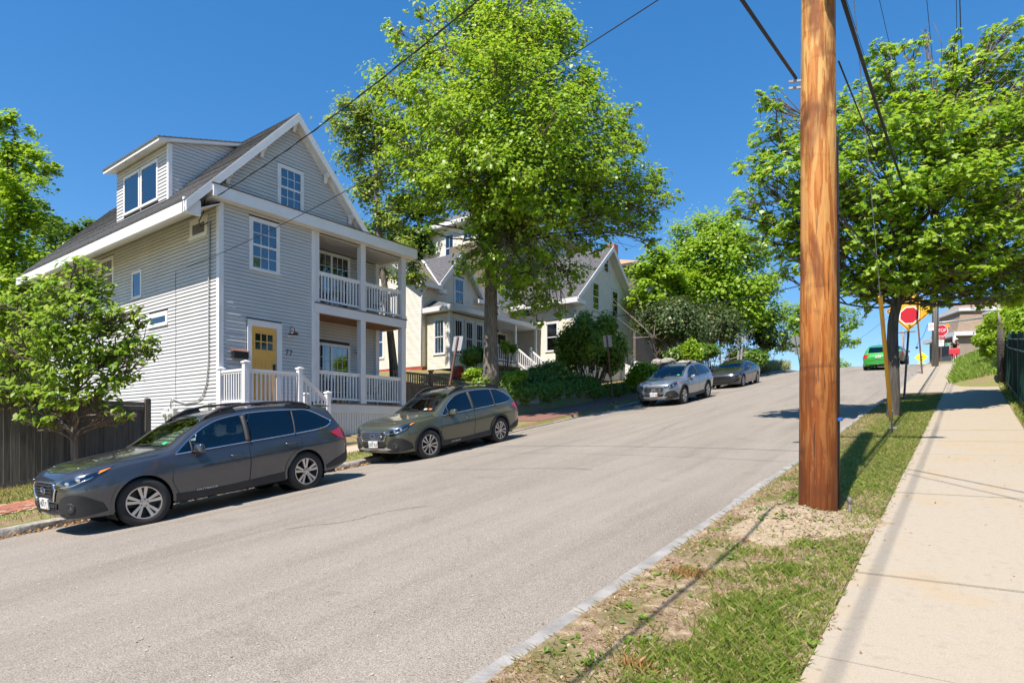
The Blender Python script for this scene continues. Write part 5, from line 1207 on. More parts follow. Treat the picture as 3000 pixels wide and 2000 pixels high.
place_car(wagon, -10.57, 4.06, GR1, name='estate_car', label='dark grey estate car parked nearest, in front of the wooden fence', paint=GREYP_, wheel='five', plate='4571 Y', facelift=True, sticker=[(.38, 1.47, STG)], group='estate cars parked at the kerb', steer=-.16)
place_car(wagon, -11.12, 10.55, GR2, name='estate_car', label='olive green estate car parked in front of the white porch', paint=OLIVE, wheel='ten', plate='2292 KA', facelift=False, sticker=[(.40, 1.47, STO), (.24, 1.47, mat('pale_sticker', (.6, .65, .6), .5))], group='estate cars parked at the kerb', steer=-.10)
place_car(wagon, -9.95, 23.7, GR3, name='estate_car', label='silver blue estate car parked beyond the white square sign back', paint=SILVER, wheel='plain', plate='84 DC 867', facelift=False, sticker=[(.40, 1.47, STG)], group='estate cars parked at the kerb', badge=False)

# ---- saloon behind it, hatchback climbing the hill, and a car hidden behind the kerbside trunk
SALOON = dict(L=4.63, rt=.325, n=100,
  ztop=[(0,.66),(.03,.72),(.1,.78),(.3,.85),(.7,.93),(1.1,.985),(1.25,1.0),(1.7,1.21),(2.1,1.35),(2.5,1.405),(2.9,1.405),(3.4,1.34),(3.9,1.20),(4.25,1.09),(4.45,1.06),(4.58,1.03),(4.61,.96),(4.63,.86)],
  zbelt=[(0,.60),(.1,.68),(.4,.77),(.9,.85),(1.3,.90),(2.5,.95),(3.6,1.0),(4.3,1.0),(4.55,.94),(4.63,.80)],
  zre=[(0,.63),(.1,.74),(.5,.86),(1.2,.95),(1.4,1.02),(1.7,1.17),(2.1,1.29),(2.5,1.335),(2.9,1.33),(3.4,1.27),(3.8,1.17),(4.2,1.06),(4.5,1.0),(4.63,.83)],
  wm=[(0,.55),(.03,.66),(.1,.74),(.3,.83),(.6,.88),(1.2,.895),(3.4,.895),(4.1,.86),(4.45,.78),(4.58,.70),(4.63,.62)],
  wbelt=[(0,.5),(.1,.66),(.4,.79),(1.2,.83),(3.4,.83),(4.1,.78),(4.45,.70),(4.63,.56)],
  wre=[(0,.42),(.1,.54),(.5,.66),(1.3,.70),(1.7,.64),(2.1,.58),(2.9,.56),(3.5,.56),(4.2,.60),(4.63,.50)],
  zb=[(0,.30),(.1,.20),(.5,.18),(4.1,.20),(4.5,.27),(4.63,.36)])
def saloon(name, label, loc, rot, paint):
    c = Car(SALOON, name, label, 'car', loc, rot, paint, 'seven'); T = c.T; fa, rb, ra, rt = .88, 3.58, .365, .325
    dlo = smooth_poly([(1.35, .945), (1.75, 1.145), (2.15, 1.265), (2.6, 1.305), (3.1, 1.27), (3.55, 1.165), (3.86, 1.05), (3.3, 1.0), (2.3, .965)], 5, sharp=(0, 6))
    cx, cy = 2.5, 1.12; shr = [(cx + (a - cx) * .96, cy + (b - cy) * .9) for a, b in dlo]
    c.body([shr], [(-.56, 1.32), (.56, 1.32), (.49, 2.02), (-.49, 2.02)], None, axles=((fa, rt, ra), (rb, rt, ra)))
    for y in (fa, rb): c.liner(y, ra + .004, .83)
    for sg in (-1, 1):
        c.wheel(sg * .78, fa, rt, 0, .22, .2); c.wheel(sg * .78, rb, rt, 0, .22, .2)
        c.patch('side_window', PGLASS, 'side', dlo, .004, sg, grid=.08); c.line('window_trim', CHROME, 'side', dlo, .010, .002, sg)
        c.line('pillar', PLAST, 'side', [(2.50, .98), (2.56, 1.30)], .03, 0, sg, closed=False)
        for pl in ([(1.30, .86), (1.25, .5), (1.32, .30), (2.46, .28), (2.50, .93)], [(2.51, .93), (2.47, .28), (3.15, .28), (3.35, .55), (3.55, .95)]):
            d = c.patch('door', paint, 'side', pl, .004, sg, grid=.07, thick=.004); c.line('shut_line', DARK, 'side', pl, .005, .001, sg, parent=d)
        lp = c.patch('headlamp', LAMPIN, 'corner', [(.30, .63), (.55, .64), (.78, .70), (.98, .80), (.75, .775), (.45, .72), (.30, .68)], .008, sg, grid=.05, thick=.02); c.line('led_strip', CHROME, 'corner', [(.32, .635), (.55, .645), (.78, .705), (.95, .79)], .010, .018, sg, closed=False, parent=lp)
        c.patch('indicator', AMB, 'side', [(.30, .58), (.42, .58), (.42, .62), (.30, .62)], .010, sg, grid=.05)
        c.patch('air_intake', DARK, 'corner', [(.40, .30), (.80, .36), (.88, .50), (.75, .47), (.42, .40)], .008, sg, grid=.05)
        c.patch('tail_lamp', REDL, 'side', [(4.10, .92), (4.45, .74), (4.55, .80), (4.50, .95)], .010, sg, grid=.05)
    c.patch('windscreen', CGLASS, 'top', [(-.62, 1.26), (0, 1.22), (.62, 1.26), (.53, 2.05), (0, 2.09), (-.53, 2.05)], .004, grid=.1)
    c.patch('rear_window', PGLASS, 'top', [(-.50, 3.05), (.50, 3.05), (.52, 3.95), (-.52, 3.95)], .004, grid=.1)
    c.line('grille_bar', CHROME, 'front', [(-.50, .665), (.50, .665)], .02, .01, closed=False); c.patch('grille', DARK, 'front', [(-.45, .64), (.45, .64), (.42, .58), (-.42, .58)], .008, grid=.06); c.patch('lower_grille', DARK, 'front', [(-.42, .42), (.42, .42), (.5, .28), (-.5, .28)], .008, grid=.06)
    c.mirrors(1.62, .99, .86, paint); c.seats([(2.35, 0), (3.2, 0)]); MB().box(-.7, .7, .5, 4.2, .18, .25).build('underbody', DARK, T, local=True); return c
y0 = 32.2; GR4 = math.atan(.134); z = road_z(-10.3, y0 + .9)
saloon('saloon_car', 'black saloon car parked uphill of the silver blue estate', (-10.35, y0, z - .9 * .134 + .004), (GR4, 0, 0), BLACKP)
HATCH = dict(L=4.04, rt=.31, n=84,
  ztop=[(0,.74),(.05,.82),(.3,.92),(.8,1.0),(.95,1.03),(1.4,1.27),(1.75,1.45),(2.1,1.50),(2.7,1.51),(3.3,1.47),(3.55,1.43),(3.66,1.38),(3.82,1.08),(3.92,.98),(4.0,.92),(4.04,.84)],
  zbelt=[(0,.62),(.1,.74),(.4,.86),(1.0,.94),(2.2,.98),(3.3,1.02),(3.7,1.02),(3.9,.92),(4.04,.76)],
  zre=[(0,.68),(.1,.80),(.6,.95),(1.0,1.02),(1.4,1.22),(1.75,1.37),(2.2,1.43),(2.8,1.44),(3.4,1.40),(3.64,1.33),(3.82,1.05),(3.92,.95),(4.04,.80)],
  wm=[(0,.52),(.05,.66),(.15,.75),(.4,.83),(.9,.865),(3.0,.87),(3.6,.86),(3.85,.82),(3.97,.76),(4.04,.66)],
  wbelt=[(0,.48),(.1,.64),(.4,.77),(.9,.81),(3.0,.81),(3.6,.78),(3.9,.72),(4.04,.60)],
  wre=[(0,.40),(.1,.52),(.6,.68),(1.0,.69),(1.4,.64),(1.75,.59),(2.8,.57),(3.5,.56),(3.7,.60),(4.04,.54)],
  zb=[(0,.34),(.1,.24),(.5,.20),(3.5,.22),(3.9,.29),(4.04,.38)])
def hatch(name, label, loc, rot, paint):
    c = Car(HATCH, name, label, 'car', loc, rot, paint, 'five'); T = c.T; fa, rb, ra, rt = .80, 3.32, .35, .31
    dlo = smooth_poly([(1.10, .99), (1.45, 1.21), (1.8, 1.37), (2.4, 1.41), (3.1, 1.38), (3.5, 1.25), (3.45, 1.10), (2.6, 1.02)], 5, sharp=(0,))
    shr = [(2.35 + (a - 2.35) * .95, 1.2 + (b - 1.2) * .9) for a, b in dlo]
    rw = [(-.46, 1.10), (.46, 1.10), (.42, 1.32), (-.42, 1.32)]
    c.body([shr], None, rw, axles=((fa, rt, ra), (rb, rt, ra)))
    for y in (fa, rb): c.liner(y, ra + .004, .80)
    for sg in (-1, 1):
        c.wheel(sg * .755, fa, rt, 0, .2, .19); c.wheel(sg * .755, rb, rt, 0, .2, .19)
        c.patch('side_window', PGLASS, 'side', dlo, .004, sg, grid=.08)
        lp = c.patch('tail_lamp', REDL, 'rcorner', [(2.72, .96), (2.86, .98), (2.86, .76), (2.76, .74), (2.68, .84)], .016, sg, grid=.04, thick=.03)
        c.patch('tail_lamp_outer', REDL, 'rear', [(sg * .60, .98), (sg * .78, .97), (sg * .78, .78), (sg * .66, .74), (sg * .60, .82)], .012, grid=.04)
    c.patch('windscreen', CGLASS, 'top', [(-.60, .99), (.60, .99), (.54, 1.70), (-.54, 1.70)], .004, grid=.1)
    c.patch('rear_window', PGLASS, 'rear', [(-.55, 1.06), (.55, 1.06), (.50, 1.36), (-.50, 1.36)], .006, grid=.06)
    c.line('tailgate_line', DARK, 'rear', [(-.58, 1.0), (-.60, .70), (-.5, .62), (.5, .62), (.60, .70), (.58, 1.0)], .007, .001, closed=False)
    c.patch('plate_recess', paint, 'rear', [(-.36, .90), (.36, .90), (.30, .74), (-.30, .74)], -.01, grid=.06); c.line('recess_edge', DARK, 'rear', [(-.36, .90), (.36, .90), (.30, .74), (-.30, .74)], .006, .0)
    p = c.pr('rear', 0, .82, .02); pl = MB().box(-.15, .15, p.y, p.y + .012, .75, .89).build('number_plate', PLATE, T, local=True)
    put_text('6182 SK', .09, INKG, pl, Matrix.Translation((0, p.y + .0135, .82)) @ Matrix.Rotation(R(180), 4, 'Z') @ Matrix.Rotation(R(90), 4, 'X'), .8, True)
    e = c.pr('rear', 0, .985, .01); MB().box(-.07, -.022, e.y, e.y + .012, e.z - .015, e.z + .015).box(-.0215, .0215, e.y, e.y + .0125, e.z - .03, e.z + .03).box(.022, .07, e.y, e.y + .012, e.z - .015, e.z + .015).build('badge', CHROME, T, local=True)
    c.patch('bumper_insert', PLAST, 'rear', [(-.5, .36), (.5, .36), (.42, .28), (-.42, .28)], .010, grid=.06)
    MB().box(-.025, .025, 4.0, 4.14, .36, .41).build('tow_hitch', CHROME, T, local=True)
    MB().tube([(.02, 3.35, 1.47), (.02, 3.42, 1.62)], .006, 6).build('aerial', PLAST, T, local=True)
    sp = MB().hexa([(-.50, 3.5, 1.40), (.50, 3.5, 1.40), (.48, 3.72, 1.37), (-.48, 3.72, 1.37), (-.50, 3.48, 1.445), (.50, 3.48, 1.445), (.48, 3.74, 1.395), (-.48, 3.74, 1.395)]); bevel(sp.build('rear_spoiler', paint, T, local=True, smooth=True), .012, 2)
    c.mirrors(1.30, 1.02, .83, paint); c.seats([(2.05, 0), (2.9, 0)]); MB().box(-.6, .6, .4, 3.6, .2, .26).build('underbody', DARK, T, local=True); return c
GREENP = car_paint('bright_green_paint', (.035, .36, .045), .15)
# drives uphill: its tail faces the camera, so the local frame is turned round
X, Yt = -4.42, 43.0; z = road_z(X, Yt + .7)
hatch('hatchback_car', 'bright green hatchback driving up the hill, tail towards the camera', (X, Yt + 4.04, z + (4.04 - .72) * .134 + .004), (-GR4, 0, math.pi), GREENP)
X, Yt = -4.6, 52.0; z = road_z(X, Yt + 2)
saloon('parked_car', 'grey car mostly hidden behind the kerbside tree trunk at the hilltop', (X, Yt + 4.6, z + 2.6 * .07 + .004), (-math.atan(.07), 0, math.pi), car_paint('dull_grey_paint', (.10, .105, .095), .4))
# ================================================================= vegetation
BARK = mat('grey_bark', (.10, .085, .07), .95, var=.4, vscale=4, stretch=(6, 6, .8), bump=1.0, bscale=7, col2=(.27, .24, .20), bdist=.06); BARKD = mat('dark_bark', (.045, .040, .034), .95, var=.4, vscale=4, stretch=(5, 5, .7), bump=.9, bscale=18, col2=(.105, .095, .082)); TWIG = mat('twig_bark', (.14, .11, .085), .9)
MAPLE = np.array([(0, -.35, 0), (.14, -.22, .02), (.42, -.20, .05), (.30, .02, .03), (.50, .22, .07), (.20, .24, .02), (0, .62, -.06), (-.20, .24, .02), (-.50, .22, .07), (-.30, .02, .03), (-.42, -.20, .05), (-.14, -.22, .02)])
OVAL = np.array([(0, -.5, 0), (.26, -.15, .06), (.22, .2, .05), (0, .55, -.05), (-.22, .2, .05), (-.26, -.15, .06)])
KITE = np.array([(0, -.5, 0), (.42, -.05, .08), (.0, .55, -.08), (-.42, -.05, .08)])
def leaves(name, pos, nrm, size, shape, m, parent, g, droop=.35, kind='stuff'):
    """one polygon per leaf; pos (N,3), nrm (N,3) preferred facing"""
    N = len(pos); n = nrm + g.normal(0, .45, (N, 3)); n /= np.linalg.norm(n, axis=1)[:, None] + 1e-9
    t = g.normal(0, 1, (N, 3)); t[:, 2] -= droop * 3; t -= n * np.sum(t * n, 1)[:, None]; t /= np.linalg.norm(t, axis=1)[:, None] + 1e-9
    b = np.cross(n, t); s = size * g.uniform(.6, 1.25, N)
    V = pos[:, None, :] + s[:, None, None] * (shape[None, :, 0:1] * b[:, None, :] + shape[None, :, 1:2] * t[:, None, :] + shape[None, :, 2:3] * n[:, None, :])
    o = ngons(name, V.reshape(-1, 3), len(shape), m, parent); o['kind'] = kind; return o
def wob(a, b, g, n=6, amp=.06, lift=.0):
    a = np.array(a, float); b = np.array(b, float); L = np.linalg.norm(b - a); off = g.normal(0, 1, 3) * amp * L; off2 = g.normal(0, 1, 3) * amp * L * .5
    return [tuple(a + (b - a) * t + off * math.sin(math.pi * t) + off2 * math.sin(2 * math.pi * t) + np.array([0, 0, lift * L * math.sin(math.pi * t)])) for t in np.linspace(0, 1, n + 1)]
def tree(name, label, base, r0, top, clumps, nleaf, lsize, m, shape=KITE, bark=BARK, seed=1, group=None, cat='tree', flare=1.35, tips=26, spread=.30, droop=.35, limb=.30, lean=(0, 0), fork=None, out=.8, up=.75, inner=.25, limbr=1.0, path=None):
    """tapered trunk with limbs to each clump, twigs to tips in the clump, leaves round the tips"""
    g = np.random.default_rng(seed); T = thing(name, base, label, cat, group); base = np.array(base, float); top = np.array(top, float)
    tr = MB(); pth = wob(base - np.array([0, 0, .3]), top, g, 9, .012)
    if path:
        kp = [tuple(base - np.array([0, 0, .3]))] + [tuple(q) for q in path] + [tuple(top)]; pth = smooth_poly(kp, 4, closed=False)
    pth = [np.array(p) for p in pth]; n = len(pth)
    rad = [r0 * (flare if i == 0 else (1.12 if i == 1 else 1)) * (1 - .62 * i / (n - 1)) for i in range(n)]
    tr.tube(pth, rad, 22)
    tr.v = [tuple(np.array(p) + g.normal(0, .018 * r0, 3)) for p in tr.v]
    H = top[2] - base[2]; P = []; Nn = []; tw = MB(); tot = sum(c[1][0] * c[1][1] * c[1][2] for c in clumps) ; 
    vols = np.array([(c[1][0] * c[1][1] * c[1][2]) ** .72 for c in clumps]); vols = vols / vols.sum()
    ctr = np.mean([c[0] for c in clumps], axis=0)
    for (c, r), v in zip(clumps, vols):
        c = np.array(c, float); r = np.array(r, float)
        zt = min(max((c[2] - base[2]) - .55 * np.linalg.norm(c[:2] - top[:2]) - .25 * r[2], H * (limb + (.28 * g.random() if limb > .3 else .12 * g.random()))), H * .98) / H
        q = zt * (n - 1); i = min(int(q), n - 2); a = pth[i] + (pth[i+1] - pth[i]) * (q - i); ra = rad[i] * limbr * min(.55, .22 + .05 * r.mean())
        e = c - np.array([0, 0, r[2] * .25]); lp = wob(a, e, g, 7, .07, .05); tr.tube(lp, [ra * (1 - .8 * k / 7) + .008 for k in range(8)], 8, cap=False)
        nl = int(nleaf * v); nt = max(6, int(tips * (v * len(clumps)) ** .6)); ends = []
        for k in range(nt):
            d = g.normal(0, 1, 3); d /= np.linalg.norm(d); rr = (inner + (1 - inner) * g.random() ** .5); p = c + d * r * rr * out
            if p[2] < c[2] - r[2] * .75: p[2] = c[2] - r[2] * .75
            s = np.array(lp[int(g.integers(3, 8))]); tp = wob(s, p, g, 4, .10, .04); tw.tube(tp, [.018, .013, .009, .006, .004] if lsize < .3 else [.03, .02, .012, .008, .005], 4, cap=False); ends.append((p, tp))
        for k, (p, tp) in enumerate(ends):
            mlt = nl // nt; sp = spread * r.mean() * g.uniform(.6, 1.15)
            q = p + g.normal(0, 1, (mlt, 3)) * np.array([sp, sp, sp * .62])
            f = g.random(mlt) < .22
            tpa = np.array(tp); q[f] = tpa[g.integers(1, 5, f.sum())] + g.normal(0, sp * .4, (f.sum(), 3))
            P.append(q); nn = (q - c) / r * .55 + (q - ctr) * .05; nn[:, 2] += up; nn = nn + np.array(SUNV) * .55; Nn.append(nn)
    P = np.vstack(P); Nn = np.vstack(Nn)
    tr.build('trunk', bark, T, smooth=True, fix=False); tw.build('twigs', TWIG, T, smooth=True, fix=False)['kind'] = 'stuff'
    leaves('crown', P, Nn, lsize, shape, m, T, g, droop); return T
def blob_clumps(c, r, n, rs, g):
    """clumps spread through an ellipsoid"""
    out = []
    for k in range(n):
        d = g.normal(0, 1, 3); d /= np.linalg.norm(d); f = .35 + .55 * g.random() ** .6; q = rs * g.uniform(.75, 1.25)
        out.append((tuple(np.array(c) + d * np.array(r) * f), (q, q, q * .7)))
    out.append((tuple(c), (rs * 1.2, rs * 1.2, rs))); return out
def ragged(cl, seed, k=2):
    g = np.random.default_rng(seed); ctr = np.mean([c for c, _ in cl], axis=0); out = list(cl)
    for c, r in cl:
        for _ in range(k):
            d = g.normal(0, 1, 3) + (np.array(c) - ctr) * .25; d /= np.linalg.norm(d); q = r[0] * g.uniform(.26, .42); out.append((tuple(np.array(c) + d * r[0] * g.uniform(.85, 1.15)), (q, q, q * .7)))
    return out
def pic(px, py, d, rp, fl=.72, dr=0.):              # clump seen at a photo position, radius in photo pixels
    p = at(px, py, d + dr); q = rp / 1800.0 * d; return (tuple(p), (q, q, q * fl))
LG = leaf_mat('maple_leaf', (.155, .298, .013), (.305, .450, .033), (.48, .52, .14), trans=.46); LG2 = leaf_mat('street_maple_leaf', (.160, .310, .015), (.315, .465, .036), (.52, .57, .18), trans=.48); LDK = leaf_mat('dark_leaf', (.070, .155, .014), (.150, .255, .026)); LBR = leaf_mat('bright_leaf', (.17, .315, .013), (.32, .46, .030), trans=.45); LYG = leaf_mat('thin_leaf', (.16, .26, .028), (.28, .37, .055), (.38, .38, .10), trans=.45)
LYEW = leaf_mat('yew_leaf', (.12, .21, .016), (.26, .35, .028), (.42, .46, .07), trans=.35); LIVY = leaf_mat('ivy_leaf', (.085, .185, .016), (.20, .32, .036), (.40, .46, .13), trans=.38); LDUST = leaf_mat('dusty_leaf', (.06, .115, .03), (.12, .165, .055), (.26, .15, .09), trans=.25)
# -- the big maple (outline follows its uneven crown)
D = 24.2; b_ = at(1437, 1110, D); g = np.random.default_rng(11)
mc = [(1390, 40, 110, 0), (1500, 30, 120, -1), (1590, 90, 110, .5), (1480, 130, 140, -1.5), (1320, 110, 110, 1), (1640, 130, 70, 0), (1220, 170, 90, .5), (1130, 240, 80, 1.5), (1330, 240, 150, -1), (1480, 260, 150, -2.5), (1620, 250, 130, -.5), (1700, 290, 80, .5), (1210, 310, 110, 0), (1110, 370, 70, 1), (1360, 370, 150, -2.5), (1530, 380, 160, -3), (1680, 370, 130, -1.5), (1790, 350, 70, 0), (1830, 420, 70, .5), (1240, 440, 120, -1), (1140, 470, 80, .5), (1400, 490, 150, -3.2), (1560, 500, 150, -3.2), (1720, 470, 120, -1.5), (1830, 520, 90, 0), (1290, 550, 100, -1.5), (1200, 570, 70, .5), (1430, 600, 120, -3), (1570, 610, 130, -2.5), (1700, 590, 120, -1), (1800, 620, 100, .5), (1890, 580, 80, 1), (1915, 510, 50, 1), (1880, 650, 70, 1.5), (1260, 620, 55, 0), (1380, 760, 60, -1.5), (1460, 800, 75, -2), (1560, 790, 90, -1.5), (1540, 880, 70, -1), (1610, 870, 60, -.5), (1650, 780, 80, 0), (1720, 700, 80, 0), (1520, 200, 120, 2.5), (1400, 330, 140, 3), (1600, 400, 140, 3), (1300, 480, 120, 3), (1700, 520, 120, 3), (1450, 560, 130, 3), (1420, 700, 50, -2), (1490, 700, 60, 1.5), (1000+40, 330, 35, 2), (1080, 300, 45, 2)]
tree('maple_tree', 'big maple with grey trunk before the cream house, crown above all roofs', tuple(b_), .30, tuple(at(1425, 200, D)), ragged([pic(x, y, D, r, .75, dd) for x, y, r, dd in mc], 1), 86000, .150, LG, seed=3, tips=26, spread=.185, limb=.40, limbr=.8, out=.98, path=[at(1438, 900, D), at(1440, 640, D), at(1445, 420, D)])
# -- thin tree by the porch
D = 24.5; tc = [(1050, 330, 60, 0), (1010, 370, 50, 0), (1090, 420, 60, .4), (1040, 460, 50, 0), (1100, 520, 55, 0), (1150, 380, 50, 1), (1060, 560, 45, 0), (1130, 640, 60, 0), (1090, 690, 45, .6), (1170, 720, 40, -.5), (1200, 800, 45, 0), (1220, 820, 30, -.4), (1120, 800, 35, .4)]
tree('slender_tree', 'slender tree with thin yellowish leaves rising beside the white porch', tuple(at(1159, 1120, D)), .16, tuple(at(1105, 380, D)), [pic(x, y, D, r, .8, dd) for x, y, r, dd in tc], 9500, .14, LYG, seed=5, tips=16, spread=.40, limb=.35, limbr=1.1, out=1.0)
# -- small tree in front of the grey house
D = 12.6; b_ = at(238, 1400, D)
sc_ = [(250, 800, 60, 0), (200, 850, 70, -.3), (290, 850, 60, .3), (120, 870, 80, 0), (60, 930, 80, .2), (230, 930, 90, -.4), (330, 930, 60, .1), (150, 980, 90, -.5), (380, 1010, 60, .2), (300, 1010, 80, -.3), (50, 1030, 80, -.2), (210, 1060, 80, -.5), (110, 1110, 80, -.3), (370, 1080, 60, 0), (430, 1010, 45, .2), (300, 1130, 60, -.3), (40, 1150, 70, 0), (180, 1160, 60, -.6), (90, 1210, 40, -.3), (130, 1235, 30, -.5), (330, 1190, 35, -.3), (360, 1215, 25, -.3), (-30, 900, 80, 0), (-60, 1050, 90, 0), (300, 940, 60, .8), (120, 980, 70, .8), (390, 920, 35, .2), (420, 940, 25, .2)]
tree('small_tree', 'small leafy tree in front of the grey house and wooden fence', tuple(b_), .075, tuple(at(232, 900, D)), ragged([pic(x, y, D, r, .8, dd) for x, y, r, dd in sc_], 3, 1), 8200, .135, leaf_mat('pear_leaf', (.142, .278, .016), (.290, .420, .048), (.50, .53, .20), trans=.45), shape=OVAL, bark=BARK, seed=8, tips=15, spread=.22, limb=.28, droop=.8, limbr=1.1, flare=1.2, out=1.0)
# -- the kerbside tree on the right
D = 14.7; b_ = at(2618, 1228, D)
kc = [(2250, 290, 45, 0), (2260, 400, 70, 0), (2210, 480, 60, .2), (2190, 590, 60, 0), (2290, 520, 90, -.3), (2310, 640, 90, -.3), (2230, 700, 60, 0), (2400, 420, 90, -.3), (2420, 560, 110, -.6), (2480, 330, 80, 0), (2560, 260, 70, .2), (2590, 150, 50, .3), (2680, 130, 40, .4), (2560, 400, 110, -.8), (2680, 260, 90, 0), (2700, 390, 120, -.8), (2800, 260, 90, .3), (2800, 160, 50, .4), (2900, 200, 80, .4), (2930, 110, 60, .4), (2980, 250, 90, .3), (2850, 380, 120, -.6), (2980, 400, 120, -.4), (2460, 690, 100, -.4), (2600, 560, 120, -1), (2760, 530, 120, -1), (2900, 540, 120, -.8), (2360, 760, 80, 0), (2520, 800, 80, -.2), (2420, 870, 55, .2), (2540, 880, 45, 0), (2660, 700, 110, -.8), (2800, 690, 110, -.8), (2940, 680, 110, -.6), (2700, 810, 70, -.2), (2820, 800, 70, 0), (2930, 800, 60, 0), (3050, 330, 120, 0), (3060, 560, 130, 0), (3050, 730, 100, 0), (2600, 700, 100, .5), (2450, 560, 100, 1.0), (2800, 500, 110, .5), (2700, 350, 100, .6), (2920, 620, 110, 1.0), (2560, 850, 50, .6), (2460, 830, 50, -.2), (2580, 800, 70, -.6), (2640, 820, 55, -.7), (2760, 830, 55, -.3), (2860, 850, 50, 0), (2700, 760, 80, -.8), (2960, 850, 45, 0), (2350, 700, 70, .3), (2900, 870, 45, 0), (2985, 860, 55, -.2), (3010, 790, 70, -.3), (2850, 760, 80, -.5), (2960, 760, 80, -.3), (2740, 890, 40, .3), (2780, 870, 40, .3)]
tree('kerbside_tree', 'maple street tree on the verge behind the utility pole', tuple(b_), .150, tuple(at(2740, 420, D)), ragged([pic(x, y, D, r, .75, dd) for x, y, r, dd in kc], 2, 1), 36000, .145, LG2, shape=MAPLE, bark=BARKD, seed=21, tips=22, spread=.19, limb=.50, limbr=.75, inner=.3, out=.98, path=[at(2617, 1100, D), at(2616, 950, D), at(2640, 850, D), at(2680, 700, D)])
# -- trees behind and beyond
def far_tree(nm, lab, px, py_base, D, list_, nleaf, ls, m, seed, r0=.2, bark=BARKD, topy=None, sprd=.27, **k):
    tp = topy or min(q[1] for q in list_) + 60
    return tree(nm, lab, tuple(at(px, py_base, D)), r0, tuple(at(px, tp, D)), [pic(x, y, D, r, .78, dd) for x, y, r, dd in list_], nleaf, ls, m, seed=seed, bark=bark, tips=18, spread=sprd, out=.95, group='trees behind the houses', **k)
far_tree('leafy_tree', 'tall light green tree at the left edge behind the grey house', 30, 1150, 27, [(40, 370, 50, 0), (20, 450, 70, 0), (90, 470, 60, 0), (-40, 520, 90, 0), (60, 560, 80, -1), (140, 490, 40, 0), (30, 660, 100, -1), (110, 640, 60, 0), (-50, 720, 120, 0), (60, 780, 110, -1), (130, 760, 50, .5), (10, 900, 120, 0), (110, 880, 80, 0), (30, 1010, 120, 0), (120, 1000, 90, 0), (60, 1110, 110, 0), (180, 1080, 80, 0)], 26000, .19, LBR, 31, .28)
far_tree('dark_tree', 'dark green round tree behind the grey house roof on the left', 230, 1000, 37, [(200, 690, 70, 0), (270, 680, 55, 0), (150, 740, 70, 0), (230, 760, 80, 0), (300, 740, 40, 0), (130, 660, 50, 1), (170, 840, 90, 0), (260, 850, 80, 0), (120, 940, 90, 0)], 14000, .22, LDK, 32, .25)
far_tree('dark_tree', 'dark tree behind the cream house left wing, beside the slender tree', 1230, 900, 42, [(1200, 610, 55, 0), (1250, 600, 50, 0), (1160, 660, 45, 0), (1260, 680, 60, 0), (1200, 720, 60, 0), (1270, 730, 50, 0), (1150, 720, 40, 0)], 9000, .25, LDK, 33, .25)
far_tree('round_maple', 'rounded light green maple uphill of the cream house', 2080, 1020, 44, [(2090, 650, 60, 0), (2030, 700, 70, 0), (2140, 690, 70, 0), (2200, 750, 60, 0), (2090, 760, 90, -1), (1990, 770, 60, 0), (2230, 830, 60, 0), (2150, 850, 90, -1), (2030, 870, 80, -1), (2250, 920, 55, 0), (2180, 940, 80, -.5), (2090, 960, 70, 0), (2120, 800, 80, 1.5), (2060, 820, 70, -1), (2180, 870, 70, -1), (2100, 700, 60, -1)], 30000, .25, LG2, 34, .32, sprd=.34)
far_tree('leafy_tree', 'bright yellow green tree beside the gable of the cream house', 1930, 1040, 41, [(1930, 740, 45, 0), (1890, 790, 50, 0), (1960, 790, 60, 0), (1920, 850, 70, 0), (1880, 880, 45, -.5), (1980, 880, 60, 0), (1930, 930, 60, 0), (2010, 830, 50, .5)], 10000, .24, LBR, 35, .22)
far_tree('leafy_tree', 'thin pale green tree at the crest left of the utility pole', 2400, 1085, 58, [(2330, 920, 50, 0), (2400, 910, 55, 0), (2460, 930, 45, 0), (2360, 970, 55, 0), (2440, 985, 45, 0), (2310, 1000, 40, 0), (2500, 960, 22, 0), (2490, 1000, 25, 0)], 7500, .26, LBR, 36, .2)
far_tree('low_tree', 'low far tree on the crest beside the green hatchback', 2440, 1085, 78, [(2440, 1070, 30, 0), (2470, 1078, 22, 0), (2410, 1075, 22, 0), (2515, 1082, 12, 0)], 1500, .3, LBR, 37, .12)
# -- shrubs
def shrub(nm, lab, ctr, rad, n, ls, m, seed, shape=KITE, clumps=9, base_z=None, up=.6, cat='shrub', stems=True, group=None, out=1.0, cr=(.32, .52)):
    g = np.random.default_rng(seed); ctr = np.array(ctr, float); rad = np.array(rad, float); bz = gz(ctr[0], ctr[1]) if base_z is None else base_z
    T = thing(nm, (ctr[0], ctr[1], bz), lab, cat, group); P = []; N = []; st = MB()
    for k in range(clumps):
        d = g.normal(0, 1, 3); d /= np.linalg.norm(d); d[2] = abs(d[2]) * 1.0 - .35; c = ctr + d * rad * g.uniform(.35, .8) * out
        r = rad * g.uniform(*cr); q = n // clumps; e = g.normal(0, 1, (q, 3)); e /= np.linalg.norm(e, axis=1)[:, None]; e = c + e * r * (g.random(q) ** .35)[:, None] + g.normal(0, .16, (q, 3)) * r
        e[:, 2] = np.maximum(e[:, 2], bz + .03); P.append(e); nn = (e - ctr) / rad; nn[:, 2] += up; N.append(nn)
        if stems: st.tube(wob((ctr[0] + d[0] * .15 * rad[0], ctr[1] + d[1] * .15 * rad[1], bz - .1), tuple(c), g, 4, .06), [.03, .025, .02, .014, .008], 5, cap=False)
    if stems: st.build('stems', TWIG, T, smooth=True, fix=False)
    leaves('foliage', np.vstack(P), np.vstack(N), ls, shape, m, T, g, .3); return T
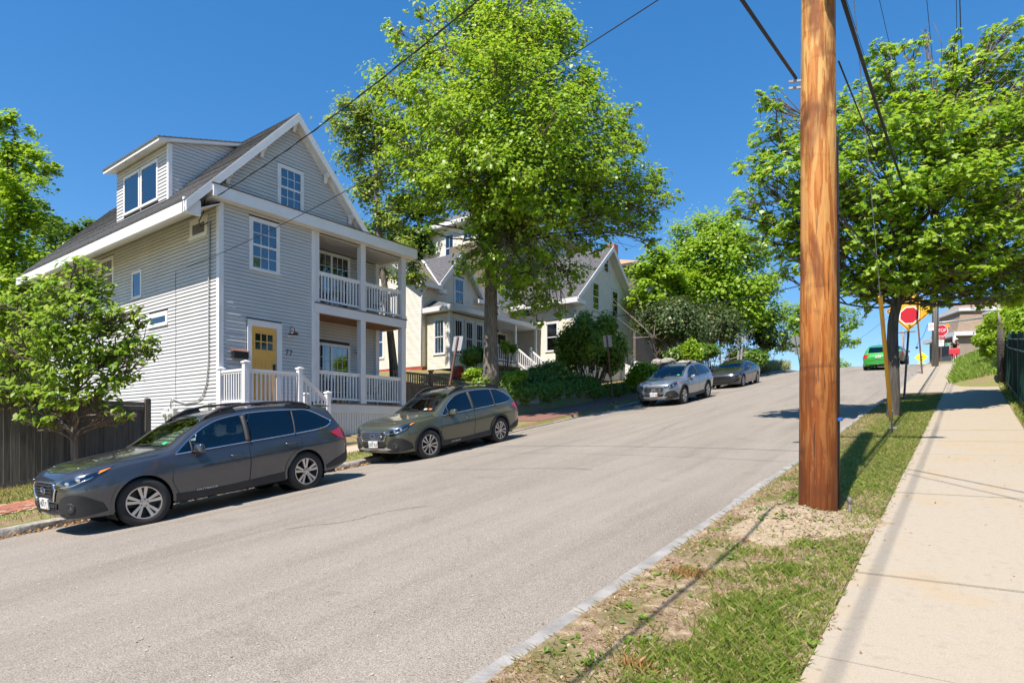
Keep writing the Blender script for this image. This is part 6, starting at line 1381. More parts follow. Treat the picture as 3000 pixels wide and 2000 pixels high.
def shrub_pic(nm, lab, px, py, rx, ry, D, n, ls, m, seed, **k):
    c = at(px, py, D); return shrub(nm, lab, c, (rx / 1800 * D, rx / 1800 * D * .9, ry / 1800 * D), n, ls, m, seed, **k)
shrub_pic('yew_shrub', 'tall feathery yew shrub in front of the cream gable', 1728, 1020, 105, 150, 31, 26000, .14, LYEW, 51, clumps=44, out=1.25, cr=(.18, .36))
shrub_pic('leafy_shrub', 'rounded shrub at the bay window left of the maple trunk', 1390, 1045, 50, 50, 28, 4500, .11, LIVY, 52); shrub_pic('leafy_shrub', 'bright green shrub at the foot of the maple, left side', 1400, 1105, 65, 35, 25.4, 5000, .11, LBR, 53); shrub_pic('leafy_shrub', 'bright green shrub at the foot of the maple, right side', 1500, 1115, 70, 40, 25.0, 5000, .11, LG2, 54)
shrub_pic('leafy_shrub', 'small climbing shrub against the maple trunk beside the porch steps', 1487, 1020, 28, 30, 27.5, 1200, .11, LG, 55)
shrub_pic('fern_shrub', 'dark green shrub at the foot of the white porch steps', 1620, 1095, 80, 50, 28.5, 6000, .12, LIVY, 56); shrub_pic('leafy_shrub', 'yellow green bush behind the silver blue estate car', 1885, 1105, 55, 55, 30, 5500, .12, LBR, 57)
shrub_pic('lilac_shrub', 'dusty lilac with brown seed heads above the silver blue estate car', 1960, 950, 110, 110, 38, 13000, .17, LDUST, 58, clumps=18); shrub_pic('lilac_shrub', 'dusty lilac with bare twigs behind the black saloon car', 2090, 960, 110, 95, 40, 11000, .17, LDUST, 59, clumps=16); shrub_pic('lilac_shrub', 'reddish dusty lilac left of the crest grass', 2240, 985, 55, 75, 44, 5500, .18, LDUST, 60)
shrub_pic('leafy_shrub', 'dark bush behind the black saloon car roof', 2190, 1050, 70, 50, 43, 6500, .18, LDK, 61); shrub_pic('leafy_shrub', 'dark undergrowth behind the silver blue estate car roof', 2020, 1040, 90, 50, 36, 7000, .16, LDK, 62); shrub_pic('leafy_shrub', 'bright sapling bush between the parked cars', 2030, 1030, 35, 50, 34, 2500, .13, LBR, 63)
shrub_pic('leafy_shrub', 'dark hedge bush at the left edge beyond the wooden fence', 60, 1140, 120, 70, 22, 6000, .15, LDK, 64)
# bare twigs in the lilacs
g = np.random.default_rng(9)
for lab, px, py in (('bare silvery branches in the lilac near the cream gable', 1890, 930), ('bare silvery branches behind the black saloon', 2110, 1000)):
    T = thing('bare_branches', tuple(at(px, py + 80, 37)), lab, 'branches'); b = MB()
    for k in range(7):
        a = at(px + g.uniform(-40, 40), py + 60, 37 + g.uniform(-1, 1)); e = at(px + g.uniform(-110, 120), py + g.uniform(-70, 30), 36.5 + g.uniform(-1.5, .5)); b.tube(wob(tuple(a), tuple(e), g, 6, .12), [.03, .026, .022, .018, .013, .009, .005], 5, cap=False)
    b.build('branch', mat('silver_twig', (.32, .28, .24), .9), T, smooth=True, fix=False)
# ivy mass over the retaining wall
def mass(nm, lab, cells, n, ls, m, seed, shape=KITE, cat='ivy', up=.5, kind=None):
    """leaves over a lumpy bank; cells: list of (centre, radii)"""
    g = np.random.default_rng(seed); P = []; N = []; c0 = cells[0][0]; T = thing(nm, (c0[0], c0[1], gz(c0[0], c0[1])), lab, cat if not kind else None, kind=kind)
    v = np.array([r[0] * r[1] + r[1] * r[2] + r[0] * r[2] for _, r in cells]); v = v / v.sum()
    for (c, r), f in zip(cells, v):
        q = int(n * f); e = g.normal(0, 1, (q, 3)); e /= np.linalg.norm(e, axis=1)[:, None]; N.append(e + np.array([.3, 0, up])); P.append(np.array(c) + e * np.array(r) * (.75 + .3 * g.random(q))[:, None] + g.normal(0, .14, (q, 3)) * np.array(r))
    leaves('foliage', np.vstack(P), np.vstack(N), ls, shape, m, T, g, .4); return T
cells = []
for k in range(26):
    y = 18.3 + k * .36 + random.uniform(-.1, .1); x = -14.55 + random.uniform(-.25, .15); wz = lbase(y) + wall_h(y); cells.append(((x, y, wz - .02 + random.uniform(-.1, .1)), (.42, .34, .34 + random.uniform(-.06, .1))))
mass('ivy_bank', 'ivy and creeper spilling over the low stone wall before the cream house', cells, 26000, .10, LIVY, 71)
cells = [((-15.4 + random.uniform(-.8, .4), 18.6 + k * .33, gz(-15.4, 18.6 + k * .33) + random.uniform(.1, .35)), (.55, .4, .38)) for k in range(28)]
mass('garden_plants', 'dark leafy garden plants on the bank above the stone wall', cells, 16000, .12, LIVY, 72, shape=OVAL, cat='plants')
cells = [((-14.5 + random.uniform(-.3, .1), 27.6 + k * .4, gz(-14.6, 27.6 + k * .4) + random.uniform(0, .2)), (.5, .4, .35)) for k in range(10)]
mass('hedge_plants', 'low dark green planting by the pavement downhill of the silver blue estate', cells, 7000, .11, LDK, 73, cat='plants')
# creeper over the right-hand fence
cells = [(tuple(at(px, py, d)), (r, r, r * .8)) for px, py, d, r in ((2905, 965, 26, .45), (2935, 935, 24, .48), (2975, 930, 22, .55), (3020, 940, 20, .6), (2880, 995, 26, .34), (2905, 1025, 26, .36), (2955, 985, 23, .45), (2995, 975, 20, .4), (2990, 870, 25, .6), (3040, 870, 22, .8), (2935, 1095, 22.5, .22), (2922, 1140, 22, .18))]
mass('creeper', 'bright green creeper heaped over the fence end on the right', cells, 17000, .12, LBR, 74)
# long grass
def blades(nm, lab, pts, h, wd, m, seed, parent=None, lean=.35):
    g = np.random.default_rng(seed); p = np.array(pts); N = len(p); a = g.uniform(0, 6.283, N); hh = h * g.uniform(.45, 1.25, N); w_ = wd * g.uniform(.7, 1.3, N)
    dx, dy = np.cos(a), np.sin(a); ln = lean * g.uniform(.2, 1.4, N) * hh; b = g.uniform(0, 6.283, N)
    V = np.zeros((N, 4, 3)); V[:, 0] = p + np.stack([dx * w_, dy * w_, 0 * a], 1); V[:, 1] = p - np.stack([dx * w_, dy * w_, 0 * a], 1)
    mid = p + np.stack([np.cos(b) * ln * .35, np.sin(b) * ln * .35, hh * .6], 1); V[:, 2] = mid - np.stack([dx * w_ * .6, dy * w_ * .6, 0 * a], 1); V[:, 3] = p + np.stack([np.cos(b) * ln, np.sin(b) * ln, hh], 1)
    o = ngons(nm, V.reshape(-1, 3), 4, m, parent)
    if parent is None: tag(o, lab, kind='stuff')
    return o
LGR = leaf_mat('grass_blade', (.11, .195, .020), (.25, .305, .055), (.48, .41, .20), trans=.3, dry=.74); LGRD = leaf_mat('grass_blade_dry', (.22, .19, .07), (.38, .30, .13), (.46, .36, .20), trans=.15); LGT = leaf_mat('tall_grass_blade', (.14, .26, .03), (.27, .38, .06), (.46, .44, .20), trans=.35)
def vnoise(x, y, s=1.0, seed=0):                      # cheap smooth value noise
    r_ = np.random.default_rng(seed).random((64, 64)); x = np.asarray(x) * s % 64; y = np.asarray(y) * s % 64; i = x.astype(int); j = y.astype(int); u = x - i; v = y - j; u = u*u*(3-2*u); v = v*v*(3-2*v)
    return (r_[i, j]*(1-u)*(1-v) + r_[(i+1) % 64, j]*u*(1-v) + r_[i, (j+1) % 64]*(1-u)*v + r_[(i+1) % 64, (j+1) % 64]*u*v)
def verge_pts(n, seed, f, x0=XR + .17, x1=-.70, y0=1.8, y1=24.0, pw=1.7):
    g = np.random.default_rng(seed); x = g.uniform(x0, x1, n); y = y0 + (y1 - y0) * g.random(n) ** pw; k = f(x, y) > g.random(n); x, y = x[k], y[k]
    return [(a, b, gz(a, b) + mound(a, b) - .004) for a, b in zip(x, y)]
def mound(x, y):                                      # heap of soil round the pole foot
    return .11 * math.exp(-(((x + 1.42) / .42) ** 2 + ((y - 6.65) / .50) ** 2))
def dens(x, y):
    d = np.clip((vnoise(x, y, 1.7, 3) * .6 + vnoise(x, y, 5, 4) * .5 - .50) * 4.0, 0, 1)
    d = np.clip(d + np.clip((x + 1.30) * .8, 0, .32), 0, 1) * np.clip((x + 1.80) * 1.5, .05, 1)          # sparser beside the kerb
    d = np.maximum(d, np.clip((y - 7.3) * .8, 0, .95) * np.clip((x + 1.95) * 2, .2, 1))
    d *= 1 - .97 * np.exp(-(((x + 1.30) / .75) ** 2 + ((y - 6.35) / .75) ** 2)); return d
blades('verge_grass', 'patchy green grass growing on the verge between kerb and pavement', verge_pts(125000, 81, dens), .052, .0021, LGR, 82, lean=.9)
blades('dry_grass', 'dry straw and clippings lying on the verge soil', verge_pts(42000, 83, lambda x, y: .3 + .6 * (vnoise(x, y, 3, 9) > .4)), .034, .0020, LGRD, 84, lean=2.2)
vg = sheet('verge', frange(XR + .17, -.705, 16), frange(1.0, 24.2, 150), lambda x, y: gz(x, y) + .004 + mound(x, y) + .012 * float(vnoise(x + 50, y, 4, 6)), None)
def soil_mat():
    m, n, l = nodes_of('verge_soil'); b = n['Principled BSDF']; tc = n.new('ShaderNodeTexCoord')
    def nz(sc, d=5, st=None):
        x = n.new('ShaderNodeTexNoise'); x.inputs['Scale'].default_value = sc; x.inputs['Detail'].default_value = d; l.new(tc.outputs['Object'], x.inputs['Vector']); return x.outputs[0]
    def ramp(s, a, c, c1, c2):
        x = n.new('ShaderNodeMapRange'); x.inputs[1].default_value = a; x.inputs[2].default_value = c; l.new(s, x.inputs[0]); y = n.new('ShaderNodeMix'); y.data_type = 'RGBA'; l.new(x.outputs[0], y.inputs[0])
        for k, v in ((6, c1), (7, c2)):
            if isinstance(v, bpy.types.NodeSocket): l.new(v, y.inputs[k])
            else: y.inputs[k].default_value = (*v, 1)
        return y.outputs[2]
    c = ramp(nz(90, 3), .3, .7, (.15, .10, .065), (.36, .265, .18)); c = ramp(nz(9), .50, .68, c, (.42, .33, .23)); c = ramp(nz(2.3), .50, .66, c, (.17, .155, .07))
    l.new(c, b.inputs['Base Color']); b.inputs['Roughness'].default_value = .95; b.inputs['Specular IOR Level'].default_value = .1
    bp = n.new('ShaderNodeBump'); bp.inputs['Strength'].default_value = .8; bp.inputs['Distance'].default_value = .02; l.new(nz(80), bp.inputs['Height']); l.new(bp.outputs[0], b.inputs['Normal']); return m
vg.data.materials.append(soil_mat()); tag(vg, 'bare sandy soil of the verge round the pole foot', kind='structure')
g = np.random.default_rng(85)
pts = []
for (cx, cy, s, n_) in ((-1.75, 4.65, .07, 260), (-1.45, 3.1, .06, 120)): pts += [(cx + g.normal(0, s), cy + g.normal(0, s * .6), 0) for _ in range(n_)]
blades('brown_tuft', 'reddish brown dead grass tufts on the verge near the kerb', [(x, y, gz(x, y) + .01) for x, y, _ in pts], .055, .0028, leaf_mat('rusty_blade', (.30, .17, .06), (.44, .28, .11), trans=.1), 86, lean=.8)
scatter_bits('wood_chips', 2600, lambda g: g.uniform(XR + .2, -.72), lambda g: 1.9 + 7 * g.random(), lambda x, y: gz(x, y) + mound(x, y) + .006, .012, leaf_mat('chip_colours', (.34, .25, .16), (.52, .42, .29), trans=0), 88, flat=.6); tag(bpy.data.objects['wood_chips'], 'pale wood chips and dead leaves strewn over the verge soil', kind='stuff')
# left strips of turf and leaf litter in the gutter
g = np.random.default_rng(90)
def left_pts(n, x0, x1, y0, y1, f=lambda x, y: 1.0): return [(x, y, gz(x, y)) for x, y in zip(g.uniform(x0, x1, n), g.uniform(y0, y1, n)) if f(x, y) > g.random()]
blades('kerb_strip_grass', 'thin grass between the granite kerb and the brick pavement', left_pts(9000, -13.05, XL - .22, 1, 14.6, lambda x, y: .35 + .6 * (vnoise(x, y, 2.2, 12) > .5)), .06, .006, LGR, 91, lean=.7)
blades('lawn_grass', 'short dry lawn in front of the wooden fence and grey house', left_pts(17000, -16.3, -14.27, 1.0, 11.0), .06, .007, leaf_mat('dry_lawn', (.16, .18, .04), (.32, .29, .10), (.45, .36, .17), trans=.2), 92, lean=.6)
blades('kerb_strip_grass', 'thin grass strip by the kerb near the square sign post', left_pts(4500, -12.3, XL - .2, 22.8, 42), .07, .009, LGR, 93)
o = scatter_bits('gutter_litter', 900, lambda g: XL + .01 + abs(g.normal(0, .07)), lambda g: g.uniform(1.0, 9.8), lambda x, y: road_z(x, y) + .01 + .03 * g.random() * math.exp(-abs(x - XL) * 10), .028, LEAFL, 94, flat=.9); tag(o, 'orange brown leaf litter lying in the gutter by the granite kerb', kind='stuff')
# bank of long grass on the right and at the crest
g = np.random.default_rng(95)
def bank_pts(n, x0, x1, y0, y1): return [(x, y, gz(x, y)) for x, y in zip(g.uniform(x0, x1, n), g.uniform(y0, y1, n))]
blades('bank_grass', 'long green grass on the bank beside the upper pavement', bank_pts(22000, -.62, 3.2, 28.6, 52), .24, .010, LGT, 96, lean=.6)
blades('crest_grass', 'tall pale grass on the bank left of the road crest', bank_pts(7000, -14.5, XL - .3, 41, 55), .75, .016, leaf_mat('pale_grass', (.22, .27, .10), (.40, .42, .20), (.55, .50, .30), trans=.3), 97, lean=.4)
blades('fence_foot_grass', 'scruffy grass and fallen leaves along the foot of the green fence', bank_pts(5000, .82, 1.6, 12, 27), .10, .006, LGR, 98, lean=.8)
blades('garden_grass', 'tall soft grass on the bank before the cream house', bank_pts(4500, -16.6, -15.0, 21.5, 26), .55, .012, leaf_mat('soft_grass', (.04, .12, .03), (.10, .20, .06), trans=.3), 99, lean=.7)
dand = [(float(g.uniform(-16, -14.6)), float(g.uniform(3.2, 5.4))) for _ in range(60)]; P = []
for x, y in dand:
    c = np.array([x, y, gz(x, y) + .06]); r_ = .016
    P += [c + np.array([r_, 0, 0]), c + np.array([0, r_, .004]), c + np.array([-r_, 0, 0]), c + np.array([0, -r_, .004])]
tag(ngons('dandelions', np.array(P), 4, mat('dandelion_yellow', (.75, .60, .04), .6)), 'yellow dandelions dotted in the dry lawn', kind='stuff')

# unseen trees added to hold back sky light (mirrored in windows and paintwork)
g = np.random.default_rng(120); P = []; N = []; st = MB()
for k in range(5):
    x = 12.5 + g.uniform(-1, 2.5); y = -14 + 9.0 * k; z0 = gz(x, y); st.tube([(x, y, z0 - .3), (x, y, z0 + 3), (x, y, z0 + 7)], [.25, .2, .1], 7)
    for q in range(9):
        c = np.array([x, y, z0 + 6.0]) + g.normal(0, 1, 3) * np.array([1.3, 1.5, 2.2]); e = g.normal(0, 1, (230, 3)); e /= np.linalg.norm(e, axis=1)[:, None]; P.append(c + e * 1.5 * (g.random(230) ** .4)[:, None]); N.append(e + np.array([0, 0, .6]))
T = thing('added_tree_belt', (9.5, 4, gz(9.5, 4)), 'unseen belt of trees added on the right to hold back sky light', None, kind='stuff'); st.build('trunks', BARKD, T, smooth=True, fix=False); leaves('foliage', np.vstack(P), np.vstack(N), .42, KITE, LDK, T, g)

# weeds and fallen leaves on the verge
g = np.random.default_rng(130); P = []; N = []
for k in range(70):
    cx = g.uniform(XR + .3, -.75); cy = 2.0 + 9 * g.random() ** 1.3; q = int(g.integers(8, 22)); e = np.stack([cx + g.normal(0, .05, q), cy + g.normal(0, .05, q), np.zeros(q)], 1)
    e[:, 2] = [gz(a, b) + mound(a, b) + .015 + .02 * g.random() for a, b, _ in e]; P.append(e); N.append(np.tile(np.array([0, 0, 1.0]), (q, 1)))
tag(leaves('verge_weeds', np.vstack(P), np.vstack(N), .045, OVAL, LIVY, None, g, 0), 'small broad-leaved weeds dotted through the verge grass', kind='stuff')
P = np.array([(x, y, gz(x, y) + mound(x, y) + .012) for x, y in zip(g.uniform(XR + .18, -.72, 420), 1.9 + 8 * g.random(420))])
tag(leaves('fallen_leaves', P, np.tile(np.array([0, 0, 1.0]), (420, 1)), .045, OVAL, LEAFL, None, g, 0), 'curled brown fallen leaves scattered over the verge', kind='stuff')
P = np.array([(x, y, prof(y) + .115 + .023) for x, y in zip(np.concatenate([g.normal(-.68, .03, 260), g.uniform(-.6, .75, 60)]), np.concatenate([2 + 14 * g.random(260), 2 + 9 * g.random(60)]))])
tag(leaves('pavement_debris', P, np.tile(np.array([0, 0, 1.0]), (320, 1)), .026, OVAL, LEAFL, None, g, 0), 'brown leaf scraps along the pavement edge', kind='stuff')

g = np.random.default_rng(131); pts = []
for k in range(60):
    cx = g.uniform(-1.55, -.85); cy = 1.9 + 5.2 * g.random(); q = int(g.integers(60, 190))
    if (cx + 1.3) ** 2 + (cy - 6.5) ** 2 < .5: continue
    pts += [(cx + a, cy + b, gz(cx + a, cy + b)) for a, b in zip(g.normal(0, .07, q), g.normal(0, .07, q))]
blades('long_grass_tufts', 'longer soft grass tufts in the verge nearest the camera', pts, .062, .0022, LGR, 132, lean=.9)

# pale sandy heap against the pole foot
def heap_z(x, y): return gz(x, y) + mound(x, y) + .010 + .02 * float(vnoise(x + 80, y + 20, 9, 15))
mb = MB(); n = 26; rings = 9; g = np.random.default_rng(133)
for i in range(rings + 1):
    for k in range(n):
        a = 2 * math.pi * k / n; r_ = i / rings * (1 + .22 * math.sin(3 * a + 1) + .12 * math.sin(7 * a)); x = -1.36 + .66 * r_ * math.cos(a); y = 6.55 + .80 * r_ * math.sin(a)
        mb.v.append((x, y, heap_z(x, y) - (.018 if i == rings else 0)))
for i in range(rings):
    for k in range(n): k2 = (k + 1) % n; mb.f.append((i*n+k, i*n+k2, (i+1)*n+k2, (i+1)*n+k))
tag(mb.build('sand_heap', mat('pale_sand', (.26, .195, .125), .95, var=.3, vscale=25, bump=.8, bscale=60, col2=(.42, .34, .235)), None, smooth=True, fix=False), 'pale sandy soil heaped round the foot of the wooden pole', kind='structure')
o = scatter_bits('sand_heap_stones', 480, lambda g: -1.36 + g.normal(0, .28), lambda g: 6.5 + g.normal(0, .34), lambda x, y: heap_z(x, y) + .004, .014, leaf_mat('stone_chip_colours', (.26, .20, .135), (.44, .37, .27), trans=0), 134, flat=.7); tag(o, 'pale stone and wood chips on the sandy heap at the pole foot', kind='stuff')
# ================================================================= street furniture, poles, wires, fences
def pole_mat():
    m, n, l = nodes_of('fresh_pole_wood'); b = n['Principled BSDF']; tc = n.new('ShaderNodeTexCoord')
    def nz(sc, st, d=5, dis=0.):
        mp = n.new('ShaderNodeMapping'); mp.inputs['Scale'].default_value = st; l.new(tc.outputs['Object'], mp.inputs[0]); x = n.new('ShaderNodeTexNoise'); x.inputs['Scale'].default_value = sc; x.inputs['Detail'].default_value = d; x.inputs['Distortion'].default_value = dis; l.new(mp.outputs[0], x.inputs['Vector']); return x.outputs[0]
    def mr(s, a, c, e=0, f=1):
        x = n.new('ShaderNodeMapRange'); x.inputs[1].default_value = a; x.inputs[2].default_value = c; x.inputs[3].default_value = e; x.inputs[4].default_value = f; l.new(s, x.inputs[0]); return x.outputs[0]
    def mix(f, a, c):
        x = n.new('ShaderNodeMix'); x.data_type = 'RGBA'; l.new(f, x.inputs[0])
        for k, v in ((6, a), (7, c)):
            if isinstance(v, bpy.types.NodeSocket): l.new(v, x.inputs[k])
            else: x.inputs[k].default_value = (*v, 1)
        return x.outputs[2]
    sp = n.new('ShaderNodeSeparateXYZ'); l.new(tc.outputs['Object'], sp.inputs[0])
    grain = nz(38, (1, 1, .035)); streak = nz(17, (1, 1, .10), 5, .7); blot = nz(2.0, (1.6, 1.6, .55), 5, .5); fl = nz(19, (1.2, 1.2, .13), 5, .9); knot = nz(2.6, (1, 1, 1), 2)
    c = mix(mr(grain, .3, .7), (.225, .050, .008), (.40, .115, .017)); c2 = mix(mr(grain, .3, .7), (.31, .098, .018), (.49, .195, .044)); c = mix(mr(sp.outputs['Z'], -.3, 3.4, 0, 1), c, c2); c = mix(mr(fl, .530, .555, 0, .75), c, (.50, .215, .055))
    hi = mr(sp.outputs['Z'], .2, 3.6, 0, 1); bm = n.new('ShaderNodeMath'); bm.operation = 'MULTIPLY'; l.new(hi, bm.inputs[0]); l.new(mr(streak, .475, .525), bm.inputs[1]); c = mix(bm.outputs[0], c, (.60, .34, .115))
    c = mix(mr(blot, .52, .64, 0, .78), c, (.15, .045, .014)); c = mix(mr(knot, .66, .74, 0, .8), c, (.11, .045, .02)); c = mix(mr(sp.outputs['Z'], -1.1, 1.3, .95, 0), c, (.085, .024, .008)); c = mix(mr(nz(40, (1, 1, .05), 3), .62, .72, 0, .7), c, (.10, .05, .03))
    c = mix(mr(nz(55, (1, 1, .022), 2), .66, .69, 0, .8), c, (.05, .022, .012)); c = mix(mr(nz(3.2, (.6, .6, 2.2), 4, .4), .60, .72, 0, .55), c, (.10, .034, .014))
    l.new(c, b.inputs['Base Color']); b.inputs['Roughness'].default_value = .6; b.inputs['Specular IOR Level'].default_value = .25
    bp = n.new('ShaderNodeBump'); bp.inputs['Strength'].default_value = .9; bp.inputs['Distance'].default_value = .008; l.new(fl, bp.inputs['Height']); l.new(bp.outputs[0], b.inputs['Normal']); return m
PX, PY = -1.245, 6.93
pole = thing('utility_pole', (PX, PY, gz(PX, PY)), 'thick fresh orange-brown wooden utility pole on the verge', 'utility pole')
mb = MB(); n = 36; rows = 110; g = np.random.default_rng(4); ph = g.uniform(0, 6.28, 12)
for j in range(rows + 1):
    z = -1.35 + 11.6 * j / rows; r_ = .181 - .0042 * (z + 1)
    for k in range(n):
        a = 2 * math.pi * k / n; q = r_ + .003 * math.sin(3*a + ph[0] + z*.7) + .0022 * math.sin(7*a + ph[1] + z*1.9) + .0018 * math.sin(13*a + ph[2] - z*3.1); mb.v.append((PX + q * math.cos(a), PY + q * math.sin(a), z))
for j in range(rows):
    for k in range(n): k2 = (k+1) % n; mb.f.append((j*n+k, j*n+k2, (j+1)*n+k2, (j+1)*n+k))
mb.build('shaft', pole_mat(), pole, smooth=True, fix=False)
GALV = mat('galvanised_steel', (.36, .37, .38), .5, metal=.5, var=.15, vscale=12); CAB = mat('black_cable', (.012, .012, .013), .6)
arm = mat('weathered_arm', (.16, .13, .10), .9); MB().box(PX - 1.25, PX + 1.25, PY - .28, PY - .18, 9.55, 9.68).build('crossarm', arm, pole)
for x in (-1.1, -.45, .5, 1.1): MB().lathe([(.03, 0), (.05, .04), (.035, .07), (.05, .11), (.02, .15)], 10, 'z', (PX + x, PY - .23, 9.68)).build('insulator', mat('brown_porcelain', (.08, .04, .03), .2), pole, smooth=True)
MB().tube([(PX + .165, PY + .11, -1.1), (PX + .16, PY + .11, 1.6), (PX + .15, PY + .10, 3.0)], .022, 8).build('conduit', BLACKM, pole, smooth=True)
MB().tube([(PX + .187, PY + .05, .12), (PX + .195, PY + .12, .12), (PX + .17, PY + .15, .12)], .02, 6).build('blue_tape', mat('blue_tape', (.02, .12, .45), .5), pole)
for z in (3.55, 3.62): MB().bar((PX - .26, PY - .1, z), (PX - .1, PY - .02, z), .02, .02).build('bolt', GALV, pole)
MB().lathe([(.06, 0), (.075, .05), (.075, .22), (.05, .27), (.0, .28)], 12, 'z', (PX + .16, PY - .22, 4.35)).build('cable_clamp', BLACKM, pole, smooth='auto')
OLDM = mat('dull_steel', (.16, .15, .14), .7, var=.3, vscale=30)
gr = thing('ground_rod', (-.97, 6.98, gz(-.97, 6.98)), 'small steel ground rod with clamp at the pole foot', 'ground rod'); z0 = gz(-.97, 6.98)
MB().tube([(-.97, 6.98, z0 - .1), (-.965, 6.98, z0 + .17)], .012, 8).build('rod', OLDM, gr, smooth=True); MB().lathe([(.014, .13), (.022, .15), (.024, .18), (.014, .2), (0, .2)], 10, 'z', (-.965, 6.98, z0)).build('clamp', OLDM, gr, smooth='auto')
# guy wire with yellow guard
ga = Vector((-1.19, 13.9, gz(-1.19, 13.9))); gt = Vector((PX, PY + .15, 8.4)); gd = (gt - ga)
gw = thing('guy_wire', tuple(ga), 'guy wire with long yellow plastic guard anchored in the verge', 'guy wire')
MB().tube([ga + gd * .02, gt], .006, 5).build('strand', GALV, gw); f0, f1 = .035, .275
MB().tube([ga + gd * f0, ga + gd * (f0 + .03), ga + gd * f1], [.022, .034, .034], 8).build('yellow_guard', mat('guard_yellow', (.70, .36, .025), .5, var=.12, vscale=2), gw, smooth='auto')
MB().tube([ga - gd * .01, ga + gd * .035], .018, 6).build('anchor_rod', GALV, gw); MB().bar(ga + gd * .03 + Vector((0, 0, 0)), ga + gd * .052, .07, .03).build('anchor_eye', GALV, gw); MB().bar(ga + Vector((-.07, 0, .12)), ga + Vector((.07, 0, .12)), .03, .03).build('anchor_clip', GALV, gw)
# next poles
def wood_pole(nm, lab, base, h, r, m, top=None, cross=None, group='old grey utility poles'):
    T = thing(nm, base, lab, 'utility pole', group); b = Vector(base); t = Vector(top) if top else b + Vector((0, 0, h)); MB().tube([b - Vector((0, 0, .4)), b.lerp(t, .5), t], [r, r * .88, r * .75], 14).build('shaft', m, T, smooth=True)
    if cross:
        for zc in cross: MB().box(t.x - 1.3, t.x + 1.3, t.y - .16, t.y - .06, t.z - zc - .06, t.z - zc + .06).build('crossarm', arm, T)
    return T
OLDW = mat('old_grey_wood', (.20, .175, .155), .95, var=.4, vscale=3, stretch=(6, 6, .4), bump=.5, bscale=20, col2=(.34, .31, .28))
gp = (-1.59, 43.3, prof(43.3) + .12); t2 = wood_pole('utility_pole', 'old grey utility pole on the pavement near the crest', gp, 10.3, .175, OLDW, cross=(.4,))
sp = at(2728, 957, 35.4); MB().box(sp.x - .13, sp.x + .13, sp.y - .02, sp.y, sp.z - .22, sp.z + .22).build('parking_notice', PLATE, t2)
RINK = mat('red_ink', (.50, .03, .03), .5); put_text('NO\nPARKING', .10, RINK, t2, frame_mtx((sp.x, sp.y - .024, sp.z + .06), (1, 0, 0), (0, 0, 1)), .7)
MB().tube([at(2741, 946, 35.9), at(2820, 938, 35.9), at(2898, 929, 35.9)], .05, 8).build('bracket_arm', GALV, t2, smooth=True)
fp = at(2645, 1066, 76); wood_pole('utility_pole', 'distant utility pole with crossarm beyond the crest', (fp.x, fp.y, prof(fp.y)), 1, .2, OLDW, top=tuple(at(2646, 968, 76)), cross=(.25, ))
def wire(a, b, sag, r, lab, m=CAB, n=24, group='overhead wires', twist=0.):
    a = Vector(a); b = Vector(b); pts = [a.lerp(b, t) - Vector((0, 0, 4 * sag * t * (1 - t))) for t in frange(0, 1, n)]
    o = MB().tube(pts, r, 6).build('overhead_wire', m, None, smooth=True); return tag(o, lab, 'wire', group)
gtop = Vector(gp) + Vector((0, 0, 10.3))
for x, zz, k in ((-1.1, 9.83, 'left'), (-.45, 9.83, 'second'), (.5, 9.83, 'third'), (1.1, 9.83, 'right')): wire((PX + x, PY - .23, zz), (gtop.x + x, gtop.y - .1, gtop.z - .25), .35, .008, 'thin power line on the crossarm to the crest pole, %s of four' % k)
wire((PX + .17, PY - .1, 4.55), (gp[0] + .2, gp[1], gp[2] + 5.6), .55, .025, 'thick black cable bundle from the pole into the kerbside tree')
wire((PX + .18, PY + .05, 3.75), (gp[0] + .2, gp[1], gp[2] + 5.0), .5, .009, 'black telephone cable below the thick bundle'); wire((PX + .18, PY + .06, 2.2), (gp[0] + .22, gp[1], gp[2] + 4.4), .6, .010, 'lowest thin cable from the pole into the kerbside tree')
wire((PX - .2, PY - .05, 3.66), (-1.9, -30, 1.2), .4, .016, 'black cable leaving the pole to the upper left', n=40)
wire((-.15, 44, gp[2] + 9.6), (-.25, -32, 6.0), .6, .013, 'lone power line high over the pavement, right of the pole', n=50)
wire((PX + .1, PY - .1, 5.2), (9, -4.5, 4.6), .3, .014, 'service wire crossing overhead to the right, upper'); wire((PX + .1, PY - .1, 4.7), (9, -5.6, 4.2), .3, .010, 'service wire crossing overhead to the right, lower')
# service drops to the grey house
a = Vector((-16.0, 8.35, 6.18)); b = Vector((PX, PY, 7.5)); q = []
for t in frange(0, 1, 90): q.append(a.lerp(b, t) - Vector((0, 0, 4 * .35 * t * (1 - t))))
ws = MB().tube(q, .013, 6); ws.tube([p + Vector((.0, .014 * math.sin(i * .9), .014 * math.cos(i * .9))) for i, p in enumerate(q)], .008, 5)
tag(ws.build('overhead_wire', CAB, None, smooth=True), 'twisted black service wire from the pole to the grey house corner', 'wire', 'overhead wires')
wire(tuple(onY(547, 782, YL - .05)), (PX, PY, 5.5), .35, .008, 'thin telephone wire across the grey house front')
wire(tuple(at(1740, 930, 34)), tuple(at(2350, 835, 42)), .3, .03, 'black cable through the trees toward the crest, upper'); wire(tuple(at(2080, 945, 40)), tuple(at(2420, 870, 46)), .2, .012, 'thin wire in front of the round maple')
wire(tuple(at(2440, 975, 50)), (gp[0], gp[1], gp[2] + 7.4), .2, .02, 'cable from the crest pole across the road to the left'); wire(tuple(at(2440, 1040, 70)), (gp[0], gp[1], gp[2] + 5.2), .4, .012, 'lower thin wire across the road at the crest')
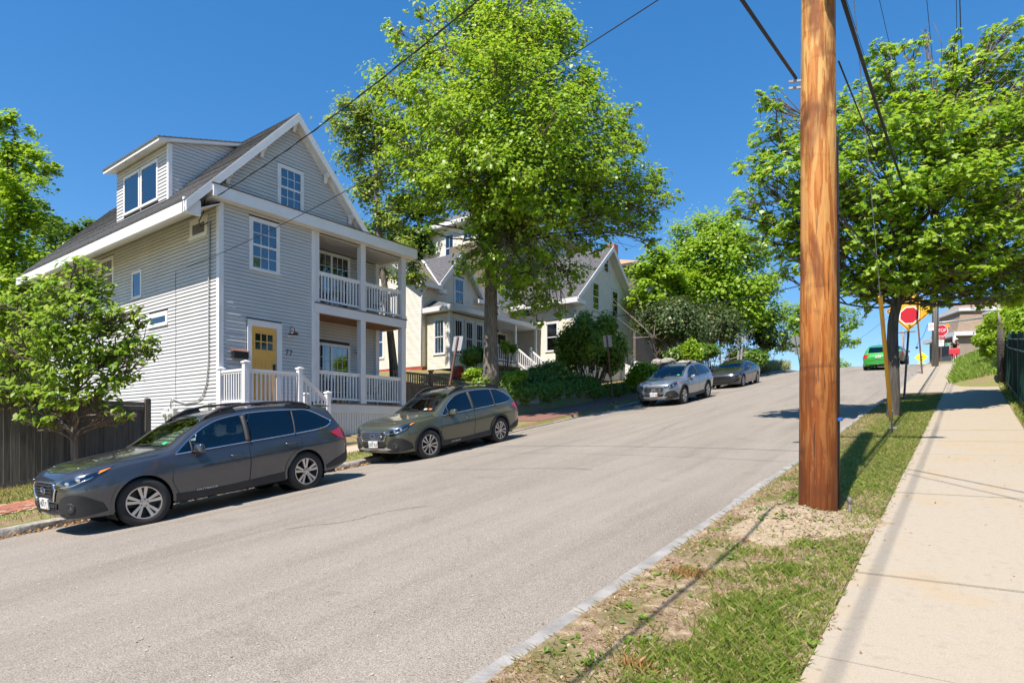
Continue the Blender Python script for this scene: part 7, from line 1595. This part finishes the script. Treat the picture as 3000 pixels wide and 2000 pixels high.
for i, (dx, z1, z2) in enumerate(((-.5, 6.5, .1), (.1, 7.4, .3), (.5, 8.2, .4))): wire((gp[0] + dx * .3, gp[1], gp[2] + z1), tuple(at(2646, 985 + 12 * i, 76)), .3, .014, ('top', 'middle', 'lowest')[i] + ' wire from the crest pole down to the distant pole')
hb = thing('cable_ball', tuple(at(2686, 1018, 39)), 'round black ball hanging on a cable at the crest', 'cable'); c = at(2686, 1018, 39); MB().lathe([(0, -.08), (.055, -.06), (.08, 0), (.055, .06), (0, .08)], 12, 'z', c).build('ball', BLACKM, hb, smooth=True); MB().tube([c + Vector((0, 0, .07)), at(2690, 1003, 39), at(2705, 985, 39), at(2718, 950, 37)], .012, 5).build('cord', CAB, hb, smooth=True)
# ---- signs
SGREY = mat('sign_back_aluminium', (.27, .275, .29), .5, metal=.3, var=.06, vscale=4); RUSTP = mat('rusty_post', (.13, .065, .045), .8, var=.3, vscale=8); GRNP = mat('green_post', (.03, .11, .055), .5); SYEL = mat('sign_yellow', (.78, .42, .02), .45); SLIME = mat('sign_lime_yellow', (.80, .80, .02), .45); SRED = mat('sign_red', (.48, .012, .03), .4); SWHT = mat('sign_white', (.75, .75, .75), .4); SBLK = mat('sign_black', (.015, .015, .017), .5); SORG = mat('sign_orange', (.85, .28, .02), .5)
def plate_poly(poly, c, ux, uz, th, m, nm, parent):
    c = Vector(c); ux = Vector(ux).normalized(); uz = Vector(uz).normalized(); nn = ux.cross(uz).normalized()
    return MB().prism(poly, lambda u, v, t: c + ux * u + uz * v + nn * t, 0, th).build(nm, m, parent)
def rrect(w_, h, r_=.03, n=4):
    out = []
    for cx, cy, a0 in ((w_/2-r_, h/2-r_, 0), (-w_/2+r_, h/2-r_, 90), (-w_/2+r_, -h/2+r_, 180), (w_/2-r_, -h/2+r_, 270)):
        for k in range(n + 1): a = R(a0 + 90 * k / n); out.append((cx + r_ * math.cos(a), cy + r_ * math.sin(a)))
    return out
def diamond(h): return [(0, -h), (h, 0), (0, h), (-h, 0)]
def octagon(h): a = h / math.cos(math.pi / 8); return [(a * math.cos(math.pi * (k + .5) / 4), a * math.sin(math.pi * (k + .5) / 4)) for k in range(8)]
def post_between(a, b, m, parent, wd=.055, nm='post'): a = Vector(a); b = Vector(b); return MB().bar(a, b, wd, wd * .6, (0, 1, 0)).build(nm, m, parent)
# sign backs on the house side: they face uphill, so we see bare metal
for lab, base, topc, w_, h, pm in (('small grey sign back on a rusty post beside the olive estate', (-12.25, 13.0, gz(-12.25, 13.0)), at(1338, 1006, 18.2), .305, .457, RUSTP), ('small grey sign back on a leaning rusty post before the yew shrub', tuple(at(1798, 1187, 26.2)), at(1779, 999, 26.0), .36, .50, RUSTP)):
    T = thing('street_sign', base, lab, 'sign', 'sign backs along the house side'); tc = Vector(topc); b = Vector(base); d = (tc - b).normalized()
    post_between(b - d * .2, tc + d * (h * .45), pm, T); plate_poly(rrect(w_, h, .04), tc + Vector((0, .035, 0)), (1, .25, 0), d, .004, SGREY, 'sign_panel', T)
for lab, base, topc, hs, ex in (('grey diamond sign back with two plates on a green post above the saloon', at(2161, 1120, 39), at(2170, 992, 39), .42, True), ('grey diamond sign back on a green post at the crest by the tall grass', at(2346, 1085, 50), at(2331, 996, 50), .52, True)):
    b = Vector(base); T = thing('street_sign', tuple(b), lab, 'sign', 'diamond sign backs'); tc = Vector(topc); d = (tc - b).normalized(); post_between(b - d * .3, tc + d * hs * .95, GRNP, T, .07); plate_poly(diamond(hs), tc + Vector((0, .05, 0)), (1, .15, 0), d, .004, SGREY, 'sign_panel', T)
    for k, (w_, h, q) in enumerate(((.30, .42, 1.62), (.30, .42, 2.65))):
        if hs > .5: w_, h, q = ((.8, .25, 1.38), (.5, .4, 1.95))[k]
        plate_poly(rrect(w_, h, .03), tc - d * hs * q + Vector((0, .05, 0)), (1, .15, 0), d, .004, SGREY, 'lower_panel', T)
# stop-ahead warning sign, leaning, on a perforated post
wb = at(2648, 1176, 19.0); wt = at(2666, 909, 19.0); wd_ = (wt - wb).normalized(); T = thing('warning_sign', tuple(wb), 'leaning yellow diamond stop-ahead sign with red octagon behind the kerbside trunk', 'sign')
post_between(wb - wd_ * .2, wt + wd_ * .3, BLACKM, T, .06); hm = MB()
for k in range(52): p = wb + wd_ * (.12 + .04 * k) + Vector((.02, -.028, 0)); hm.box(p.x - .006, p.x + .006, p.y - .002, p.y + .002, p.z - .008, p.z + .008)
hm.build('post_holes', SWHT, T, fix=False)['kind'] = 'stuff'
ux = Vector((1, -.05, 0)); ux = (ux - wd_ * ux.dot(wd_)).normalized(); nf = ux.cross(wd_); c = wt + nf * .03
plate_poly(diamond(.645), c, ux, wd_, .004, SYEL, 'sign_panel', T)
for i in range(4):
    p = diamond(.60); a, b = p[i], p[(i+1) % 4]; P0 = c + ux * a[0] + wd_ * a[1] + nf * .0065; P1 = c + ux * b[0] + wd_ * b[1] + nf * .0065; MB().bar(P0, P1, .003, .022, (P1 - P0).cross(nf)).build('border', SBLK, T)
plate_poly(octagon(.27), c - wd_ * .16 + nf * .0055, ux, wd_, .002, SWHT, 'octagon_border', T); plate_poly(octagon(.235), c - wd_ * .16 + nf * .0085, ux, wd_, .002, SRED, 'octagon', T)
plate_poly([(-.04, .16), (.04, .16), (.04, .30), (.11, .30), (0, .45), (-.11, .30), (-.04, .30)], c + nf * .0055, ux, wd_, .002, SBLK, 'arrow', T)
# rusty leaning post at the kerb
pb = at(2703, 1097, 30.2); T = thing('sign_post', tuple(pb), 'rusty leaning sign post at the kerb near the crest', 'sign'); post_between(pb - Vector((0, 0, .2)), at(2688, 930, 30.2), RUSTP, T, .075); q = at(2686, 905, 30.1); plate_poly(rrect(.45, .6, .04), q, (1, 0, 0), (-.05, 0, 1), .004, SWHT, 'sign_panel', T)
# stop sign group
sb = at(2757, 1075, 44); sc = at(2757, 968, 44); T = thing('stop_sign', (sb.x, sb.y, prof(sb.y)), 'red STOP sign with orange flags on a rusty post at the crossing', 'sign'); post_between((sc.x, sc.y + .03, prof(sb.y) - .2), sc + Vector((0, .03, .45)), RUSTP, T, .07)
U, V_ = Vector((1, 0, 0)), Vector((0, 0, 1))
plate_poly(octagon(.40), sc, U, V_, .004, SWHT, 'octagon_border', T); plate_poly(octagon(.37), sc - Vector((0, .006, 0)), U, V_, .002, SRED, 'octagon', T); put_text('STOP', .34, SWHT, T, frame_mtx(sc - Vector((0, .010, 0)), (1, 0, 0), (0, 0, 1)), .78)
for dz, w_, h, m_, tx, s_ in ((-.52, .46, .16, SRED, 'ALL WAY', .10), (-.90, .36, .46, PLATE, 'NO\nPARKING\n\u2190', .085)):
    plate_poly(rrect(w_, h, .02), sc + Vector((0, 0, dz)), U, V_, .004, m_, 'plaque', T); put_text(tx, s_, SWHT if m_ is SRED else RINK, T, frame_mtx(sc + Vector((0, -.006, dz + (.0 if m_ is SRED else .08))), (1, 0, 0), (0, 0, 1)), .75)
for sg in (-1, 1): plate_poly([(0, 0), (sg * .26, -.06), (sg * .20, .20), (sg * .05, .24)], sc + Vector((sg * .26, .01, .24)), U, V_, .003, SORG, 'flag', T)
plate_poly(octagon(.42), sc + Vector((.02, .08, .06)), U, V_, .004, SGREY, 'rear_panel', T)
# street name sign
nb_ = at(2789, 1008, 56); T = thing('street_name_sign', (nb_.x, nb_.y, prof(nb_.y)), 'green street name sign reading North St beside the stop sign', 'sign'); plate_poly(rrect(.95, .27, .02), nb_, U, V_, .004, SWHT, 'border', T); plate_poly(rrect(.91, .23, .02), nb_ - Vector((0, .005, 0)), U, V_, .002, mat('sign_green', (.01, .22, .11), .4), 'sign_panel', T); put_text('North St', .20, SWHT, T, frame_mtx(nb_ - Vector((0, .0085, .0)), (1, 0, 0), (0, 0, 1)), .9); post_between((nb_.x, nb_.y + .03, prof(nb_.y)), nb_ + Vector((0, .03, .1)), GALV, T, .05)
# pedestrian crossing sign
pc = at(2699, 1046, 59); T = thing('crossing_sign', (pc.x, pc.y, prof(pc.y)), 'lime yellow pedestrian crossing sign with arrow plaque at the crest', 'sign'); plate_poly(diamond(.54), pc, U, V_, .004, SLIME, 'sign_panel', T); plate_poly(rrect(.66, .34, .02), pc - Vector((0, 0, .75)), U, V_, .004, SLIME, 'arrow_panel', T); post_between((pc.x, pc.y + .03, prof(pc.y) - .2), pc + Vector((0, .03, .3)), GALV, T, .06)
f = MB(); o_ = pc - Vector((0, .008, 0)); V2 = lambda a, b: o_ + Vector((a, 0, b))
for p in ([(0, .10), (.0, -.08)], [(0, -.08), (.10, -.30)], [(0, -.08), (-.12, -.28)], [(0, .08), (.13, -.02)], [(0, .08), (-.12, .0)]): f.tube([V2(*p[0]), V2(*p[1])], .03, 6)
f.lathe([(0, -.05), (.05, 0), (0, .05)], 8, 'z', V2(0, .2)); f.build('walker_symbol', SBLK, T)
f = MB(); o2 = pc - Vector((0, .008, .75)); f.tube([o2 + Vector((.2, 0, .1)), o2 + Vector((-.15, 0, -.06))], .02, 6); f.tube([o2 + Vector((-.15, 0, -.06)), o2 + Vector((-.1, 0, .04))], .02, 6); f.build('arrow_symbol', SBLK, T)
# ---- dark board fence left of the grey house
FW = [mat('weathered_board_%d' % k, c, .95, var=.35, vscale=2.5, stretch=(14, 14, .7), bump=.35, bscale=20, col2=c2) for k, (c, c2) in enumerate((((.075, .068, .062), (.155, .138, .122)), ((.090, .080, .070), (.185, .162, .14)), ((.062, .057, .053), (.13, .116, .103))))]
F = thing('board_fence', (-16.05, 4, -1.2), 'dark weathered board fence left of the grey house', 'fence')
y = -.6; FX = -16.08
while y < 6.6:
    w_ = random.uniform(.115, .15); z0 = gz(FX, y) + .12
    MB().box(FX, FX + .022 + random.uniform(0, .006), y, y + w_ - .008, z0, .60 + random.uniform(-.005, .005)).build('board', random.choice(FW), F, fix=False)
    y += w_
MB().box(FX - .03, FX + .045, -.6, 6.62, .605, .70).build('top_rail', FW[1], F); MB().box(FX - .02, FX + .05, -.6, 6.62, .50, .60).build('face_rail', FW[2], F); MB().hexa([(FX - .01, -.6, gz(FX, -.6) - .05), (FX + .03, -.6, gz(FX, -.6) - .05), (FX + .03, 6.62, gz(FX, 6.62) - .05), (FX - .01, 6.62, gz(FX, 6.62) - .05), (FX - .01, -.6, gz(FX, -.6) + .115), (FX + .03, -.6, gz(FX, -.6) + .115), (FX + .03, 6.62, gz(FX, 6.62) + .115), (FX - .01, 6.62, gz(FX, 6.62) + .115)]).build('kick_board', FW[1], F)
for yy, zt in ((4.88, .62), (6.70, .76), (2.2, .62)): MB().box(FX + .031 if yy < 6 else FX - .02, FX + .07, yy - .065, yy + .065, gz(FX, yy) - .1, zt).build('post', FW[1], F)
MB().lathe([(.0, .02), (.07, .0), (.07, -.03)], 8, 'z', (FX + .025, 6.70, .79)).build('post_cap', FW[1], F)
ns = MB().box(FX + .03, FX + .036, 6.30, 6.47, .33, .44).build('notice', mat('notice_red', (.42, .04, .06), .5), F); MB().box(FX + .0361, FX + .038, 6.325, 6.45, .385, .42).box(FX + .0361, FX + .038, 6.325, 6.45, .345, .36).build('notice_panel', SWHT, ns)
# ---- weathered fence with open top between the two houses
OW = mat('brown_weathered_wood', (.15, .10, .075), .95, var=.35, vscale=3, stretch=(8, 8, 1), bump=.3, bscale=20, col2=(.29, .21, .155)); F2 = thing('timber_fence', (-17.5, 18, 1), 'brown timber fence with open baluster top between the two houses', 'fence'); fx = -17.5
y = 15.9
while y < 19.4: MB().box(fx, fx + .02, y, y + .135, .2, 1.78).build('board', OW, F2, fix=False); y += .14
MB().box(fx - .03, fx + .06, 15.9, 19.4, 1.785, 1.86).build('middle_rail', OW, F2); MB().box(fx - .04, fx + .07, 15.9, 18.9, 2.22, 2.29).build('top_rail', OW, F2); MB().bar((fx, 18.9, 2.25), (fx, 20.6, 1.50), .1, .07).build('hand_rail', OW, F2); MB().bar((fx, 18.75, 1.82), (fx, 20.6, 1.05), .08, .06).build('lower_rail', OW, F2)
y = 15.95
while y < 20.5:
    zt = 2.22 if y < 18.9 else 2.22 - (y - 18.9) * .44; zb2 = 1.86 if y < 18.75 else 1.84 - (y - 18.75) * .416; MB().box(fx, fx + .035, y, y + .05, zb2, zt).build('baluster', OW, F2, fix=False); y += .125
for yy in (16.3, 18.0): MB().box(fx - .05, fx + .06, yy - .06, yy + .06, .2, 2.40).box(fx - .08, fx + .09, yy - .09, yy + .09, 2.40, 2.46).build('post', OW, F2)
# rain barrel
bc = at(1343, 1128, 28.5); T = thing('rain_barrel', tuple(bc), 'orange red ribbed rain barrel beside the cream house bay', 'barrel')
MB().lathe([(.0, 0), (.25, 0), (.28, .1), (.29, .12), (.28, .14), (.30, .38), (.31, .40), (.30, .42), (.29, .62), (.30, .64), (.29, .66), (.24, .84), (.20, .88), (0, .88)], 24, 'z', bc).build('drum', mat('barrel_orange', (.42, .06, .025), .5, var=.15, vscale=4), T, smooth='auto')
# ---- low stone wall under the ivy
W_ = thing('stone_wall', (-14.42, 22, lbase(22)), 'low wall of rough stone blocks under the ivy before the cream house', 'wall')
for row in range(2):
    y = 17.9 + .3 * row
    while y < 28:
        L = random.uniform(.55, 1.25); zc = lbase(y + L/2) + .03 + row * .38; hmax = lbase(y + L/2) + wall_h(y + L/2) + .04
        if zc < hmax - .12:
            zt = min(zc + .36, hmax); j = lambda: random.uniform(-.03, .03)
            bevel(MB().hexa([(-14.62, y, zc - .06), (-14.26 + j(), y + .01, zc - .06), (-14.26 + j(), y + L - .02, zc - .02), (-14.62, y + L - .02, zc - .02), (-14.62, y, zt), (-14.29 + j(), y + .02, zt + j() * .5), (-14.29 + j(), y + L - .03, zt + j() * .5), (-14.62, y + L - .02, zt)]).build('stone', GRAN, W_), .02, 2)
        y += L
# ledge stones by the lilac
T = thing('rock_ledge', tuple(at(1960, 1075, 33)), 'rough grey rocks on the bank behind the silver blue estate', 'rocks'); g = np.random.default_rng(12)
for k in range(9):
    c = at(1925 + 13 * k, 1065 + g.uniform(-6, 8), 33 + g.uniform(-.5, .5)); mb = MB(); n = 10
    for i in range(6):
        ph_ = math.pi * i / 5
        for q in range(n): a = 2*math.pi*q/n; r_ = g.uniform(.8, 1.15); mb.v.append((c.x + .32*r_*math.sin(ph_)*math.cos(a), c.y + .42*r_*math.sin(ph_)*math.sin(a), c.z - .22*r_*math.cos(ph_)))
    for i in range(5):
        for q in range(n): q2 = (q+1) % n; mb.f.append((i*n+q, i*n+q2, (i+1)*n+q2, (i+1)*n+q))
    mb.build('rock', GRAN, T, smooth='auto')
# ---- green fence on the right
FG = thing('steel_fence', (1.0, 20, gz(1, 20)), 'dark green steel fence with mesh panels along the right of the pavement', 'fence'); GF = mat('fence_green', (.008, .045, .032), .45)
GMESH = mat('green_mesh_panel', (.006, .035, .024), .7, var=.3, vscale=30)
y = 9.9
while y < 25.0:
    zb0, zb1 = gz(1, y) + .05, gz(1, y + 2.5) + .05; h = 1.72
    MB().box(.97, 1.03, y + 2.47, y + 2.53, zb1 - .3, zb1 + h + .06).build('post', GF, FG)
    for q in (.12, 1.30, 1.58): MB().bar((1.0, y + .03, zb0 + q), (1.0, y + 2.47, zb1 + q), .035, .035).build('rail', GF, FG)
    MB().hexa([(1.05, y, zb0 + .02), (1.06, y, zb0 + .02), (1.06, y + 2.5, zb1 + .02), (1.05, y + 2.5, zb1 + .02), (1.05, y, zb0 + h), (1.06, y, zb0 + h), (1.06, y + 2.5, zb1 + h), (1.05, y + 2.5, zb1 + h)]).build('mesh_panel', GMESH, FG)
    for i in range(1, 5): yy = y + .5 * i; zz = zb0 + (zb1 - zb0) * i / 5; MB().tube([(1.0, yy, zz + .05), (1.0, yy, zz + h)], .010, 5).build('picket', GF, FG, fix=False)
    y += 2.5
T = thing('old_post', (.92, 27.2, gz(.92, 27.2)), 'dark weathered post wrapped in wire at the end of the green fence', 'post'); z0 = gz(.92, 27.2)
MB().tube([(.92, 27.2, z0 - .2), (.90, 27.2, z0 + 1.2), (.88, 27.25, z0 + 2.0)], [.15, .14, .10], 10).build('stump', BARKD, T, smooth=True); wr = MB()
for k in range(14): wr.tube([(.92 + .17 * math.cos(a), 27.2 + .17 * math.sin(a), z0 + .3 + .1 * k) for a in frange(0, 6.283, 12)], .008, 4, cap=False)
wr.build('wire_wrap', BLACKM, T); MB().tube([(.88, 27.25, z0 + 1.9), (.83, 27.2, z0 + 2.25), (.80, 27.15, z0 + 2.45)], [.07, .04, .01], 7).build('broken_limb', mat('bleached_wood', (.3, .26, .22), .9), T, smooth=True)
# ================================================================= cyclist coming over the crest
cb = at(2796, 1060, 46); cyx, cyy = cb.x, cb.y; cz = prof(cyy) + .12
BK = thing('cargo_bicycle', (cyx, cyy, cz), 'bicycle with red cargo box ridden over the crest', 'bicycle'); RB = mat('red_box', (.55, .03, .05), .45)
bevel(MB().box(cyx - .33, cyx + .33, cyy - .55, cyy - .15, cz + .58, cz + 1.02).build('cargo_box', RB, BK), .03, 2)
for dy in (-.62, .55): MB().tube([(cyx, cyy + dy + .31 * math.cos(a), cz + .33 + .31 * math.sin(a)) for a in frange(0, 6.283, 20)], .025, 6, cap=False).build('wheel', TYRE, BK, smooth=True)
MB().tube([(cyx, cyy - .62, cz + .33), (cyx, cyy - .3, cz + .8), (cyx, cyy - .1, cz + 1.05)], .02, 6).tube([(cyx, cyy - .2, cz + .75), (cyx, cyy + .1, cz + .35), (cyx, cyy + .55, cz + .33)], .02, 6).tube([(cyx, cyy + .1, cz + .35), (cyx, cyy + .3, cz + .95)], .02, 6).build('frame', RB, BK, smooth=True)
MB().tube([(cyx - .3, cyy - .08, cz + 1.10), (cyx, cyy - .12, cz + 1.05), (cyx + .3, cyy - .08, cz + 1.10)], .014, 6).build('handlebar', BLACKM, BK, smooth=True); bevel(MB().box(cyx - .08, cyx + .08, cyy + .18, cyy + .42, cz + .94, cz + 1.0).build('saddle', BLACKM, BK), .02, 2)
bevel(MB().box(cyx - .07, cyx + .07, cyy - .95, cyy - .88, cz + .36, cz + .56).build('mudguard', RB, BK), .02, 2)
PS = thing('person', (cyx, cyy, cz), 'person in black shirt and white helmet leaning forward on the red cargo bicycle', 'person')
def skin_body(nm, pts, edges, rad, m, parent, sub=2):
    me = bpy.data.meshes.new(nm); me.from_pydata([tuple(p) for p in pts], edges, []); o = bpy.data.objects.new(nm, me); me.materials.append(m); link(o, parent)
    sk = o.modifiers.new('skin', 'SKIN'); sk.use_smooth_shade = True
    for i, r_ in enumerate(rad): me.skin_vertices[0].data[i].radius = (r_, r_)
    me.skin_vertices[0].data[0].use_root = True; sb_ = o.modifiers.new('sub', 'SUBSURF'); sb_.levels = sub; sb_.render_levels = sub; return o
b = lambda x, y, z: (cyx + x, cyy + y, cz + z)
SKINM = mat('skin', (.48, .28, .20), .5)
pts = [b(0, .28, 1.02), b(.01, .20, 1.18), b(.03, .05, 1.36), b(.06, -.06, 1.46), b(.08, -.10, 1.54), b(.11, -.15, 1.66),
       b(-.17, -.04, 1.42), b(-.27, .00, 1.22), b(-.26, -.10, 1.10), b(.23, -.05, 1.41), b(.31, .02, 1.20), b(.27, -.10, 1.10),
       b(-.10, .18, .95), b(-.13, -.12, .72), b(-.11, .10, .35), b(-.11, -.02, .27), b(.10, .18, .95), b(.13, -.05, .85), b(.11, .12, .52), b(.11, .0, .44)]
skin_body('body', pts, [(0,1),(1,2),(2,3),(3,4),(4,5),(3,6),(6,7),(7,8),(3,9),(9,10),(10,11),(0,12),(12,13),(13,14),(14,15),(0,16),(16,17),(17,18),(18,19)], [.13,.14,.15,.11,.055,.095,.065,.048,.035,.065,.048,.035,.085,.06,.042,.03,.085,.06,.042,.03], SKINM, PS)
skin_body('shirt', [b(0, .29, 1.04), b(.01, .20, 1.19), b(.03, .05, 1.365), b(.06, -.05, 1.46), b(-.16, -.04, 1.425), b(-.22, -.02, 1.33), b(.22, -.05, 1.415), b(.27, -.01, 1.32)], [(0,1),(1,2),(2,3),(3,4),(4,5),(3,6),(6,7)], [.145,.157,.168,.125,.082,.068,.082,.068], mat('black_shirt', (.02, .018, .017), .8), PS)
skin_body('trousers', [b(0, .28, 1.0), b(-.10, .18, .95), b(-.13, -.12, .73), b(-.12, -.02, .52), b(.10, .18, .95), b(.13, -.05, .86), b(.12, .04, .66)], [(0,1),(1,2),(2,3),(0,4),(4,5),(5,6)], [.14,.10,.075,.065,.10,.075,.065], mat('dark_trousers', (.03, .03, .04), .9), PS)
hc = Vector(b(.12, -.17, 1.70)); hm = MB(); n = 16
for i in range(6):
    ph_ = math.pi * .5 * i / 5
    for q in range(n): a = 2*math.pi*q/n; hm.v.append((hc.x + .115*math.cos(ph_)*math.cos(a), hc.y + .14*math.cos(ph_)*math.sin(a), hc.z + .12*math.sin(ph_)))
for i in range(5):
    for q in range(n): q2 = (q+1) % n; hm.f.append((i*n+q, i*n+q2, (i+1)*n+q2, (i+1)*n+q))
ho = hm.build('helmet', WHITE, PS, smooth=True, fix=False)
for a in (-.05, .0, .05): MB().tube([(hc.x + a, hc.y - .12, hc.z + .055), (hc.x + a, hc.y - .02, hc.z + .122), (hc.x + a, hc.y + .1, hc.z + .085)], .012, 5).build('helmet_vent', BLACKM, ho, smooth=True)
MB().tube([(hc.x - .1, hc.y - .05, hc.z), (hc.x - .03, hc.y - .08, hc.z - .15), (hc.x + .1, hc.y - .05, hc.z)], .006, 4).build('chin_strap', BLACKM, ho)
for sg in (-1, 1):                                         # hands closed on the grips: palm, four fingers, thumb
    h0 = Vector(b(sg * .265, -.10, 1.105)); hd = MB()
    hd.box(h0.x - .035, h0.x + .035, h0.y - .03, h0.y + .03, h0.z - .012, h0.z + .02)
    for k in range(4): x = h0.x - .03 + .02 * k; hd.tube([(x, h0.y - .025, h0.z + .012), (x, h0.y - .05 - .004 * (k in (1, 2)), h0.z), (x, h0.y - .045, h0.z - .03), (x, h0.y - .02, h0.z - .035)], .009, 5)
    hd.tube([(h0.x - sg * .03, h0.y + .01, h0.z), (h0.x - sg * .05, h0.y - .01, h0.z - .02), (h0.x - sg * .045, h0.y - .035, h0.z - .03)], .010, 5); hd.build('hand', SKINM, PS, smooth=True)
fc = MB(); f0 = Vector(b(.11, -.17, 1.635)); fc.tube([f0 + Vector((0, -.085, .02)), f0 + Vector((0, -.115, -.015)), f0 + Vector((0, -.095, -.02))], [.012, .018, .012], 6); fc.build('nose', SKINM, PS, smooth=True)
for sg in (-1, 1): MB().lathe([(0, -.01), (.012, 0), (0, .01)], 8, 'z', f0 + Vector((sg * .035, -.088, .02))).build('eye', SBLK, PS, smooth=True); MB().lathe([(0, -.03), (.018, 0), (0, .03)], 8, 'z', f0 + Vector((sg * .095, 0, .0))).build('ear', SKINM, PS, smooth=True)
MB().tube([f0 + Vector((-.03, -.085, -.05)), f0 + Vector((0, -.095, -.053)), f0 + Vector((.03, -.085, -.05))], .006, 5).build('mouth', mat('lips', (.35, .12, .10), .5), PS, smooth=True)
# two green lids past the crest
for px, lab in ((2470, 'green lid showing over the crest, left one'), (2483, 'green lid showing over the crest, right one')):
    c = at(px, 1083, 66); T = tag(MB().lathe([(.0, .22), (.2, .18), (.27, .05), (.27, -1.2)], 14, 'z', c).build('green_bin', mat('bin_green', (.02, .35, .12), .5), None, smooth='auto'), lab, 'bin', 'green bins past the crest')
